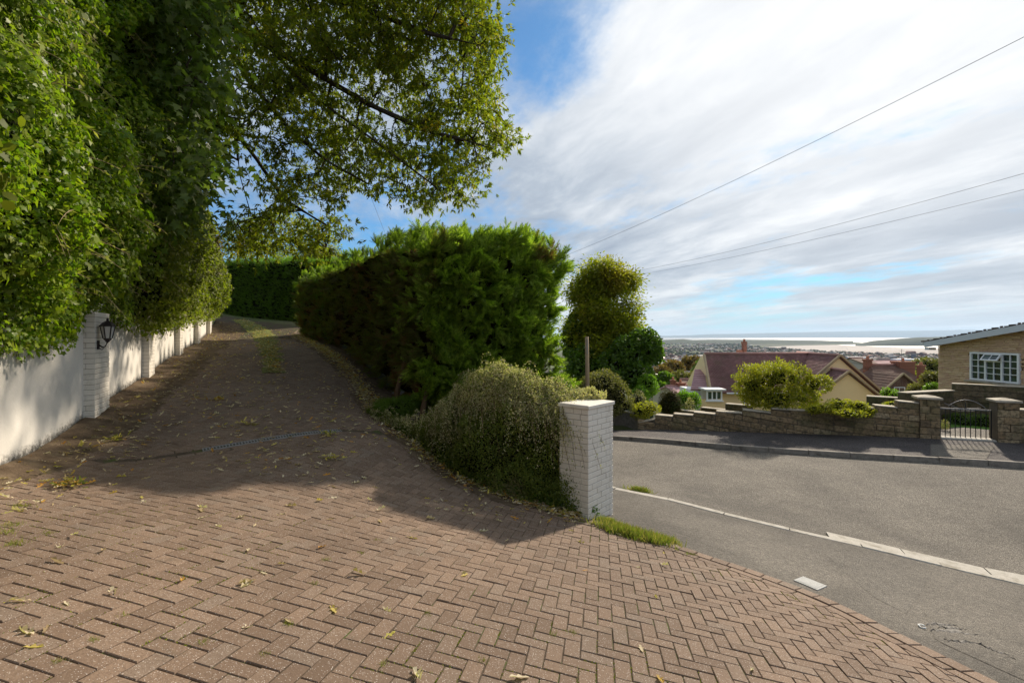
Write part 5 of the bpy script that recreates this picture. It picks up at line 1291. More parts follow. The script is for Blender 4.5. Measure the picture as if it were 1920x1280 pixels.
def frond(n=6, w=.045, L=.42):
    v_ = [(-.02, 0, 0), (.02, 0, 0), (.012, 1, .0), (-.012, 1, .0)]; t_ = [(0, 1, 2), (0, 2, 3)]
    for k in range(n):
        y = .12 + .8 * k / n; l = L * (1 - .75 * k / n)
        for s_ in (-1, 1):
            b_ = len(v_); yy = y + (.05 if s_ > 0 else 0); v_ += [(0, yy - w * .6, 0), (0, yy + w * .9, 0), (s_ * l * .62, yy + l * .80, -.05)]; t_.append((b_, b_ + 1, b_ + 2))
            b_ = len(v_); q = .45; v_ += [(s_ * l * .62 * q, yy + l * .8 * q, -.02), (s_ * l * .62 * (q + .16), yy + l * .8 * (q + .1), -.02), (s_ * l * (.62 * q + .28), yy + l * (.8 * q + .10), -.04)]; t_.append((b_, b_ + 1, b_ + 2))
    return (v_, t_)
T_FROND = frond(5, .095, .46); T_FROND2 = frond(3, .09)
T_BLADE = ([(-.05, 0, 0), (.05, 0, 0), (.035, .55, .06), (-.035, .55, .06), (0, 1, .22)], [(0, 1, 2), (0, 2, 3), (3, 2, 4)])

def shell(surf, n, jit, seed):
    """surf(u, v) -> points and normals; returns n scattered points with a random depth"""
    r_ = np.random.default_rng(seed); u_, v_ = r_.random(n), r_.random(n); p, nn = surf(u_, v_, r_)
    return p, nn, r_
def orient(nn, r_, spread, up=0.0, out=1.0, down=0.0):
    """leaf axis and blade normal from the surface normal"""
    n = len(nn); rnd = r_.normal(size=(n, 3)); b_ = unit(nn * out + rnd * spread + np.array([0, 0, 1.]) * up)
    ax_ = unit(np.cross(b_, r_.normal(size=(n, 3)))) + np.array([0, 0, -1.]) * down; return unit(ax_), b_

# ------------------------------------------------------------------ ivy over the left wall
IV = resample([Vector(p) for p in [(-2.9, -2.5), (-3.3, -.5)] + WALLP[1:]] , 200)
IVp = np.array([(p.x, p.y) for p in IV])
IVd = np.gradient(IVp, axis=0); IVd /= np.linalg.norm(IVd, axis=1)[:, None]; IVn = np.c_[IVd[:, 1], -IVd[:, 0]]
IVz = Hn(IVp[:, 0], IVp[:, 1])
_yb = [-3, 4.9, 5.6, 6.3, 7.0, 7.4, 8.4, 9.6, 10.4, 13.1, 16.2, 19.3, 23]; _zb = [-.05, -.05, -.02, .05, .12, .36, .22, .12, .22, .40, .62, .78, 1.2]
_zt = np.interp
def ivy_point(u_, h, r_=None, inset=0.0):
    k = u_ * (len(IVp) - 1); i = np.clip(k.astype(int), 0, len(IVp) - 2); t = (k - i)[:, None]
    b_ = IVp[i] * (1 - t) + IVp[i + 1] * t; n_ = unit(IVn[i] * (1 - t) + IVn[i + 1] * t)
    zb_ = np.interp(b_[:, 1], _yb, _zb); zt_ = np.interp(b_[:, 1], [-3, 8, 12, 16, 19.5, 22], [5.6, 5.6, 5.6, 5.4, 4.4, 3.6])
    z = zb_ + (zt_ - zb_) * h
    hh = (z - zb_)
    far = sstep(b_[:, 1], 17.5, 20.5)
    bulge = .28 + (.62 - .42 * sstep(b_[:, 1], 8, 14)) * sstep(hh, 0, 1.3) - .35 * sstep(hh, 2.2, 4.5) - .45 * far * sstep(hh, 1.2, 3.0)
    q = np.c_[b_ * 1.0, z]; lump = (fnoise(q + 40, .75, 3) - .5) * (1.25 - .4 * sstep(b_[:, 1], 9, 14)) + (fnoise(q + 80, 2.6, 2) - .5) * .75
    near = 1 - sstep(np.abs(b_[:, 1] - 6.9), .5, 1.1)          # cut back round the lantern
    bulge = bulge - near * (1 - sstep(hh, .1, .9)) * .30
    lump = lump * sstep(hh, -.1, .7)
    o_ = (bulge + lump - inset)[:, None]
    return np.c_[b_ + n_ * o_, z], np.c_[n_, np.zeros(len(n_))], hh
def ivy_normals(u_, h):
    e = .004; a_, _, _ = ivy_point(u_ + e, h); b_, _, _ = ivy_point(u_ - e, h); c_, _, _ = ivy_point(u_, h + e * 4); d_, n0, _ = ivy_point(u_, h - e * 4)
    nn = unit(np.cross(a_ - b_, c_ - d_)); s_ = np.sign((nn * n0).sum(1))[:, None]; return nn * s_
ivy = tag(empty('ivy_hedge', (-5.5, 5, -1.1)), 'bright glossy ivy bank spilling over the white wall along the left side of the drive', 'ivy')
def grid_core(name, fn, nu, nv, mat, parent, smooth=False):
    U, Vv = np.meshgrid(np.linspace(.002, .998, nu), np.linspace(0, 1, nv)); p = fn(U.ravel(), Vv.ravel())
    i = (np.arange(nv - 1)[:, None] * nu + np.arange(nu - 1)[None, :]).ravel(); T = np.r_[np.c_[i, i + 1, i + nu + 1], np.c_[i, i + nu + 1, i + nu]]
    return link(name, fast_mesh(name, p, T, smooth), parent, M[mat])
grid_core('ivy_shade_core', lambda a_, b_: ivy_point(a_, b_, None, .40)[0], 200, 50, 'leaf_core', ivy)  # added dark sheet behind the leaves, blocks light and paints the inner shade
def ivy_band(n, seed, y0, y1, size, tmpl, mat, depth=.34, up=.55, spread=.6, hp=1.0, hmax=1.0, name='foliage'):
    r_ = np.random.default_rng(seed); ulo, uhi = np.interp([y0, y1], IVp[:, 1], np.linspace(0, 1, len(IVp)))
    u_ = r_.uniform(ulo, min(uhi, .995), n); h = r_.random(n) ** hp * hmax; p, n0, hh = ivy_point(u_, h); nn = ivy_normals(u_, h)
    dpt = r_.random(n) ** 1.6 * depth; drop = (r_.random(n) ** 3) * .22 * (1 - sstep(hh, 0, .5)) * (.4 + 1.2 * fnoise(p, 3.0, 2))
    p = p - nn * dpt[:, None] + nn * r_.uniform(0, .05, n)[:, None]; p[:, 2] -= drop
    ax_, b_ = orient(nn, r_, spread, up, 1.0, .7)
    s_ = size * r_.uniform(.55, 1.25, n)
    return leaf_cloud(name, p, ax_, b_, s_, tmpl, mat, ivy, 'stuff')
ivy_band(52000, 11, 3.2, 8.2, .055, T_IVY, 'leaf_ivy', hp=1.1, hmax=.85)
ivy_band(12000, 12, 3.2, 8.2, .085, T_OVAL, 'leaf_ivy', hp=1.2, hmax=.9, name='leaf_sprigs')
ivy_band(26000, 13, 8.2, 13.5, .07, T_ROUND, 'leaf_ivy_far', hp=1.15)
ivy_band(24000, 14, 13.5, 21.8, .085, T_ROUND, 'leaf_ivy_far', hp=1.0)
ivy_band(9000, 15, -2, 3.2, .11, T_ROUND, 'leaf_ivy_far', hp=1.0)
# brambly shoots that stick out of the face, each with its leaves
r_ = np.random.default_rng(31); shoots = MB(); sp, sa, sn = [], [], []
for k in range(150):
    Yk = r_.uniform(4.0, 8.5); u_ = np.array([np.interp(Yk, IVp[:, 1], np.linspace(0, 1, len(IVp)))]); h = np.array([r_.uniform(.08, .8)])
    p0 = ivy_point(u_, h)[0][0]; nn = ivy_normals(u_, h)[0]; d = unit(nn + np.array([.25, -.1, .35]) + r_.normal(size=3) * .35); L = r_.uniform(.2, .5)
    pts = [p0 - nn * .1 + d * L * t + np.array([0, 0, -.10 * L * t * t * 4]) for t in np.linspace(0, 1, 6)]
    shoots.tube([tuple(q) for q in pts], [.0045, .004, .0035, .003, .0025, .0015], 4)
    for t in np.linspace(.25, 1, 9):
        j = min(4, int(t * 5)); q = pts[j] + (pts[j + 1] - pts[j]) * (t * 5 - j); sp.append(q); sa.append(d * .5 + r_.normal(size=3) * .7); sn.append(nn * .3 + np.array([0, 0, 1.]) + r_.normal(size=3) * .3)
leafmat('leaf_shoot', [(.17, .21, .05), (.22, .24, .07), (.13, .19, .04)], .4, .45)
tag(shoots.build('shoot_stems', M['timber_pole'], ivy, True), kind='stuff')
leaf_cloud('shoot_leaves', np.array(sp), np.array(sa), np.array(sn), r_.uniform(.05, .085, len(sp)), T_OVAL, 'leaf_shoot', ivy, 'stuff')
# trailing strands on the wall at the far left
for k in range(7):
    strand = MB(); Ys = 5.0 + .16 * k; lp, la, ln = [], [], []
    i = int(np.interp(Ys, IVp[:, 1], np.arange(len(IVp)))); b_ = IVp[i] + IVn[i] * .025; pts = []
    L = [.24, .34, .20, .30, .18, .28, .2][k]; dx_ = IVd[i] * (.12 if k % 2 else -.15)
    for t in np.linspace(0, 1, 8): q = np.array([b_[0] + dx_[0] * t * L * 3, b_[1] + dx_[1] * t * L * 3, .05 - L * math.sin(t * 1.5) + .02 * math.sin(9 * t)]); pts.append(tuple(q)); lp += [q, q + r_.normal(size=3) * .012]; la += [r_.normal(size=3) + np.array([0, 0, -.6])] * 2; ln += [np.array([IVn[i][0], IVn[i][1], .3])] * 2
    strand.tube(pts, .003, 4); o = strand.build('trailing_stem', M['bark'], ivy)
    leaf_cloud('strand_leaves', np.array(lp), np.array(la), np.array(ln), r_.uniform(.025, .045, len(lp)), T_IVY, 'leaf_ivy', o, 'stuff')
# the largest single leaves at the face of the bank, each its own
def leaf_object_mesh(name, tmpl, mat, s_=1.0):
    me = bpy.data.meshes.new(name); me.from_pydata([tuple(s_ * np.array(q)) for q in tmpl[0]], [], tmpl[1]); me.materials.append(M[mat]); me.update(); return me
palm = leaf_object_mesh('leaf', T_PALM, 'leaf_ivy')
r_ = np.random.default_rng(5); u_ = np.interp(r_.uniform(4.4, 8.4, 220), IVp[:, 1], np.linspace(0, 1, len(IVp))); h = r_.uniform(.1, .8, 220); p = ivy_point(u_, h)[0]; nn = ivy_normals(u_, h); ax_, b_ = orient(nn, r_, .35, .5, 1, .9)
for q, a_, n_, s_ in zip(p + nn * .06, ax_, b_, r_.uniform(.10, .15, 220)):
    a_, n_ = Vector(a_), Vector(n_); x_ = a_.cross(n_).normalized(); n_ = x_.cross(a_)
    o = bpy.data.objects.new('leaf', palm); COL.objects.link(o); o.parent = ivy; o.matrix_parent_inverse = wmat(ivy).inverted()
    o.matrix_basis = Matrix.Translation(Vector(q)) @ Matrix((x_, a_, n_)).transposed().to_4x4() @ Matrix.Scale(s_, 4)

# ------------------------------------------------------------------ trees with limbs
def in_poly(px, py, poly):
    c = np.zeros(len(px), bool); n = len(poly)
    for i in range(n):
        x1, y1 = poly[i]; x2, y2 = poly[(i + 1) % n]
        hit_ = ((y1 > py) != (y2 > py)) & (px < (x2 - x1) * (py - y1) / (y2 - y1 + 1e-12) + x1); c ^= hit_
    return c
def grow(limbs, targets, seed, step=.28, sag=.06, r0=.0032, ex=.48):
    """limbs: polylines (world, trunk first; later limbs start on an earlier one). Returns nodes, parent, radius"""
    nodes, par = [], []
    for li, (pl, attach) in enumerate(limbs):
        pl = [Vector(q) for q in pl]; prev = -1
        if nodes: prev = min(range(len(nodes)), key=lambda k: (nodes[k] - pl[0]).length)
        for a_, b_ in zip(pl, pl[1:]):
            m_ = max(1, int((b_ - a_).length / .2))
            for q in range(m_): nodes.append(a_.lerp(b_, q / m_)); par.append(prev); prev = len(nodes) - 1
        nodes.append(pl[-1]); par.append(prev)
    rnd = random.Random(seed); A_ = np.array([tuple(q) for q in nodes]); T_ = np.array(targets)
    order = np.argsort([np.min(((A_ - t) ** 2).sum(1)) for t in T_]); tips = []
    buf = np.zeros((len(nodes) + len(T_) * 14, 3)); buf[:len(nodes)] = A_; cnt = len(nodes)
    for ti in order:
        t = T_[ti]; d2 = ((buf[:cnt] - t) ** 2).sum(1); k = int(d2.argmin()); dd = math.sqrt(d2[k]); m_ = max(1, min(12, int(dd / step))); a_ = Vector(buf[k]); b_ = Vector(t); prev = k
        for q in range(1, m_ + 1):
            f_ = q / m_; p_ = a_.lerp(b_, f_) + Vector((rnd.uniform(-1, 1), rnd.uniform(-1, 1), rnd.uniform(-1, 1))) * .05 * (f_ < 1) + Vector((0, 0, sag * math.sin(f_ * math.pi)))
            nodes.append(p_); par.append(prev); buf[cnt] = tuple(p_); prev = cnt; cnt += 1
        tips.append(prev)
    w_ = np.zeros(cnt); w_[tips] = 1; par = np.array(par)
    for k in range(cnt - 1, -1, -1):
        if par[k] >= 0: w_[par[k]] += w_[k]
    rad = r0 * np.maximum(w_, .6) ** ex
    return np.array([tuple(q) for q in nodes]), par, rad, tips
def branch_mesh(name, nd, par, rad, mat, parent, nside=5, rmin=0.0, kind=None, rmax=9):
    sel = np.where((par >= 0) & (rad >= rmin) & (rad < rmax))[0]
    if len(sel) == 0: return
    b_, a_ = nd[sel], nd[par[sel]]; t = unit(b_ - a_); up = np.where(np.abs(t[:, 2:3]) < .9, np.array([[0, 0, 1.]]), np.array([[1., 0, 0]])); x_ = unit(np.cross(t, up)); y_ = np.cross(x_, t)
    ang = np.arange(nside) * 2 * np.pi / nside; ring = (np.cos(ang)[None, :, None] * x_[:, None] + np.sin(ang)[None, :, None] * y_[:, None])
    ra = np.minimum(rad[par[sel]], rad[sel] * 1.5); V = np.concatenate([a_[:, None] - (t * ra[:, None] * .3)[:, None] + ring * ra[:, None, None], b_[:, None] + ring * rad[sel][:, None, None]], 1)
    k = np.arange(nside); k2 = (k + 1) % nside; tt = np.r_[np.c_[k, k2, k2 + nside], np.c_[k, k2 + nside, k + nside]]; T = (tt[None] + (np.arange(len(sel)) * 2 * nside)[:, None, None]).reshape(-1, 3)
    o = link(name, fast_mesh(name, V.reshape(-1, 3), T, True), parent, M[mat])
    if kind: tag(o, kind=kind)
    return o
def twig_leaves(name, centres, n_each, spread, size, tmpl, mat, parent, seed, droop=.5, flat=.45, kind='stuff'):
    r_ = np.random.default_rng(seed); C_ = np.repeat(np.array(centres), n_each, axis=0); n = len(C_)
    off_ = r_.normal(size=(n, 3)) * spread * np.array([1, 1, flat]); p = C_ + off_; p[:, 2] -= np.abs(r_.normal(size=n)) * spread * .35
    ax_ = unit(off_ + r_.normal(size=(n, 3)) * spread * .8) + np.array([0, 0, -droop]); b_ = unit(np.array([0, 0, 1.]) + r_.normal(size=(n, 3)) * .65)
    return leaf_cloud(name, p, ax_, b_, size * r_.uniform(.6, 1.2, n), tmpl, mat, parent, kind)
def rosettes(name, centres, tips_n, leaves_n, spread, size, tmpl, mat, parent, seed, droop=.35):
    """leaves in bursts at the ends of short shoots, as oaks carry them"""
    r_ = np.random.default_rng(seed); C_ = np.repeat(np.array(centres), tips_n, axis=0); n = len(C_); sh = r_.normal(size=(n, 3)) * spread * np.array([1, 1, .75]); tipp = C_ + sh
    hd = unit(sh + np.array([0, 0, -.12]) + r_.normal(size=(n, 3)) * .12); T_ = np.repeat(tipp, leaves_n, axis=0); Hd = np.repeat(hd, leaves_n, axis=0); m_ = len(T_)
    ax_ = unit(Hd * .8 + r_.normal(size=(m_, 3)) * .75 - np.array([0, 0, droop])); p = T_ - Hd * (r_.random((m_, 1)) * .10) ; b_ = unit(np.array([0, 0, 1.]) - ax_ * ax_[:, 2:3] + r_.normal(size=(m_, 3)) * .45)
    return leaf_cloud(name, p, ax_, b_, size * r_.uniform(.6, 1.15, m_), tmpl, mat, parent, 'stuff')
def region_targets(poly, yr, n, seed, lim=.42, sc=.9, holes=(), side_bias=1.0):
    r_ = np.random.default_rng(seed); xs = [q[0] for q in poly]; ys = [q[1] for q in poly]; outp = []
    while len(outp) < n:
        px = r_.uniform(min(xs), max(xs), 4000); py = r_.uniform(min(ys), max(ys), 4000); Y = r_.uniform(yr[0], yr[1], 4000)
        ok = in_poly(px, py, poly)
        for hx, hy, hr in holes: ok &= ((px - hx) ** 2 + (py - hy) ** 2 > hr * hr) | (r_.random(4000) < .03)
        w_ = np.c_[(px - CX) / F * Y, Y, (HY - py) / F * Y]; ok &= fnoise(w_ + 7, sc, 3) > lim
        outp += list(w_[ok])
    return outp[:n]
V3 = lambda px, py, Y: tuple(P(px, py, Y))
oak = tag(empty('oak_tree', (-11.2, 13.6, .2)), 'large spreading oak with narrow lobed leaves overhanging the drive from the upper left', 'tree')
limbs = [([(-11.2, 13.6, .2), (-11.1, 13.6, 2.6), (-10.8, 13.5, 5.4), (-9.9, 13.2, 8.6), (-9.0, 13.0, 10.4)], None),
         ([(-10.4, 13.4, 7.0), V3(300, -40, 14.17), V3(400, 35, 13.60), V3(500, 85, 13.18), V3(600, 142, 12.89), V3(690, 195, 12.61), V3(800, 245, 12.33), V3(890, 268, 12.19)], None),
         ([(-10.9, 13.6, 4.6), V3(330, 190, 14.45), V3(440, 245, 14.17), V3(482, 300, 13.89), V3(530, 372, 13.60), V3(600, 415, 13.32)], None),
         ([V3(400, 35, 13.60), V3(465, 150, 13.32), V3(545, 245, 13.04), V3(610, 300, 12.75), V3(690, 345, 12.61)], None),
         ([(-10.1, 13.3, 8.0), V3(450, -60, 13.32), V3(640, 0, 12.47), V3(800, 62, 11.90), V3(900, 85, 11.62)], None),
         ([V3(500, 85, 13.18), V3(600, 190, 12.47), V3(700, 262, 11.76), V3(790, 330, 11.34), V3(850, 375, 11.19)], None),
         ([V3(640, 0, 12.47), V3(760, -120, 12.19), V3(880, -160, 12.04)], None),
         ([V3(440, 245, 14.17), V3(450, 330, 13.32), V3(470, 400, 13.04)], None)]
OAKPOLY = [(210, -420), (760, -430), (900, -260), (935, -60), (918, 0), (952, 105), (905, 160), (950, 235), (972, 258), (900, 305), (905, 350), (868, 402), (835, 375), (790, 398), (735, 345), (700, 372), (660, 345), (640, 372), (655, 440), (600, 480), (520, 470), (455, 478), (405, 425), (440, 392), (378, 345), (330, 260), (240, 120), (200, -100)]
HOLES = [(438, 362, 62), (580, 392, 36), (505, 235, 26), (560, 285, 26), (690, 380, 26), (385, 395, 34), (620, 225, 18), (480, 300, 22), (500, 375, 26), (420, 290, 20), (700, 150, 14), (540, 60, 14), (800, 130, 12), (455, 130, 14)]
tg = region_targets(OAKPOLY, (11.0, 15.2), 2500, 21, .40, .55, HOLES)
nd, par, rad, tips = grow(limbs, tg, 3, r0=.0052, ex=.50)
branch_mesh('trunk', nd, par, rad, 'bark', oak, 9, .035)
branch_mesh('branches', nd, par, rad, 'bark', oak, 5, .0075, None, .035)
branch_mesh('twigs', nd, par, rad, 'bark', oak, 3, 0, 'stuff', .0075)
tg = np.array(tg); near_ = rng.random(len(tg)) < .5
rosettes('foliage', tg[::3], 8, 9, .20, .145, T_OAK, 'leaf_oak', oak, 41); rosettes('inner_foliage', [q for i, q in enumerate(tg) if i % 3], 13, 10, .24, .145, T_OAKS, 'leaf_oak', oak, 43)
# sycamore behind the ivy, deep in shade
syc = tag(empty('sycamore_tree', (-7.9, 8.9, -.3)), 'dark sycamore with broad lobed leaves standing in the shade behind the ivy bank', 'tree')
SYCPOLY = [(120, -300), (330, -320), (420, -80), (400, 120), (360, 210), (415, 300), (395, 385), (330, 420), (240, 430), (190, 330), (150, 180), (110, 0)]
tg2 = region_targets(SYCPOLY, (7.0, 9.6), 620, 22, .33, .8)
nd, par, rad, tips = grow([([(-7.9, 8.9, -.3), (-7.8, 8.9, 2.0), (-7.3, 8.7, 4.0), (-6.6, 8.4, 5.6)], None), ([(-7.7, 8.9, 2.6), V3(330, 200, 8.4), V3(380, 150, 8.0)], None)], tg2, 5)
branch_mesh('trunk', nd, par, rad, 'bark', syc, 8, .03); branch_mesh('branches', nd, par, rad, 'bark', syc, 4, .004, 'stuff', .03)
twig_leaves('foliage', tg2, 26, .24, .135, T_PALM, 'leaf_sycamore', syc, 42, .8)

# ------------------------------------------------------------------ conifer hedge beside the drive
HL = [Vector(q) for q in ((-1.75, 9.35), (-2.9, 11.6), (-4.3, 13.9), (-6.0, 16.4), (-8.3, 19.4), (-9.05, 20.3))]
HLr = resample(chaikin(HL, 2), 120); HLp = np.array([(q.x, q.y) for q in HLr]); HLd = np.gradient(HLp, axis=0); HLd /= np.linalg.norm(HLd, axis=1)[:, None]; HLn = np.c_[-HLd[:, 1], HLd[:, 0]]      # normal towards the drive
_hs = np.linspace(0, 1, 120)
def hz_top(s_): return np.interp(s_, [0, .2, .4, .65, 1], [2.0, 2.32, 2.5, 2.5, 2.52])
WH = 3.1
def conifer_side(s_, h, which):
    x = np.interp(s_, _hs, HLp[:, 0]); y = np.interp(s_, _hs, HLp[:, 1]); nx = np.interp(s_, _hs, HLn[:, 0]); ny = np.interp(s_, _hs, HLn[:, 1]); n_ = unit(np.c_[nx, ny])
    zb_ = Hn(x, y) + .05 + .25 * (1 - sstep(s_, .0, .25)); zt_ = hz_top(s_); z = zb_ + (zt_ - zb_) * h
    return x, y, z, n_
def hedge_pts(n, part, seed, inset=0.0, uv=None):
    r_ = np.random.default_rng(seed); u_ = r_.random(n) if uv is None else uv[0]; v_ = r_.random(n) if uv is None else uv[1]
    if part == 'side':
        x, y, z, n_ = conifer_side(u_, v_, 0); curve = -.35 * sstep(v_, .8, 1.0) - .15 * (1 - sstep(v_, 0, .25)); p = np.c_[x, y, z]; nn = np.c_[n_, np.zeros(len(x))]; nn[:, 2] += .8 * sstep(v_, .85, 1.0)
        lump = (fnoise(p + 3, .9, 3) - .5) * .55; p = p + nn * (curve + lump - inset)[:, None]
    elif part == 'top':
        x, y, z, n_ = conifer_side(u_, np.ones(len(u_)), 0); w_ = v_ * WH; p = np.c_[x - n_[:, 0] * w_, y - n_[:, 1] * w_, z + .10 * np.sin(v_ * math.pi)]; nn = np.tile([0, 0, 1.], (len(x), 1))
        lump = (fnoise(p + 3, .9, 3) - .5) * .5; p[:, 2] += lump - inset; p = p - np.c_[n_, np.zeros(len(x))] * (inset * .3)
    elif part == 'back':
        x, y, z, n_ = conifer_side(u_, v_, 0); p = np.c_[x - n_[:, 0] * WH, y - n_[:, 1] * WH, np.minimum(z, hz_top(u_)) - .0]; nn = np.c_[-n_, np.zeros(len(x))]
        lump = (fnoise(p + 3, .9, 3) - .5) * .5; p = p + nn * (lump - inset)[:, None]
    else:   # end facing the gate
        a_ = HLp[0]; n_ = HLn[0]; b_ = a_ - n_ * 2.9 + HLd[0] * -.35; q = a_[None] * (1 - u_[:, None]) + b_[None] * u_[:, None]
        zb_ = np.interp(u_, [0, 1], [-1.75, -2.75]) + .25; zt_ = np.interp(u_, [0, .3, .7, 1], [1.90, 1.98, 1.86, 1.60]); z = zb_ + (zt_ - zb_) * v_
        d_ = -HLd[0]; nn = np.c_[np.tile(d_, (len(u_), 1)) + n_[None] * (.9 * (1 - sstep(u_, 0, .12)) - .9 * sstep(u_, .88, 1))[:, None], .9 * sstep(v_, .88, 1.0)]; nn = unit(nn)
        out_ = .42 * np.sin(u_ * math.pi) ** .6 * (1 - .5 * sstep(v_, .75, 1)) - .25 * (1 - sstep(v_, 0, .2)); p = np.c_[q, z]; lump = (fnoise(p + 3, 1.0, 3) - .5) * .75 + (fnoise(p + 33, 3.2, 2) - .5) * .30
        p = p + nn * (lump - inset)[:, None]; p[:, :2] += d_[None] * out_[:, None]
    return p, unit(nn), r_
hedge = tag(empty('conifer_hedge', (HL[0].x, HL[0].y, -1.75)), 'tall shaggy conifer hedge in the middle, running back along the right of the drive', 'hedge')
for prt, nu, nv in (('side', 90, 24), ('top', 90, 16), ('back', 90, 20), ('end', 30, 26)):
    grid_core('dark_core', lambda a_, b_, prt=prt: hedge_pts(len(a_), prt, 1, .34, (a_, b_))[0], nu, nv, 'core_brown', hedge)  # near-black inner sheets, fill the gaps between fronds with painted shade
def sprays(n, prt, seed, size, mat, tmpl, up=.45, fwd=.9, depth=.30, per=9, name='foliage', usel=None, jut=.16, tw=.30):
    """plumes: a handful of fronds fanned round one shoot, plume after plume"""
    m0 = n // per; p, nn, r_ = hedge_pts(m0, prt, seed)
    if usel: k = usel(p); p, nn = p[k], nn[k]
    m0 = len(p); sh = unit(nn * fwd + np.array([0, 0, 1.]) * up + r_.normal(size=(m0, 3)) * .42); p = p - nn * (r_.random(m0) ** 1.3 * depth)[:, None] + nn * (r_.random(m0) ** 2 * jut)[:, None]
    P_ = np.repeat(p, per, axis=0); S_ = np.repeat(sh, per, axis=0); N_ = np.repeat(nn, per, axis=0); m_ = len(P_); bl_ = np.repeat(unit(np.array([0, 0, 1.]) * .8 + nn * .5 + r_.normal(size=(m0, 3)) * .4), per, axis=0)
    ax_ = unit(S_ + r_.normal(size=(m_, 3)) * tw); t_ = r_.random(m_)[:, None]; b_ = unit(bl_ + r_.normal(size=(m_, 3)) * .25); ss = np.repeat(r_.uniform(.7, 1.25, m0), per) * size * r_.uniform(.6, 1.15, m_)
    return leaf_cloud(name, P_ - S_ * size * .5 + S_ * t_ * size * .55, ax_, b_, ss, tmpl, mat, hedge, 'stuff')
sprays(9500, 'end', 51, .31, 'leaf_conifer', T_FROND)
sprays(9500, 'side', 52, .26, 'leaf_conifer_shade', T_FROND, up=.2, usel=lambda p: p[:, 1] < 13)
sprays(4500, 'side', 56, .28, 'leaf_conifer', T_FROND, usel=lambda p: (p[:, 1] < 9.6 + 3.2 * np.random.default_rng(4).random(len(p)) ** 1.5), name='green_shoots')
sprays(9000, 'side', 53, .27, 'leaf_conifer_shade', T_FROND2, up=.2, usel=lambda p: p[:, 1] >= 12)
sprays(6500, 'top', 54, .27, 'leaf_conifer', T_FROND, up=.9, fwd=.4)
sprays(1500, 'back', 55, .32, 'leaf_conifer', T_FROND2)
sprays(4200, 'side', 60, .22, 'leaf_conifer_far', T_FROND2, up=.3, usel=lambda p: p[:, 1] > 17.2, name='sunlit_foliage')  # greener fronds at the far end, sunlight put into the colour
# leaders left untrimmed along the top, leaning to the right
r_ = np.random.default_rng(77); lp, la, ln, ls = [], [], [], []
for k in range(190):
    u_ = np.array([r_.random() ** .75]); v_ = np.array([r_.uniform(.02, .98)])
    if k < 130: p, nn, _ = hedge_pts(1, 'end', 0, 0, (u_, np.array([r_.uniform(.92, 1.0)])))
    else: p, nn, _ = hedge_pts(1, 'top', 0, 0, (u_ * .35, v_))
    L = r_.uniform(.22, .58); d = unit(np.array([.55, -.1, .75]) + r_.normal(size=3) * .3)
    for t in np.linspace(0, 1, 5):
        lp.append(p[0] - d * .1 + d * L * t * .8); la.append(d + r_.normal(size=3) * .28); ln.append(r_.normal(size=3)); ls.append(L * (.75 - .4 * t))
leaf_cloud('leaders', np.array(lp), np.array(la), np.array(ln), np.array(ls), T_FROND, 'leaf_conifer', hedge, 'stuff')
for (px, py, Y) in ((790, 768, 9.2), (742, 740, 10.5)):
    x, y = (px - CX) / F * Y, Y; z = H(x, y); mb = MB(); mb.tube([(x, y, z - .1), (x + .02, y + .02, z + .45), (x + .12, y + .16, z + .95), (x + .3, y + .4, z + 1.6)], [.062, .055, .045, .03], 7); mb.build('trunk', M['bark_brown'], hedge, True)

# generic hedge box for the rest
def box_hedge(name, label, cat, a_, b_, wd, zt0, zt1, drop, n, size, tmpl, mat, seed, lumps=.3, up=.4, core='leaf_core', top_mat=None, dens_top=.3, spread=.5, group=None):
    a_, b_ = Vector(a_), Vector(b_); d = b_ - a_; L = d.length; d.normalize(); nf = Vector((d.y, -d.x))     # nf points to the viewer when a is left of b
    r_ = np.random.default_rng(seed); root = tag(empty(name, (a_.x, a_.y, min(zt0, zt1) - drop)), label, cat, group)
    def srf(u_, v_, face, inset):
        zt_ = zt0 + (zt1 - zt0) * u_; zb_ = zt_ - drop
        if face == 0: p = np.c_[a_.x + d.x * L * u_, a_.y + d.y * L * u_, zb_ + drop * v_]; nn = np.tile([nf.x, nf.y, 0.], (len(u_), 1))
        elif face == 1: p = np.c_[a_.x + d.x * L * u_ - nf.x * wd * v_, a_.y + d.y * L * u_ - nf.y * wd * v_, zt_]; nn = np.tile([0, 0, 1.], (len(u_), 1))
        elif face == 2: p = np.c_[a_.x + d.x * L * u_ - nf.x * wd, a_.y + d.y * L * u_ - nf.y * wd, zb_ + drop * v_]; nn = np.tile([-nf.x, -nf.y, 0.], (len(u_), 1))
        else:
            e = 0 if face == 3 else 1; q = a_ + d * L * e; zt_ = zt0 + (zt1 - zt0) * e; s_ = -1 if face == 3 else 1
            p = np.c_[q.x - nf.x * wd * u_, q.y - nf.y * wd * u_, zt_ - drop + drop * v_]; nn = np.tile([d.x * s_, d.y * s_, 0.], (len(u_), 1))
        return p + nn * (((fnoise(p + 9, 1.1, 3) - .5) * lumps * 2) - inset)[:, None], nn
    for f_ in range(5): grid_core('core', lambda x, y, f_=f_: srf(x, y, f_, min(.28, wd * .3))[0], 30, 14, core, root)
    areas = [L * drop, L * wd, L * drop * .3, wd * drop, wd * drop]; tot = sum(areas)
    for f_ in range(5):
        k = int(n * areas[f_] / tot); p, nn = srf(r_.random(k), r_.random(k), f_, 0); p -= nn * (r_.random(k) * .2)[:, None]
        ax_ = unit(nn + np.array([0, 0, up]) + r_.normal(size=(k, 3)) * spread); bb = unit(nn + r_.normal(size=(k, 3)) * .6 + np.array([0, 0, .4]))
        leaf_cloud('foliage', p, ax_, bb, size * r_.uniform(.6, 1.2, k), tmpl, top_mat if (f_ == 1 and top_mat) else mat, root, 'stuff')
    return root
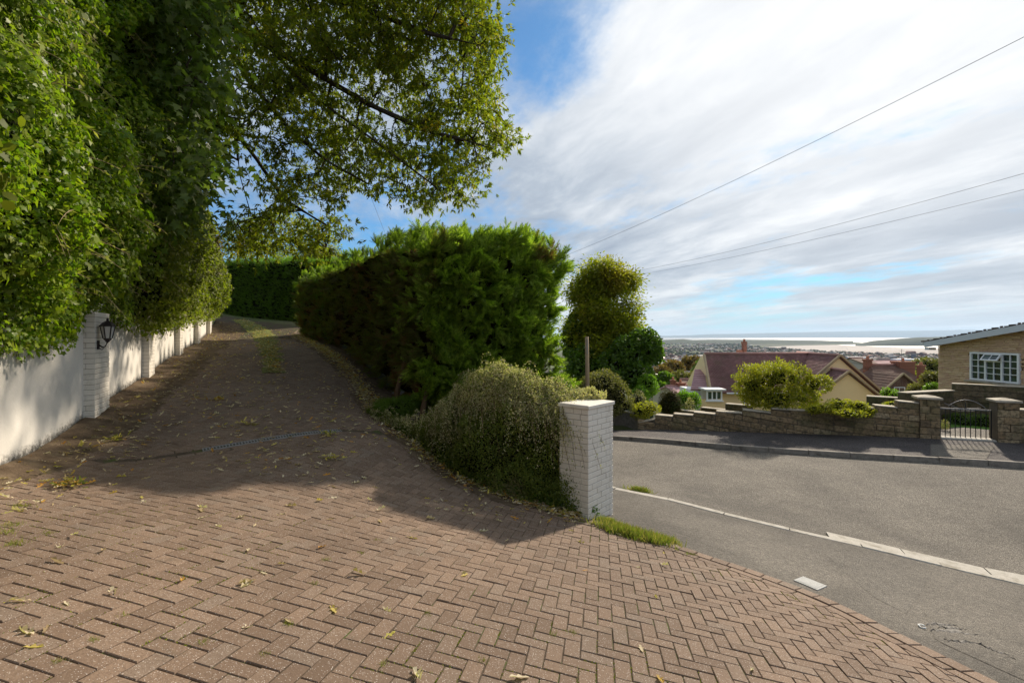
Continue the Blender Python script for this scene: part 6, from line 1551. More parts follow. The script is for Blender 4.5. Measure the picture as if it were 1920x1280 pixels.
Yf = 27.5; bx = lambda px, Y: (px - CX) / F * Y
box_hedge('far_hedge', 'tall clipped hedge closing the bend at the top of the drive, sunlit along its top', 'hedge', (bx(395, 28.5), 28.5), (bx(575, 25.0), 25.0), 2.0, 4.35, 3.9, 3.3, 11000, .26, T_FROND2, 'leaf_conifer_far', 61, .3, .3, top_mat='leaf_lime')  # lighter lime leaves on the top face are painted sunlight
box_hedge('back_hedge', 'second bright hedge just above and behind the right part of the clipped far hedge', 'hedge', (bx(520, 27), 27), (bx(640, 24.5), 24.5), 2.0, 4.25, 3.9, 2.6, 5000, .24, T_FROND2, 'leaf_lime', 62, .35, .5)

# crowns made of blobs
def crown(root, blobs, n, size, tmpl, mat, seed, core=True, spread=.75, up=.35, clump=.85, name='foliage', core_mat='leaf_core', core_k=.66, droop=.2, fill=.45):
    r_ = np.random.default_rng(seed); vol = np.array([b_[3] * b_[4] for b_ in blobs]); ids = r_.choice(len(blobs), n * 2, p=vol / vol.sum())
    B = np.array(blobs)[ids]; d = unit(r_.normal(size=(n * 2, 3))); rr = 1 - r_.random(n * 2) ** 2 * fill
    p = B[:, :3] + d * np.c_[B[:, 3], B[:, 3], B[:, 4]] * rr[:, None]; sc = 1.6 / np.mean(B[:, 3])
    lumpy = fnoise(p + seed, sc, 3); p += d * ((lumpy - .5) * clump * np.mean(B[:, 3]))[:, None]
    keep = np.ones(n * 2, bool)
    for b_ in blobs: keep &= (((p - np.array(b_[:3])) / np.array([b_[3], b_[3], b_[4]])) ** 2).sum(1) > .42
    dens = fnoise(p + seed * 3.1, sc * 1.8, 2) > .36; keep &= dens; p, d = p[keep][:n], d[keep][:n]; m_ = len(p)
    ax_ = unit(d + r_.normal(size=(m_, 3)) * spread - np.array([0, 0, droop])); bb = unit(d + np.array([0, 0, up]) + r_.normal(size=(m_, 3)) * .6)
    leaf_cloud(name, p, ax_, bb, size * r_.uniform(.6, 1.25, m_), tmpl, mat, root, 'stuff')
    if core:
        V, T = [], []
        for b_ in blobs:
            bm = bmesh.new(); bmesh.ops.create_icosphere(bm, subdivisions=2, radius=1); o0 = len(V)
            for v_ in bm.verts:
                q = np.array(b_[:3]) + np.array(v_.co) * np.array([b_[3], b_[3], b_[4]]) * core_k; q = q + np.array(v_.co) * (float(fnoise(q + seed, sc, 2)) - .5) * clump * b_[3]; V.append(q)
            bm.verts.index_update(); T += [[v_.index + o0 for v_ in f_.verts] for f_ in bm.faces]; bm.free()
        tag(link('inner_shade_core', fast_mesh('inner_shade_core', V, T), root, M[core_mat]), kind='stuff')  # dark lumps inside the crown, painted shade behind the leaves
def bl(px, py, Y, rpx, rpy=None): q = P(px, py, Y); return (q.x, q.y, q.z, rpx / F * Y, (rpy or rpx) / F * Y)
def stem(root, pts, rad, name='trunk', mat='bark'): mb = MB(); mb.tube(pts, rad, 7); return mb.build(name, M[mat], root, True)
def plant(name, label, cat, blobs, n, size, tmpl, mat, seed, group=None, trunk=True, **kw):
    c = np.mean([b_[:3] for b_ in blobs], axis=0); zb_ = min(b_[2] - b_[4] for b_ in blobs); root = tag(empty(name, (c[0], c[1], zb_)), label, cat, group)
    crown(root, blobs, n, size, tmpl, mat, seed, **kw)
    if trunk: stem(root, [(c[0], c[1], zb_ - .5), (c[0], c[1], c[2])], [.05 * blobs[0][3] + .02, .02 * blobs[0][3] + .01])
    return root

# far end of the drive: yellowing trees over the hedge
plant('maple_tree', 'yellowing tree rising behind the clipped far hedge at the top of the drive', 'tree', [bl(455, 455, 31, 45, 35), bl(520, 440, 32, 55, 42), bl(585, 460, 31, 40, 30), bl(490, 480, 30, 50, 25)], 9000, .16, T_OVAL, 'leaf_laburnum', 71, core=False)
plant('bush', 'pale tawny bush showing over the right end of the far hedge', 'bush', [bl(612, 474, 30, 20, 14), bl(585, 478, 30, 18, 12)], 1500, .12, T_OVAL, 'leaf_pale', 72, trunk=False)
plant('bush', 'pinkish brown bush between the end of the ivy bank and the far hedge', 'bush', [bl(402, 470, 24, 14, 40), bl(412, 525, 24, 12, 16)], 1600, .10, T_OVAL, 'leaf_autumn', 73, trunk=False)

# tree and bushes beyond the hedge, by the bend
t1 = tag(empty('laburnum_tree', (4.3, 22, -3.6)), 'tall open tree with yellow tinged leaves standing right of the conifer hedge', 'tree')
tb = [bl(1125, 512, 22, 34, 26), bl(1150, 535, 22, 36, 30), bl(1098, 545, 22, 28, 30), bl(1172, 575, 22, 26, 28), bl(1120, 585, 21.5, 36, 30), bl(1160, 615, 21.5, 38, 28), bl(1095, 620, 22, 34, 34), bl(1130, 655, 21, 46, 30), bl(1178, 530, 22.4, 20, 20)]
tgt = []
r_ = np.random.default_rng(81)
for b_ in tb:
    k = int(210 * (b_[3] * b_[4]) ** .5 / .8); d = unit(r_.normal(size=(k, 3))) * r_.uniform(.25, 1.0, (k, 1)) ** .5; tgt += list(np.array(b_[:3]) + d * np.array([b_[3], b_[3], b_[4]]))
tgt = [q for q in tgt if float(vnoise(q + 5, 1.1)) > .33]
nd, par, rad, tips = grow([([(4.2, 22, -3.7), (4.25, 22, -1.8), (4.0, 22, -.2), (4.1, 22.0, 1.2), (4.2, 22, 2.6)], None), ([(4.22, 22, -1.4), (4.9, 21.7, .2), (5.1, 21.8, 1.4)], None), ([(4.1, 22, -.6), (3.6, 22, .8), (3.5, 22, 2.0)], None)], tgt, 8, step=.4, r0=.006)
branch_mesh('trunk', nd, par, rad, 'bark', t1, 7, .04); branch_mesh('branches', nd, par, rad, 'bark', t1, 4, 0, 'stuff', .04)
twig_leaves('foliage', tgt, 34, .23, .16, T_OVAL, 'leaf_laburnum', t1, 83, .3, .8)
plant('holly_tree', 'dark glossy rounded evergreen below and right of the tall yellow tinged tree', 'tree', [bl(1180, 665, 20, 38, 36), bl(1205, 640, 20, 28, 26), bl(1222, 662, 20, 22, 24), bl(1150, 690, 20, 40, 32), bl(1196, 705, 19.5, 32, 30), bl(1098, 690, 21, 40, 44), bl(1075, 640, 22, 18, 60)], 17000, .12, T_ROUND, 'leaf_dark', 84, core=True, core_k=.6)
plant('laurel_bush', 'bright leaved laurel at the right foot of the dark evergreen', 'bush', [bl(1215, 722, 18.5, 16, 22), bl(1200, 740, 18, 14, 16)], 2600, .10, T_OVAL, 'leaf_lime', 85, trunk=False, core_k=.6)
plant('shrub', 'loose olive coloured shrub directly behind the white gate pillar', 'shrub', [bl(1130, 722, 17, 34, 28), bl(1160, 742, 16.8, 26, 24), bl(1105, 735, 17, 24, 26), bl(1175, 762, 16.6, 14, 14), bl(1140, 765, 16.6, 30, 16)], 9000, .075, T_OVAL, 'leaf_olive', 86, trunk=False, spread=.5, core_k=.62)
plant('shrub', 'small pale feathery shrub between the olive shrub and the laurel', 'shrub', [bl(1196, 752, 17.4, 14, 18), bl(1208, 764, 17.2, 10, 12)], 1500, .07, T_OVAL, 'leaf_pale', 87, trunk=False)
# pole
px_, py_ = (1101 - CX) / F * 16.4, 16.4; pole = tag(empty('timber_post', (px_, py_, -3.3)), 'bare weathered timber post standing between the hedge end and the evergreen', 'post')
mb = MB(); mb.tube([(px_ + .03, py_, -3.6), (px_ + .01, py_, -1.5), (px_ - .01, py_, (HY - 631) / F * py_)], [.075, .07, .062], 9); mb.build('shaft', M['timber_pole'], pole, True)
mb = MB(); mb.box((px_ - .01, py_ - .07, -.35), (.03, .02, .5)); mb.build('strap', M['worn_iron'], pole)

# front gardens across the road
plant('bush', 'clipped yellow green bush hanging over the low left end of the stone wall', 'bush', [bl(1213, 767, 16.7, 25, 13), bl(1200, 772, 16.6, 14, 12)], 2600, .055, T_OVAL, 'leaf_yellow', 88, trunk=False, core_k=.7)
plant('domed_conifer', 'small domed conifer with browned face beside the cream house porch', 'conifer', [bl(1256, 755, 19, 19, 25), bl(1248, 762, 19, 12, 16), bl(1266, 762, 19, 12, 18)], 3500, .10, T_FROND2, 'leaf_brown_dome', 89, trunk=False, clump=.12, core_k=.8, up=.8)
plant('bush', 'vivid green hedge bush left of the white porch wall', 'bush', [bl(1284, 752, 23, 17, 20), bl(1300, 750, 23, 12, 16)], 2600, .10, T_OVAL, 'leaf_lime', 90, trunk=False)
plant('flower_stalk', 'pale spiky plant with upright stalks in front of the vivid green bush', 'plant', [bl(1293, 763, 20, 6, 16)], 350, .12, T_OVAL, 'leaf_pale', 91, trunk=False, core=False, up=1)
leafmat('leaf_broom', [(.13, .17, .015), (.18, .20, .018), (.24, .23, .02), (.09, .13, .014)], .5, .5)
sh_ = plant('broom_shrub', 'large yellow green shrub with tall upright shoots against the plum roof', 'shrub', [bl(1410, 722, 15.6, 30, 22), bl(1450, 712, 15.4, 44, 32), bl(1490, 708, 15.4, 30, 26), bl(1530, 722, 15.0, 28, 18), bl(1455, 745, 15.3, 46, 22), bl(1500, 748, 15.1, 36, 18), bl(1422, 745, 15.6, 26, 18), bl(1545, 716, 15.0, 12, 10)], 19000, .07, T_OVAL, 'leaf_broom', 92, core_k=.42, spread=.7, fill=.7, clump=1.0)
lp, la, ln = [], [], []; r_ = np.random.default_rng(93); mb = MB()
for px, py in ((1386, 686), (1395, 680), (1407, 692), (1414, 686), (1437, 678), (1458, 668), (1462, 674), (1400, 700), (1447, 690), (1485, 684), (1424, 695)):
    Y = 15.5; a_ = np.array(P(px + 2, py + 38, Y)); b_ = np.array(P(px, py, Y)); mb.tube([tuple(a_), tuple(b_)], [.01, .004], 4)
    for t in r_.random(75): lp.append(a_ + (b_ - a_) * t + r_.normal(size=3) * .03); la.append(r_.normal(size=3) * .6 + np.array([0, 0, .8])); ln.append(r_.normal(size=3))
mb.build('shoots', M['bark_brown'], sh_); leaf_cloud('shoot_leaves', np.array(lp), np.array(la), np.array(ln), r_.uniform(.05, .09, len(lp)), T_OVAL, 'leaf_yellow', sh_, 'stuff')
crown(sh_, [bl(1440, 690, 15.4, 40, 14), bl(1545, 712, 14.9, 16, 8), bl(1400, 705, 15.5, 24, 8)], 3000, .06, T_OVAL, 'leaf_yellow', 94, core=False, name='yellow_top_leaves')  # yellower leaves laid over the top of the shrub
plant('laurel_hedge', 'low bright yellow green hedge plant spilling over the long stone wall', 'hedge', [bl(1545, 765, 14.0, 22, 10), bl(1575, 762, 13.9, 24, 12), bl(1605, 762, 13.8, 20, 11), bl(1628, 770, 13.7, 12, 8), bl(1530, 768, 14.0, 14, 9), bl(1590, 772, 13.5, 30, 7)], 7500, .045, T_OVAL, 'leaf_yellow', 95, trunk=False, core_k=.75)
plant('bush', 'small green bush beside the right foot of the cream gable', 'bush', [bl(1668, 737, 22, 14, 9), bl(1680, 742, 21, 10, 6)], 900, .08, T_OVAL, 'leaf_lime', 96, trunk=False)
plant('bush', 'yellow green weed clump on the wall top beside the cream house corner', 'bush', [bl(1672, 758, 14.8, 15, 5)], 500, .05, T_OVAL, 'leaf_yellow', 97, trunk=False)
plant('dark_hedge', 'dark low hedge seen through the bars of the iron gate', 'hedge', [bl(1800, 785, 15.4, 24, 12), bl(1835, 790, 15.2, 28, 12), bl(1862, 790, 15.0, 16, 12)], 3500, .05, T_OVAL, 'leaf_dark', 98, trunk=False)
plant('rose_bush', 'small variegated bush at the left side of the iron gate', 'bush', [bl(1772, 796, 14.2, 6, 8)], 320, .05, T_OVAL, 'leaf_pale', 99, trunk=False, core=False)
plant('round_tree', 'rounded grey green tree between the tall red chimney and the buff stone house', 'tree', [bl(1735, 690, 60, 28, 20), bl(1715, 702, 58, 18, 16), bl(1758, 695, 60, 16, 18)], 5200, .35, T_OVAL, 'leaf_olive', 100)
plant('bush', 'yellow green bush touching the left side of the tall lean chimney', 'bush', [bl(1712, 712, 46, 12, 16)], 1400, .2, T_OVAL, 'leaf_yellow', 101, trunk=False)
plant('shrub', 'mixed flowering shrub at the foot of the buff stone house wall', 'shrub', [bl(1730, 728, 28, 20, 10), bl(1748, 712, 27, 16, 16), bl(1712, 734, 28, 12, 7)], 3200, .12, T_OVAL, 'leaf_olive', 102, trunk=False)
plant('shrub', 'dark green shrub in the gap left of the buff stone house', 'shrub', [bl(1750, 730, 24, 12, 12)], 1200, .10, T_OVAL, 'leaf_dark', 103, trunk=False)
# autumn trees down the slope
aut = (('brown autumn tree in the gap right of the dark evergreen', [bl(1262, 690, 85, 22, 14), bl(1245, 700, 80, 16, 14)], 'leaf_autumn'), ('russet autumn tree just left of the plum roof ridge', [bl(1296, 680, 95, 18, 12), bl(1310, 690, 90, 12, 10)], 'leaf_autumn'),
       ('dark green tree against the left gable of the cream house', [bl(1316, 688, 70, 8, 12), bl(1308, 697, 70, 8, 8)], 'leaf_dark'), ('olive green tree above the low pinkish roof', [bl(1285, 712, 65, 26, 14), bl(1262, 716, 65, 14, 12), bl(1308, 706, 66, 12, 10)], 'leaf_olive'),
       ('dark shaded tree low in the gap beside the evergreen', [bl(1246, 715, 60, 14, 16), bl(1240, 735, 55, 10, 16)], 'leaf_dark'))
for i, (lb, bs, mt) in enumerate(aut): plant('garden_tree', lb, 'tree', bs, 3200, .45, T_OVAL, mt, 110 + i)
def tree_mass(name, n, seed, yr, pxr, rad, mat):
    lump_cloud(name, n, seed, yr, pxr, rad, mat, lambda x, y: float(far_ground(x, y)) + rad[0] * .3, .40, .02)
tree_mass('hillside_wood', 900, 121, (90, 900), (1100, 1800), (3.0, 5.5), 'tree_mass')
tree_mass('autumn_wood', 500, 122, (95, 500), (1100, 1400), (3.0, 5.0), 'tree_mass_brown')

# ------------------------------------------------------------------ arching shrub by the white pillar
cot = tag(empty('arching_shrub', (-.2, 7.5, -2.2)), 'mounded arching shrub with small leaves and bleached tips leaning on the white pillar', 'shrub')
rt = [(850, 905), (720, 770)]
# crest line (photo columns) with height and depth; ground line in front of it
crest = [(715, 795, 8.9), (750, 800, 8.5), (795, 790, 8.1), (835, 748, 7.9), (885, 702, 7.7), (930, 686, 7.5), (965, 700, 7.35), (1000, 712, 7.2), (1040, 722, 7.15), (1070, 735, 7.05), (1092, 745, 7.0)]
foot = [(690, 775), (735, 802), (790, 842), (840, 885), (880, 905), (925, 925), (965, 938), (1000, 948), (1040, 958), (1075, 966), (1098, 970)]
Cc = np.array([tuple(P(*q)) for q in crest]); Ff = np.array([tuple(G(*q)) for q in foot]); cu = np.linspace(0, 1, len(Cc))
def mound(u_, v_, inset=0.0):
    c_ = np.c_[[np.interp(u_, cu, Cc[:, k]) for k in range(3)]].T; f_ = np.c_[[np.interp(u_, cu, Ff[:, k]) for k in range(3)]].T
    t = v_[:, None]; arc = np.sin(t * math.pi / 2); lift = 1 - np.cos(t * math.pi / 2)
    p = f_ * (1 - arc) + c_ * arc; p[:, 2] = (f_[:, 2] + (c_[:, 2] - f_[:, 2]) * np.sin(t[:, 0] * math.pi / 2) ** .62 ) if False else f_[:, 2] + (c_[:, 2] - f_[:, 2]) * t[:, 0]
    hor = np.clip(t, 0, 1) ** 2.2; p[:, :2] = f_[:, :2] * (1 - hor) + c_[:, :2] * hor
    o_ = unit(np.c_[f_[:, :2] - c_[:, :2], np.full(len(u_), .6)])
    bulge = .16 * np.sin(t[:, 0] * math.pi) + (fnoise(p + 4, 1.7, 3) - .5) * .95 * np.sin(np.clip(t[:, 0] * math.pi, .25, 3)) + (fnoise(p + 14, 5.0, 2) - .5) * .30
    bulge = bulge * (1 - .85 * sstep(u_, .80, .93)); return p + o_ * (bulge - inset)[:, None], o_
def mound_back(u_, v_):
    c_, _ = mound(u_, np.ones(len(u_)), .25); b_ = c_.copy(); b_[:, 1] += v_ * 1.5; b_[:, 2] -= v_ ** 2 * 1.6 ; return b_
grid_core('inner_shade_core', lambda a_, b_: mound(a_, b_, .30)[0], 60, 26, 'leaf_core', cot); grid_core('inner_shade_core', mound_back, 60, 8, 'leaf_core', cot)  # dark sheets under the leaves, deep shade painted as colour
def moundlv(n, seed, size, mat, lo, hi, depth=.24, tmpl=T_OVAL, back=0, name='foliage'):
    r_ = np.random.default_rng(seed); u_ = r_.uniform(.0, 1, n); v_ = r_.uniform(lo, hi, n); p, o_ = mound(u_, v_)
    if back: q = mound_back(u_, v_ * 1.0); p = q + np.array([0, 0, .22]); o_ = np.tile([0, .4, 1.], (n, 1))
    p = p - o_ * (r_.random(n) ** 1.5 * depth)[:, None] + r_.normal(size=(n, 3)) * .02
    ax_ = unit(o_ * .6 + np.array([.1, -.1, -.55]) + r_.normal(size=(n, 3)) * .7); b_ = unit(o_ + np.array([0, 0, .5]) + r_.normal(size=(n, 3)) * .6)
    leaf_cloud(name, p, ax_, b_, size * r_.uniform(.6, 1.3, n), tmpl, mat, cot, 'stuff')
moundlv(52000, 131, .034, 'leaf_shrub', 0, 1.02); moundlv(7000, 132, .04, 'leaf_shrub', 0, .9, back=1)
# arching twigs with bleached small leaves, cascading from the crest
r_ = np.random.default_rng(133); mb = MB(); lp, la, ln = [], [], []
for k in range(900):
    u0 = r_.uniform(.25, .90) if k < 760 else r_.uniform(0, .3); v0 = 1 - .34 * r_.random() ** 1.5; p0, o_ = mound(np.array([u0]), np.array([v0])); p0 = p0[0]; o_ = o_[0]
    d = unit(np.array([o_[0], o_[1], 0]) * .7 + np.array([.28, -.35, .12]) + r_.normal(size=3) * .33); L = r_.uniform(.3, 1.15); pts = []
    for t in np.linspace(0, 1, 9):
        q = p0 + o_ * .02 + d * L * .55 * t + np.array([0, 0, .12 * L * math.sin(t * 2.2) - .62 * L * t * t]); pts.append(q)
    for j in range(8):
        for m_ in range(6): q = pts[j] + (pts[j + 1] - pts[j]) * r_.random() + r_.normal(size=3) * .014; lp.append(q); la.append(r_.normal(size=3) + (pts[j + 1] - pts[j]) * 6); ln.append(np.array([0, -.3, 1.]) + r_.normal(size=3) * .6)
    if k % 3 == 0: mb.tube([tuple(q) for q in pts], [.004] * 4 + [.0025] * 5, 3, cap=False)
tag(mb.build('arching_twigs', M['bark_brown'], cot), kind='stuff')
lp, la, ln = map(np.array, (lp, la, ln)); pick = r_.random(len(lp)) < .78
leaf_cloud('bleached_leaves', lp[pick], la[pick], ln[pick], r_.uniform(.018, .033, pick.sum()), T_OVAL, 'leaf_shrub_tip', cot, 'stuff')
leaf_cloud('twig_leaves', lp[~pick], la[~pick], ln[~pick], r_.uniform(.022, .036, (~pick).sum()), T_OVAL, 'leaf_shrub', cot, 'stuff')
crown(cot, [bl(1106, 742, 7.0, 28, 13)], 2600, .034, T_OVAL, 'leaf_shrub_tip', 135, core=True, name='bleached_leaves', core_k=.7)
# broad leaved weeds and ivy under it
lp, la, ln = [], [], []; r_ = np.random.default_rng(136)
for k in range(2600):
    u0 = r_.random() ** .9; t = r_.random(); f_ = np.array([np.interp(u0, cu, Ff[:, j]) for j in range(3)]); q = f_ + np.array([r_.normal() * .05 + .12, r_.normal() * .05 + .10, r_.uniform(0, .16)]); lp.append(q); la.append(r_.normal(size=3)); ln.append(np.array([-.2, -.5, 1.]) + r_.normal(size=3) * .4)
leaf_cloud('low_leaves', np.array(lp), np.array(la), np.array(ln), r_.uniform(.035, .06, len(lp)), T_IVY, 'leaf_dark', cot, 'stuff')
plant('fern_clump', 'soft green clump at the foot of the hedge trunks, left of the arching shrub', 'plant', [bl(735, 765, 9.3, 28, 14), bl(765, 760, 9.4, 20, 16)], 2600, .10, T_FROND2, 'leaf_conifer_far', 137, trunk=False)
# ------------------------------------------------------------------ soil and litter along the edges
def soil_zf(inner):
    def f_(Q, Z, t):
        n_ = fnoise(np.concatenate([Q, Z[..., None] * 0], -1) + 11, 2.2, 4); n2 = fnoise(np.concatenate([Q, Z[..., None] * 0], -1) + 51, 9.0, 3)
        return Z + inner * (1 - t * 1.25) + (n_ - .5) * .05 + (n2 - .5) * .022
    return f_
lw = [Vector(p) + Vector((.02, 0)) for p in WALLP[:]]
lwo = [Vector(p) for p in ((-2.6, -1.5), (-4.72, 4.7), (-5.32, 6.9), (-6.7, 10.1), (-8.1, 13.3), (-9.5, 16.5), (-11.1, 19.8), (-12.6, 22.6))]
strip('soil_bank', lw, lwo, 400, 26, .012, 'soil', zf=soil_zf(.055))
er = [p for p in EDGE if 6.2 < p.y < 21]; eo = []
for k, p in enumerate(er):
    a_ = er[max(0, k - 1)]; b_ = er[min(len(er) - 1, k + 1)]; d = (b_ - a_).normalized(); eo.append(Vector((-d.y, d.x)))
strip('hedge_soil', [p - n_ * .9 for p, n_ in zip(er, eo)], [p + n_ * .34 for p, n_ in zip(er, eo)], 340, 26, .015, 'soil', zf=soil_zf(.06))
# mossy strip between the wheel tracks
ms = [G(*q).to_2d() for q in ((500, 700), (494, 670), (490, 650), (482, 630), (462, 612), (440, 600))]
mo = [G(*q).to_2d() for q in ((528, 700), (524, 670), (520, 650), (512, 630), (490, 612), (458, 600))]
m, t, b = base_mat('moss_mat', .95, .1); P_ = pos(t)
t.put(b.inputs['Base Color'], t.ramp(t.noise(P_, 5, 5, .7), [(.3, (.10, .085, .05)), (.45, (.13, .14, .045)), (.6, (.20, .22, .06)), (.75, (.26, .24, .10))])); bump(t, b, t.noise(P_, 40, 4), .8, .02)
def moss_zf(Q, Z, t):
    n_ = fnoise(np.concatenate([Q, Z[..., None] * 0], -1) + 21, 2.6, 4)
    return Z + .03 * np.sin(np.pi * t) - .016 + (n_ - .5) * .11
strip('moss_strip', [p + (q - p) * -.3 for p, q in zip(ms, mo)], [q + (q - p) * .3 for p, q in zip(ms, mo)], 200, 20, .010, 'moss_mat', kind='stuff', zf=moss_zf)

# ------------------------------------------------------------------ slotted drain channel across the drive
dr = tag(empty('drain_channel', (DR_a.x, DR_a.y, H(DR_a.x, DR_a.y))), 'narrow slotted drain channel crossing the drive at the edge of the shade', 'drain')
d3_ = lambda p, dz_=0.0: Vector((p.x, p.y, H(p.x, p.y) + dz_))
s = 0; k = 0
Ld = L_dr
while s < Ld - .16:
    a_, b_ = DR_a + DR_d * (s + .004), DR_a + DR_d * (s + .196)
    for q0, q1 in ((-.165, -.065), (.065, .165)):
        mb = MB(); ring = [a_ + DR_n * q0, b_ + DR_n * q0, b_ + DR_n * q1, a_ + DR_n * q1]; cc = sum(ring, Vector((0, 0))) / 4; jz = random.gauss(.003, .002)
        tp = [d3_(p + (cc - p).normalized() * .006, jz) for p in ring]; lowr = [d3_(p, jz - .05) for p in ring]; mb.prism(lowr, tp); mb.build('channel_block', M['paver'], dr)
    s += .2; k += 1
m_a, m_b = .9, Ld - .55
chn = MB()
for s_ in (-1, 1):
    n_ = int((m_b - m_a) / .1)
    for q in range(n_): chn.bar(d3_(DR_a + DR_d * (m_a + q * .1) + DR_n * s_ * .055, .006), d3_(DR_a + DR_d * (m_a + q * .1 + .1) + DR_n * s_ * .055, .006), .012, .02)
q = m_a
while q < m_b: chn.bar(d3_(DR_a + DR_d * q - DR_n * .052, .006), d3_(DR_a + DR_d * q + DR_n * .052, .006), .016, .012); q += .038
chn.build('grating', M['worn_iron'], dr)
mb = MB()
for q in range(int(Ld / .1)): 
    a_ = DR_a + DR_d * (q * .1); b_ = a_ + DR_d * .1; mb.poly([d3_(a_ - DR_n * .06, -.003), d3_(b_ - DR_n * .06, -.003), d3_(b_ + DR_n * .06, -.003), d3_(a_ + DR_n * .06, -.003)])
mb.build('channel_bed', M['joint_sand'], dr)

# ------------------------------------------------------------------ metal plate, crumbling patch
pc = [G(1488, 1088), G(1506, 1081), G(1551, 1099), G(1533, 1107)]
mb = MB(); up = Vector((0, 0, .008)); mb.prism([p - up for p in pc[::-1]][::-1] if ((pc[1] - pc[0]).cross(pc[2] - pc[0])).z > 0 else [p - up for p in pc[::-1]], [p + up for p in pc] if ((pc[1] - pc[0]).cross(pc[2] - pc[0])).z > 0 else [p + up for p in pc[::-1]])
pl = tag(empty('inspection_cover', tuple(pc[0])), 'small pale rectangular cover set in the near footway', 'cover'); mb.build('plate', M['white_plate'], pl)
c0 = sum(pc, Vector()) / 4; mb = MB(); mb.prism([c0 + (p - c0) * .82 + up * .9 for p in (pc if ((pc[1] - pc[0]).cross(pc[2] - pc[0])).z > 0 else pc[::-1])], [c0 + (p - c0) * .80 + up * 1.3 for p in (pc if ((pc[1] - pc[0]).cross(pc[2] - pc[0])).z > 0 else pc[::-1])]); mb.build('lid', M['white_plate'], pl)
# broken blacktop: ridges of lifted tar
rnd = random.Random(8); tar_o = tag(empty('torn_tar', tuple(G(1790, 1185))), 'torn dark ridges of tar in the footway at the bottom right', 'tar')
for (x0, y0, x1, y1, w_) in ((1738, 1170, 1795, 1172, .05), (1745, 1181, 1835, 1190, .05), (1770, 1200, 1840, 1206, .03), (1835, 1208, 1905, 1235, .035), (1760, 1176, 1812, 1180, .035)):
    N = 16; prev = None; tar = MB()
    for k in range(N + 1):
        t = k / N; p = G(x0 + (x1 - x0) * t + rnd.uniform(-1, 1), y0 + (y1 - y0) * t + rnd.uniform(-2, 2)); ww = w_ * math.sin(math.pi * min(.97, t + .04)) * rnd.uniform(.5, 1.2); h_ = rnd.uniform(.004, .012)
        ring = [p + Vector((-.2, -.98, 0)) * ww, p + Vector((0, 0, h_)) + Vector((.1, .2, 0)) * ww, p + Vector((.2, .98, 0)) * ww]
        if prev:
            for i in range(2): tar.poly([prev[i], ring[i], ring[i + 1], prev[i + 1]])
        prev = ring
    tar.build('tar_ridge', M['tar_dark'], tar_o)

mb = MB(); p = G(1729, 1176); mb.tube([p + Vector((math.cos(a_) * .022, math.sin(a_) * .03, .012 + .004 * math.sin(3 * a_))) for a_ in np.linspace(0, 5.2, 10)], .007, 5); tag(mb.build('plastic_scrap', M['plastic_white'], None, True), 'curl of white plastic litter beside the torn tar', 'litter')

# ------------------------------------------------------------------ grass tufts and weeds
def tuft(px, py, n, rad, hgt, mat, seed, label=None, name='grass_tuft', cat='grass', elong=(1, 1), group=None, lean=(0, 0)):
    r_ = np.random.default_rng(seed); c = np.array(G(px, py)); p = np.zeros((n, 3)); p[:, 0] = r_.normal(size=n) * rad * elong[0]; p[:, 1] = r_.normal(size=n) * rad * elong[1]
    rot = elong[2] if len(elong) > 2 else 0; x_ = p[:, 0] * math.cos(rot) - p[:, 1] * math.sin(rot); y_ = p[:, 0] * math.sin(rot) + p[:, 1] * math.cos(rot); p[:, 0], p[:, 1] = c[0] + x_, c[1] + y_
    p[:, 2] = Hn(p[:, 0], p[:, 1]); ax_ = np.c_[r_.normal(size=n) * .55 + lean[0], r_.normal(size=n) * .55 + lean[1], np.ones(n)]; b_ = np.c_[r_.normal(size=(n, 2)), r_.normal(size=n) * .2]
    root = tag(empty(name, tuple(c)), label, cat, group); leaf_cloud('blades', p, ax_, b_, hgt * r_.uniform(.5, 1.2, n), T_BLADE, mat, root, 'stuff'); return root
tuft(1183, 1003, 3000, .12, .11, 'leaf_grass', 1, 'bright grass clump growing at the foot of the white gate pillar', elong=(1.5, .62, -.55))
tuft(1240, 1012, 1000, .07, .08, 'leaf_grass', 2, 'smaller grass clump at the corner of the paving, right of the clump by the pillar', elong=(1.3, .6, -.5))
tuft(1140, 978, 500, .05, .07, 'leaf_grass', 3, 'thin grass against the base of the white gate pillar', elong=(1.4, .5, -.4))
tuft(1199, 921, 420, .07, .11, 'leaf_grass', 4, 'bright tuft of grass growing from the near kerb beside the road', elong=(1.3, .5, -.3))
tuft(838 + 650, 1122, 160, .03, .02, 'leaf_moss', 5, 'strip of yellow moss in the edging blocks of the drive', 'moss_strip_tuft', 'moss', elong=(1.8, .4, -1.1))
tuft(1295, 1040, 120, .03, .03, 'leaf_moss', 6, 'little mossy tuft in the drive edging near the two grass clumps', 'moss_tuft', 'moss', elong=(1.4, .6))
for i, (px, py) in enumerate(((1090, 978), (1050, 968), (20, 985), (40, 950), (12, 1000), (28, 1020), (705, 1013), (677, 1037), (612, 1050), (1072, 1186), (380, 1205), (232, 1155), (540, 1170), (175, 1200), (720, 1245), (905, 1240), (460, 1090), (590, 1095), (800, 1150), (340, 1030), (90, 1000), (495, 1228), (110, 1240), (1040, 1190), (870, 1075))):
    tuft(px, py, 60 if i > 5 else 110, .016 if i > 5 else .035, .022 if i > 5 else .035, 'leaf_grass' if i % 3 else 'leaf_moss', 20 + i, 'small green weed growing from a joint of the block paving', 'weed', 'weed', group='weeds in the paving joints')
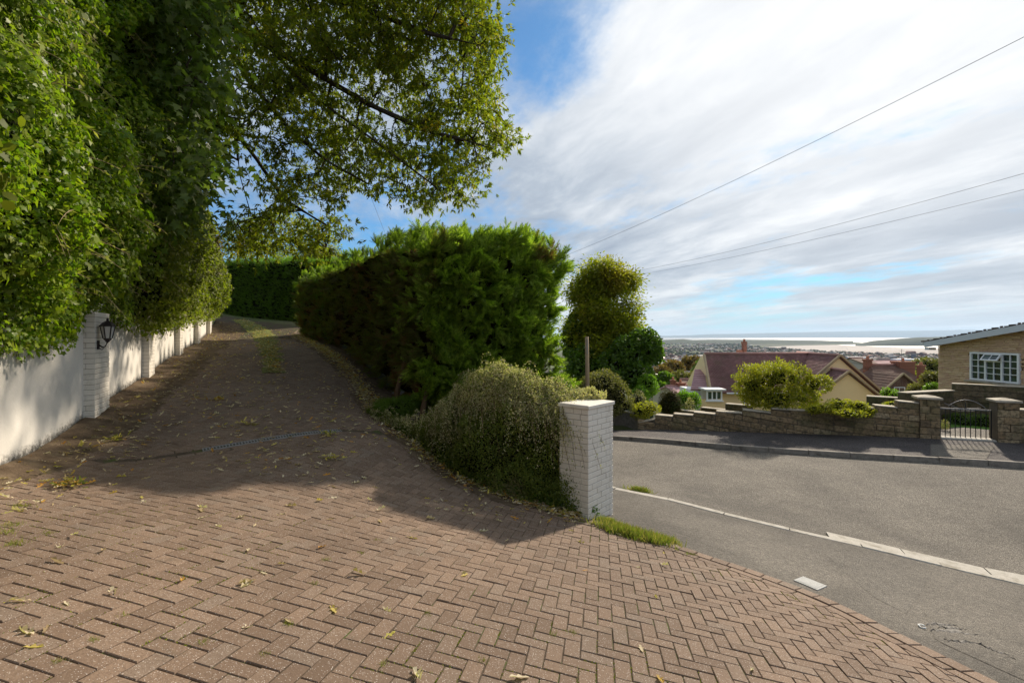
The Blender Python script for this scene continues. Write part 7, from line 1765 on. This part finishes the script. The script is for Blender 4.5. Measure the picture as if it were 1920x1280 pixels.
# moss threads lying in the joints of the near paving
r_ = np.random.default_rng(9); mp, ma = [], []
near_c = np.where((dist_ < 5.5) & infr)[0]
for k in near_c:
    x, y = cxy[k]
    if fnoise(np.array([[x + 30, y, 0]]), .8, 3)[0] < .50: continue
    d = DU if cells[k][2] == 0 else DV; e = Vector((-d.y, d.x))
    for side_ in (-1, 1):
        if r_.random() < .5: continue
        for q in range(int(r_.integers(6, 26))):
            t = r_.uniform(-.09, .09); pp = Vector((x, y)) + d * t + e * side_ * .05 + e * r_.normal() * .003; mp.append((pp.x, pp.y, 0)); ma.append((r_.normal(), r_.normal(), 1.2))
mp = np.array(mp); mp[:, 2] = Hn(mp[:, 0], mp[:, 1]) - .002
leaf_cloud('joint_moss', mp, np.array(ma), r_.normal(size=(len(mp), 3)), r_.uniform(.006, .013, len(mp)), ([(-.3, 0, 0), (.3, 0, 0), (.1, 1, 0), (-.1, 1, 0)], [(0, 1, 2), (0, 2, 3)]), 'leaf_moss', drive, 'stuff')

# ------------------------------------------------------------------ fallen leaves
T_DEAD = ([(0, 0, .02), (.09, .15, .05), (.06, .3, .0), (.2, .45, .10), (.08, .6, .02), (.13, .8, .12), (0, 1, .02), (-.13, .8, .14), (-.08, .6, .02), (-.2, .45, .12), (-.06, .3, 0), (-.09, .15, .06)], T_OAK[1])
r_ = np.random.default_rng(15)
def ground_leaves(pxy, n_, spread, size, mat, name, single=False, group=None, label=None, parent=None):
    pass
singles = [(715, 1140, .075, 'leaf_dead_pale', 'curled pale dry leaf near the middle of the paved apron'), (775, 1256, .13, 'leaf_dead_pale', 'long curled pale leaf at the bottom edge, below the paved middle'), (475, 1092, .11, 'leaf_dead_pale', 'pale lobed oak leaf lying flat right of the tan stone'),
           (345, 1085, .08, 'leaf_dead_orange', 'rolled orange brown leaf standing on its edge left of centre on the paving'), (1412, 1255, .07, 'leaf_dead_pale', 'small curled leaf at the bottom right of the herringbone paving'), (548, 860, .09, 'leaf_dead_orange', 'bright orange leaf just below the drain channel'),
           (365, 950, .11, 'leaf_dead_pale', 'pale broken leaf on the sunlit edge of the shadow'), (50, 958, .13, 'leaf_dead_pale', 'long pale leaf near the left edge of the paving'), (108, 1030, .12, 'leaf_dead_pale', 'grey brown leaf among the left hand pavers'), (700, 940, .08, 'leaf_dead_pale', 'pale leaf in the strip of sun above the middle paving'),
           (1080, 985, .05, 'leaf_dead_pale', 'small pale leaf beside the paving edge left of the gate pillar'), (1182 + 55, 1058, .10, 'leaf_dead_pale', 'slender dry leaf in front of the pillar grass clump'), (605, 938, .09, 'leaf_dead_yellow', 'yellow twisted leaf in the sun left of the shrub shadow')]
LM = {k: leaf_object_mesh('fallen_leaf', T_DEAD, k) for k in ('leaf_dead_pale', 'leaf_dead', 'leaf_dead_orange', 'leaf_dead_yellow')}
def put_leaf(p, s_, mat, label, group=None, curl=1.0):
    o = bpy.data.objects.new('fallen_leaf', LM[mat]); COL.objects.link(o); n_ = nrm_at(p.x, p.y); a_ = r_.uniform(0, 6.28); x_ = Vector((math.cos(a_), math.sin(a_), 0)); x_ = (x_ - n_ * x_.dot(n_)).normalized()
    n_ = (n_ + Vector(r_.normal(size=3) * .15)).normalized(); x_ = (x_ - n_ * x_.dot(n_)).normalized()
    o.matrix_world = Matrix.Translation(p + n_ * .009) @ Matrix((x_, n_.cross(x_), n_)).transposed().to_4x4() @ Matrix.Diagonal((s_, s_, s_ * curl, 1))
    if label is None:
        kind_ = {'leaf_dead_pale': 'pale bleached', 'leaf_dead': 'brown dry', 'leaf_dead_orange': 'orange', 'leaf_dead_yellow': 'yellow'}[mat]
        place = 'on the upper drive beyond the drain channel' if p.y > 7.2 else ('on the shaded paving at the foot of the drive' if p.y > 5.2 else 'on the open sunlit paving in the foreground')
        label = kind_ + ' fallen leaf ' + place; group = kind_ + ' leaves ' + place
    tag(o, label, 'leaf', group)
for px, py, s_, mt, lb in singles: put_leaf(G(px, py), s_, mt, lb, None, 2.2)
cand = []
while len(cand) < 240:
    px = r_.uniform(0, 1250); py = r_.uniform(640, 1275)
    if py < 640 + (px - 560) * .0: continue
    try: p = G(px, py)
    except ValueError: continue
    q = np.array([[p.x, p.y]]); a_ = side(E_np, q)[0][0]; b_ = side(L_np, q)[0][0]
    if a_ < .15 or b_ > -.1: continue
    dens = .22 + .9 * (p.y > 5.6) + .3 * (p.x < -2.5)
    if p.y < 4 and r_.random() > .35: continue
    if r_.random() < dens * (.3 + 1.2 * float(fnoise(np.array([p.x, p.y, 0.]), .9, 2))) * .6: cand.append(p)
for p in cand:
    s_ = r_.uniform(.06, .13) ; put_leaf(p, s_, r_.choice(['leaf_dead_pale', 'leaf_dead', 'leaf_dead_orange', 'leaf_dead_yellow'], p=[.36, .42, .09, .13]), None, None, r_.uniform(.4, 2.0))
# leaf litter swept against the edges, past counting
lp = []
for k in range(8500):
    t = r_.random()
    e = len(er) - 1; f_ = t * e; i = min(int(f_), e - 1); p = er[i].lerp(er[i + 1], f_ - i); n_ = eo[i]; q = p + n_ * (r_.normal() * .12 - .02 - abs(r_.normal()) * .12); lp.append((q.x, q.y))
for k in range(1500):
    t = r_.random(); i = int(t * (len(IVp) - 2)); 
    if IVp[i][1] < 3: continue
    q = IVp[i] + IVn[i] * abs(r_.normal()) * .45; lp.append(tuple(q))
for k in range(1500):
    t = r_.random(); e = len(ms) - 1; f_ = t * e; i = min(int(f_), e - 1); p = ms[i].lerp(ms[i + 1], f_ - i).lerp(mo[i].lerp(mo[i + 1], f_ - i), r_.normal() * .35 + .5); lp.append((p.x, p.y))
for k in range(5200):
    y = 5.5 + 16 * r_.random() ** 1.2; li = np.interp(y, [q[1] for q in WALLP], [q[0] for q in WALLP]); ri = np.interp(y, E_np[:, 1][E_np[:, 1].argsort()], E_np[:, 0][E_np[:, 1].argsort()]); x = li + (ri - li) * r_.random()
    if fnoise(np.array([[x, y, 3.]]), .7, 3)[0] > .42 and k % 2 == 0: lp.append((x, y))
lp = np.array(lp); z = Hn(lp[:, 0], lp[:, 1]) + r_.uniform(.012, .05, len(lp)); P3_ = np.c_[lp, z]; n = len(P3_)
ax_ = np.c_[r_.normal(size=(n, 2)), r_.normal(size=n) * .25]; b_ = np.c_[r_.normal(size=(n, 2)) * .35, np.ones(n)]; which = r_.random(n); sz = r_.uniform(.04, .105, n)
for lo, hi, mt, nm in ((0, .36, 'leaf_dead', 'leaf_litter'), (.36, .7, 'leaf_dead_pale', 'pale_leaf_litter'), (.7, .86, 'leaf_dead_yellow', 'yellow_leaf_litter'), (.86, 1, 'leaf_dead_orange', 'orange_leaf_litter')):
    k = (which >= lo) & (which < hi); leaf_cloud(nm, P3_[k], ax_[k], b_[k], sz[k], T_DEAD, mt, None, 'stuff')
# leafy oak sprigs that came down whole
def sprig(px, py, n, rad, mats, label, seed):
    r2 = np.random.default_rng(seed); c = np.array(G(px, py)); root = tag(empty('fallen_sprig', tuple(c)), label, 'sprig'); mb = MB(); mb.tube([tuple(c + np.array([-rad, 0, .02])), tuple(c + np.array([0, .02, .03])), tuple(c + np.array([rad, .05, .02]))], .004, 4); mb.build('twig', M['bark_brown'], root)
    for j, mt in enumerate(mats):
        p = c + np.c_[r2.normal(size=(n, 2)) * rad * np.array([.6, .3]), r2.uniform(.01, .06, n)]; leaf_cloud('leaves', p, np.c_[r2.normal(size=(n, 2)), r2.normal(size=n) * .3 + .2], np.c_[r2.normal(size=(n, 2)) * .5, np.ones(n)], r2.uniform(.06, .10, n), T_DEAD, mt, root, 'stuff')
sprig(130, 914, 20, .15, ['leaf_dead_orange', 'leaf_dead', 'leaf_grass'], 'fallen oak sprig with orange and green leaves on the left edge of the shadow', 1)
sprig(622, 862, 14, .12, ['leaf_dead_yellow', 'leaf_dead_pale'], 'pale yellow fallen sprig right of the bright orange leaf', 2)
sprig(614, 818, 14, .10, ['leaf_dead_yellow', 'leaf_moss'], 'bright yellow sprig just beyond the right end of the drain grating', 3)
sprig(466, 798, 14, .14, ['leaf_dead_yellow', 'leaf_dead'], 'yellow sprig in the shade above the drain channel', 4)
sprig(213, 826, 14, .12, ['leaf_dead_yellow', 'leaf_moss'], 'yellow green sprig near the first white pier', 5)
sprig(405, 752, 12, .15, ['leaf_dead_yellow', 'leaf_dead_orange'], 'golden sprig lying in the left wheel track of the drive', 6)

# ------------------------------------------------------------------ overhead cables
def cable(a_, b_, sag, rad, label):
    a_, b_ = Vector(a_), Vector(b_); mb = MB(); mb.tube([a_.lerp(b_, t) - Vector((0, 0, sag * 4 * t * (1 - t))) for t in [i / 40 for i in range(41)]], rad, 5); tag(mb.build('overhead_cable', M['cable'], None, True), label, 'cable', None)
cable(P(1040, 487, 40), P(2120, -32, 12), .35, .009, 'highest overhead cable crossing the sky from the hedge to the top right')
cable(P(1170, 512, 60), P(2120, 268, 22), .5, .012, 'upper of the two lower overhead cables on the right')
cable(P(1170, 519, 60), P(2120, 306, 20), .4, .010, 'lowest overhead cable in the sky on the right')
cable(P(690, 355, 20), P(738, 475, 34), .05, .006, 'short thin cable dropping behind the hedge below the oak')
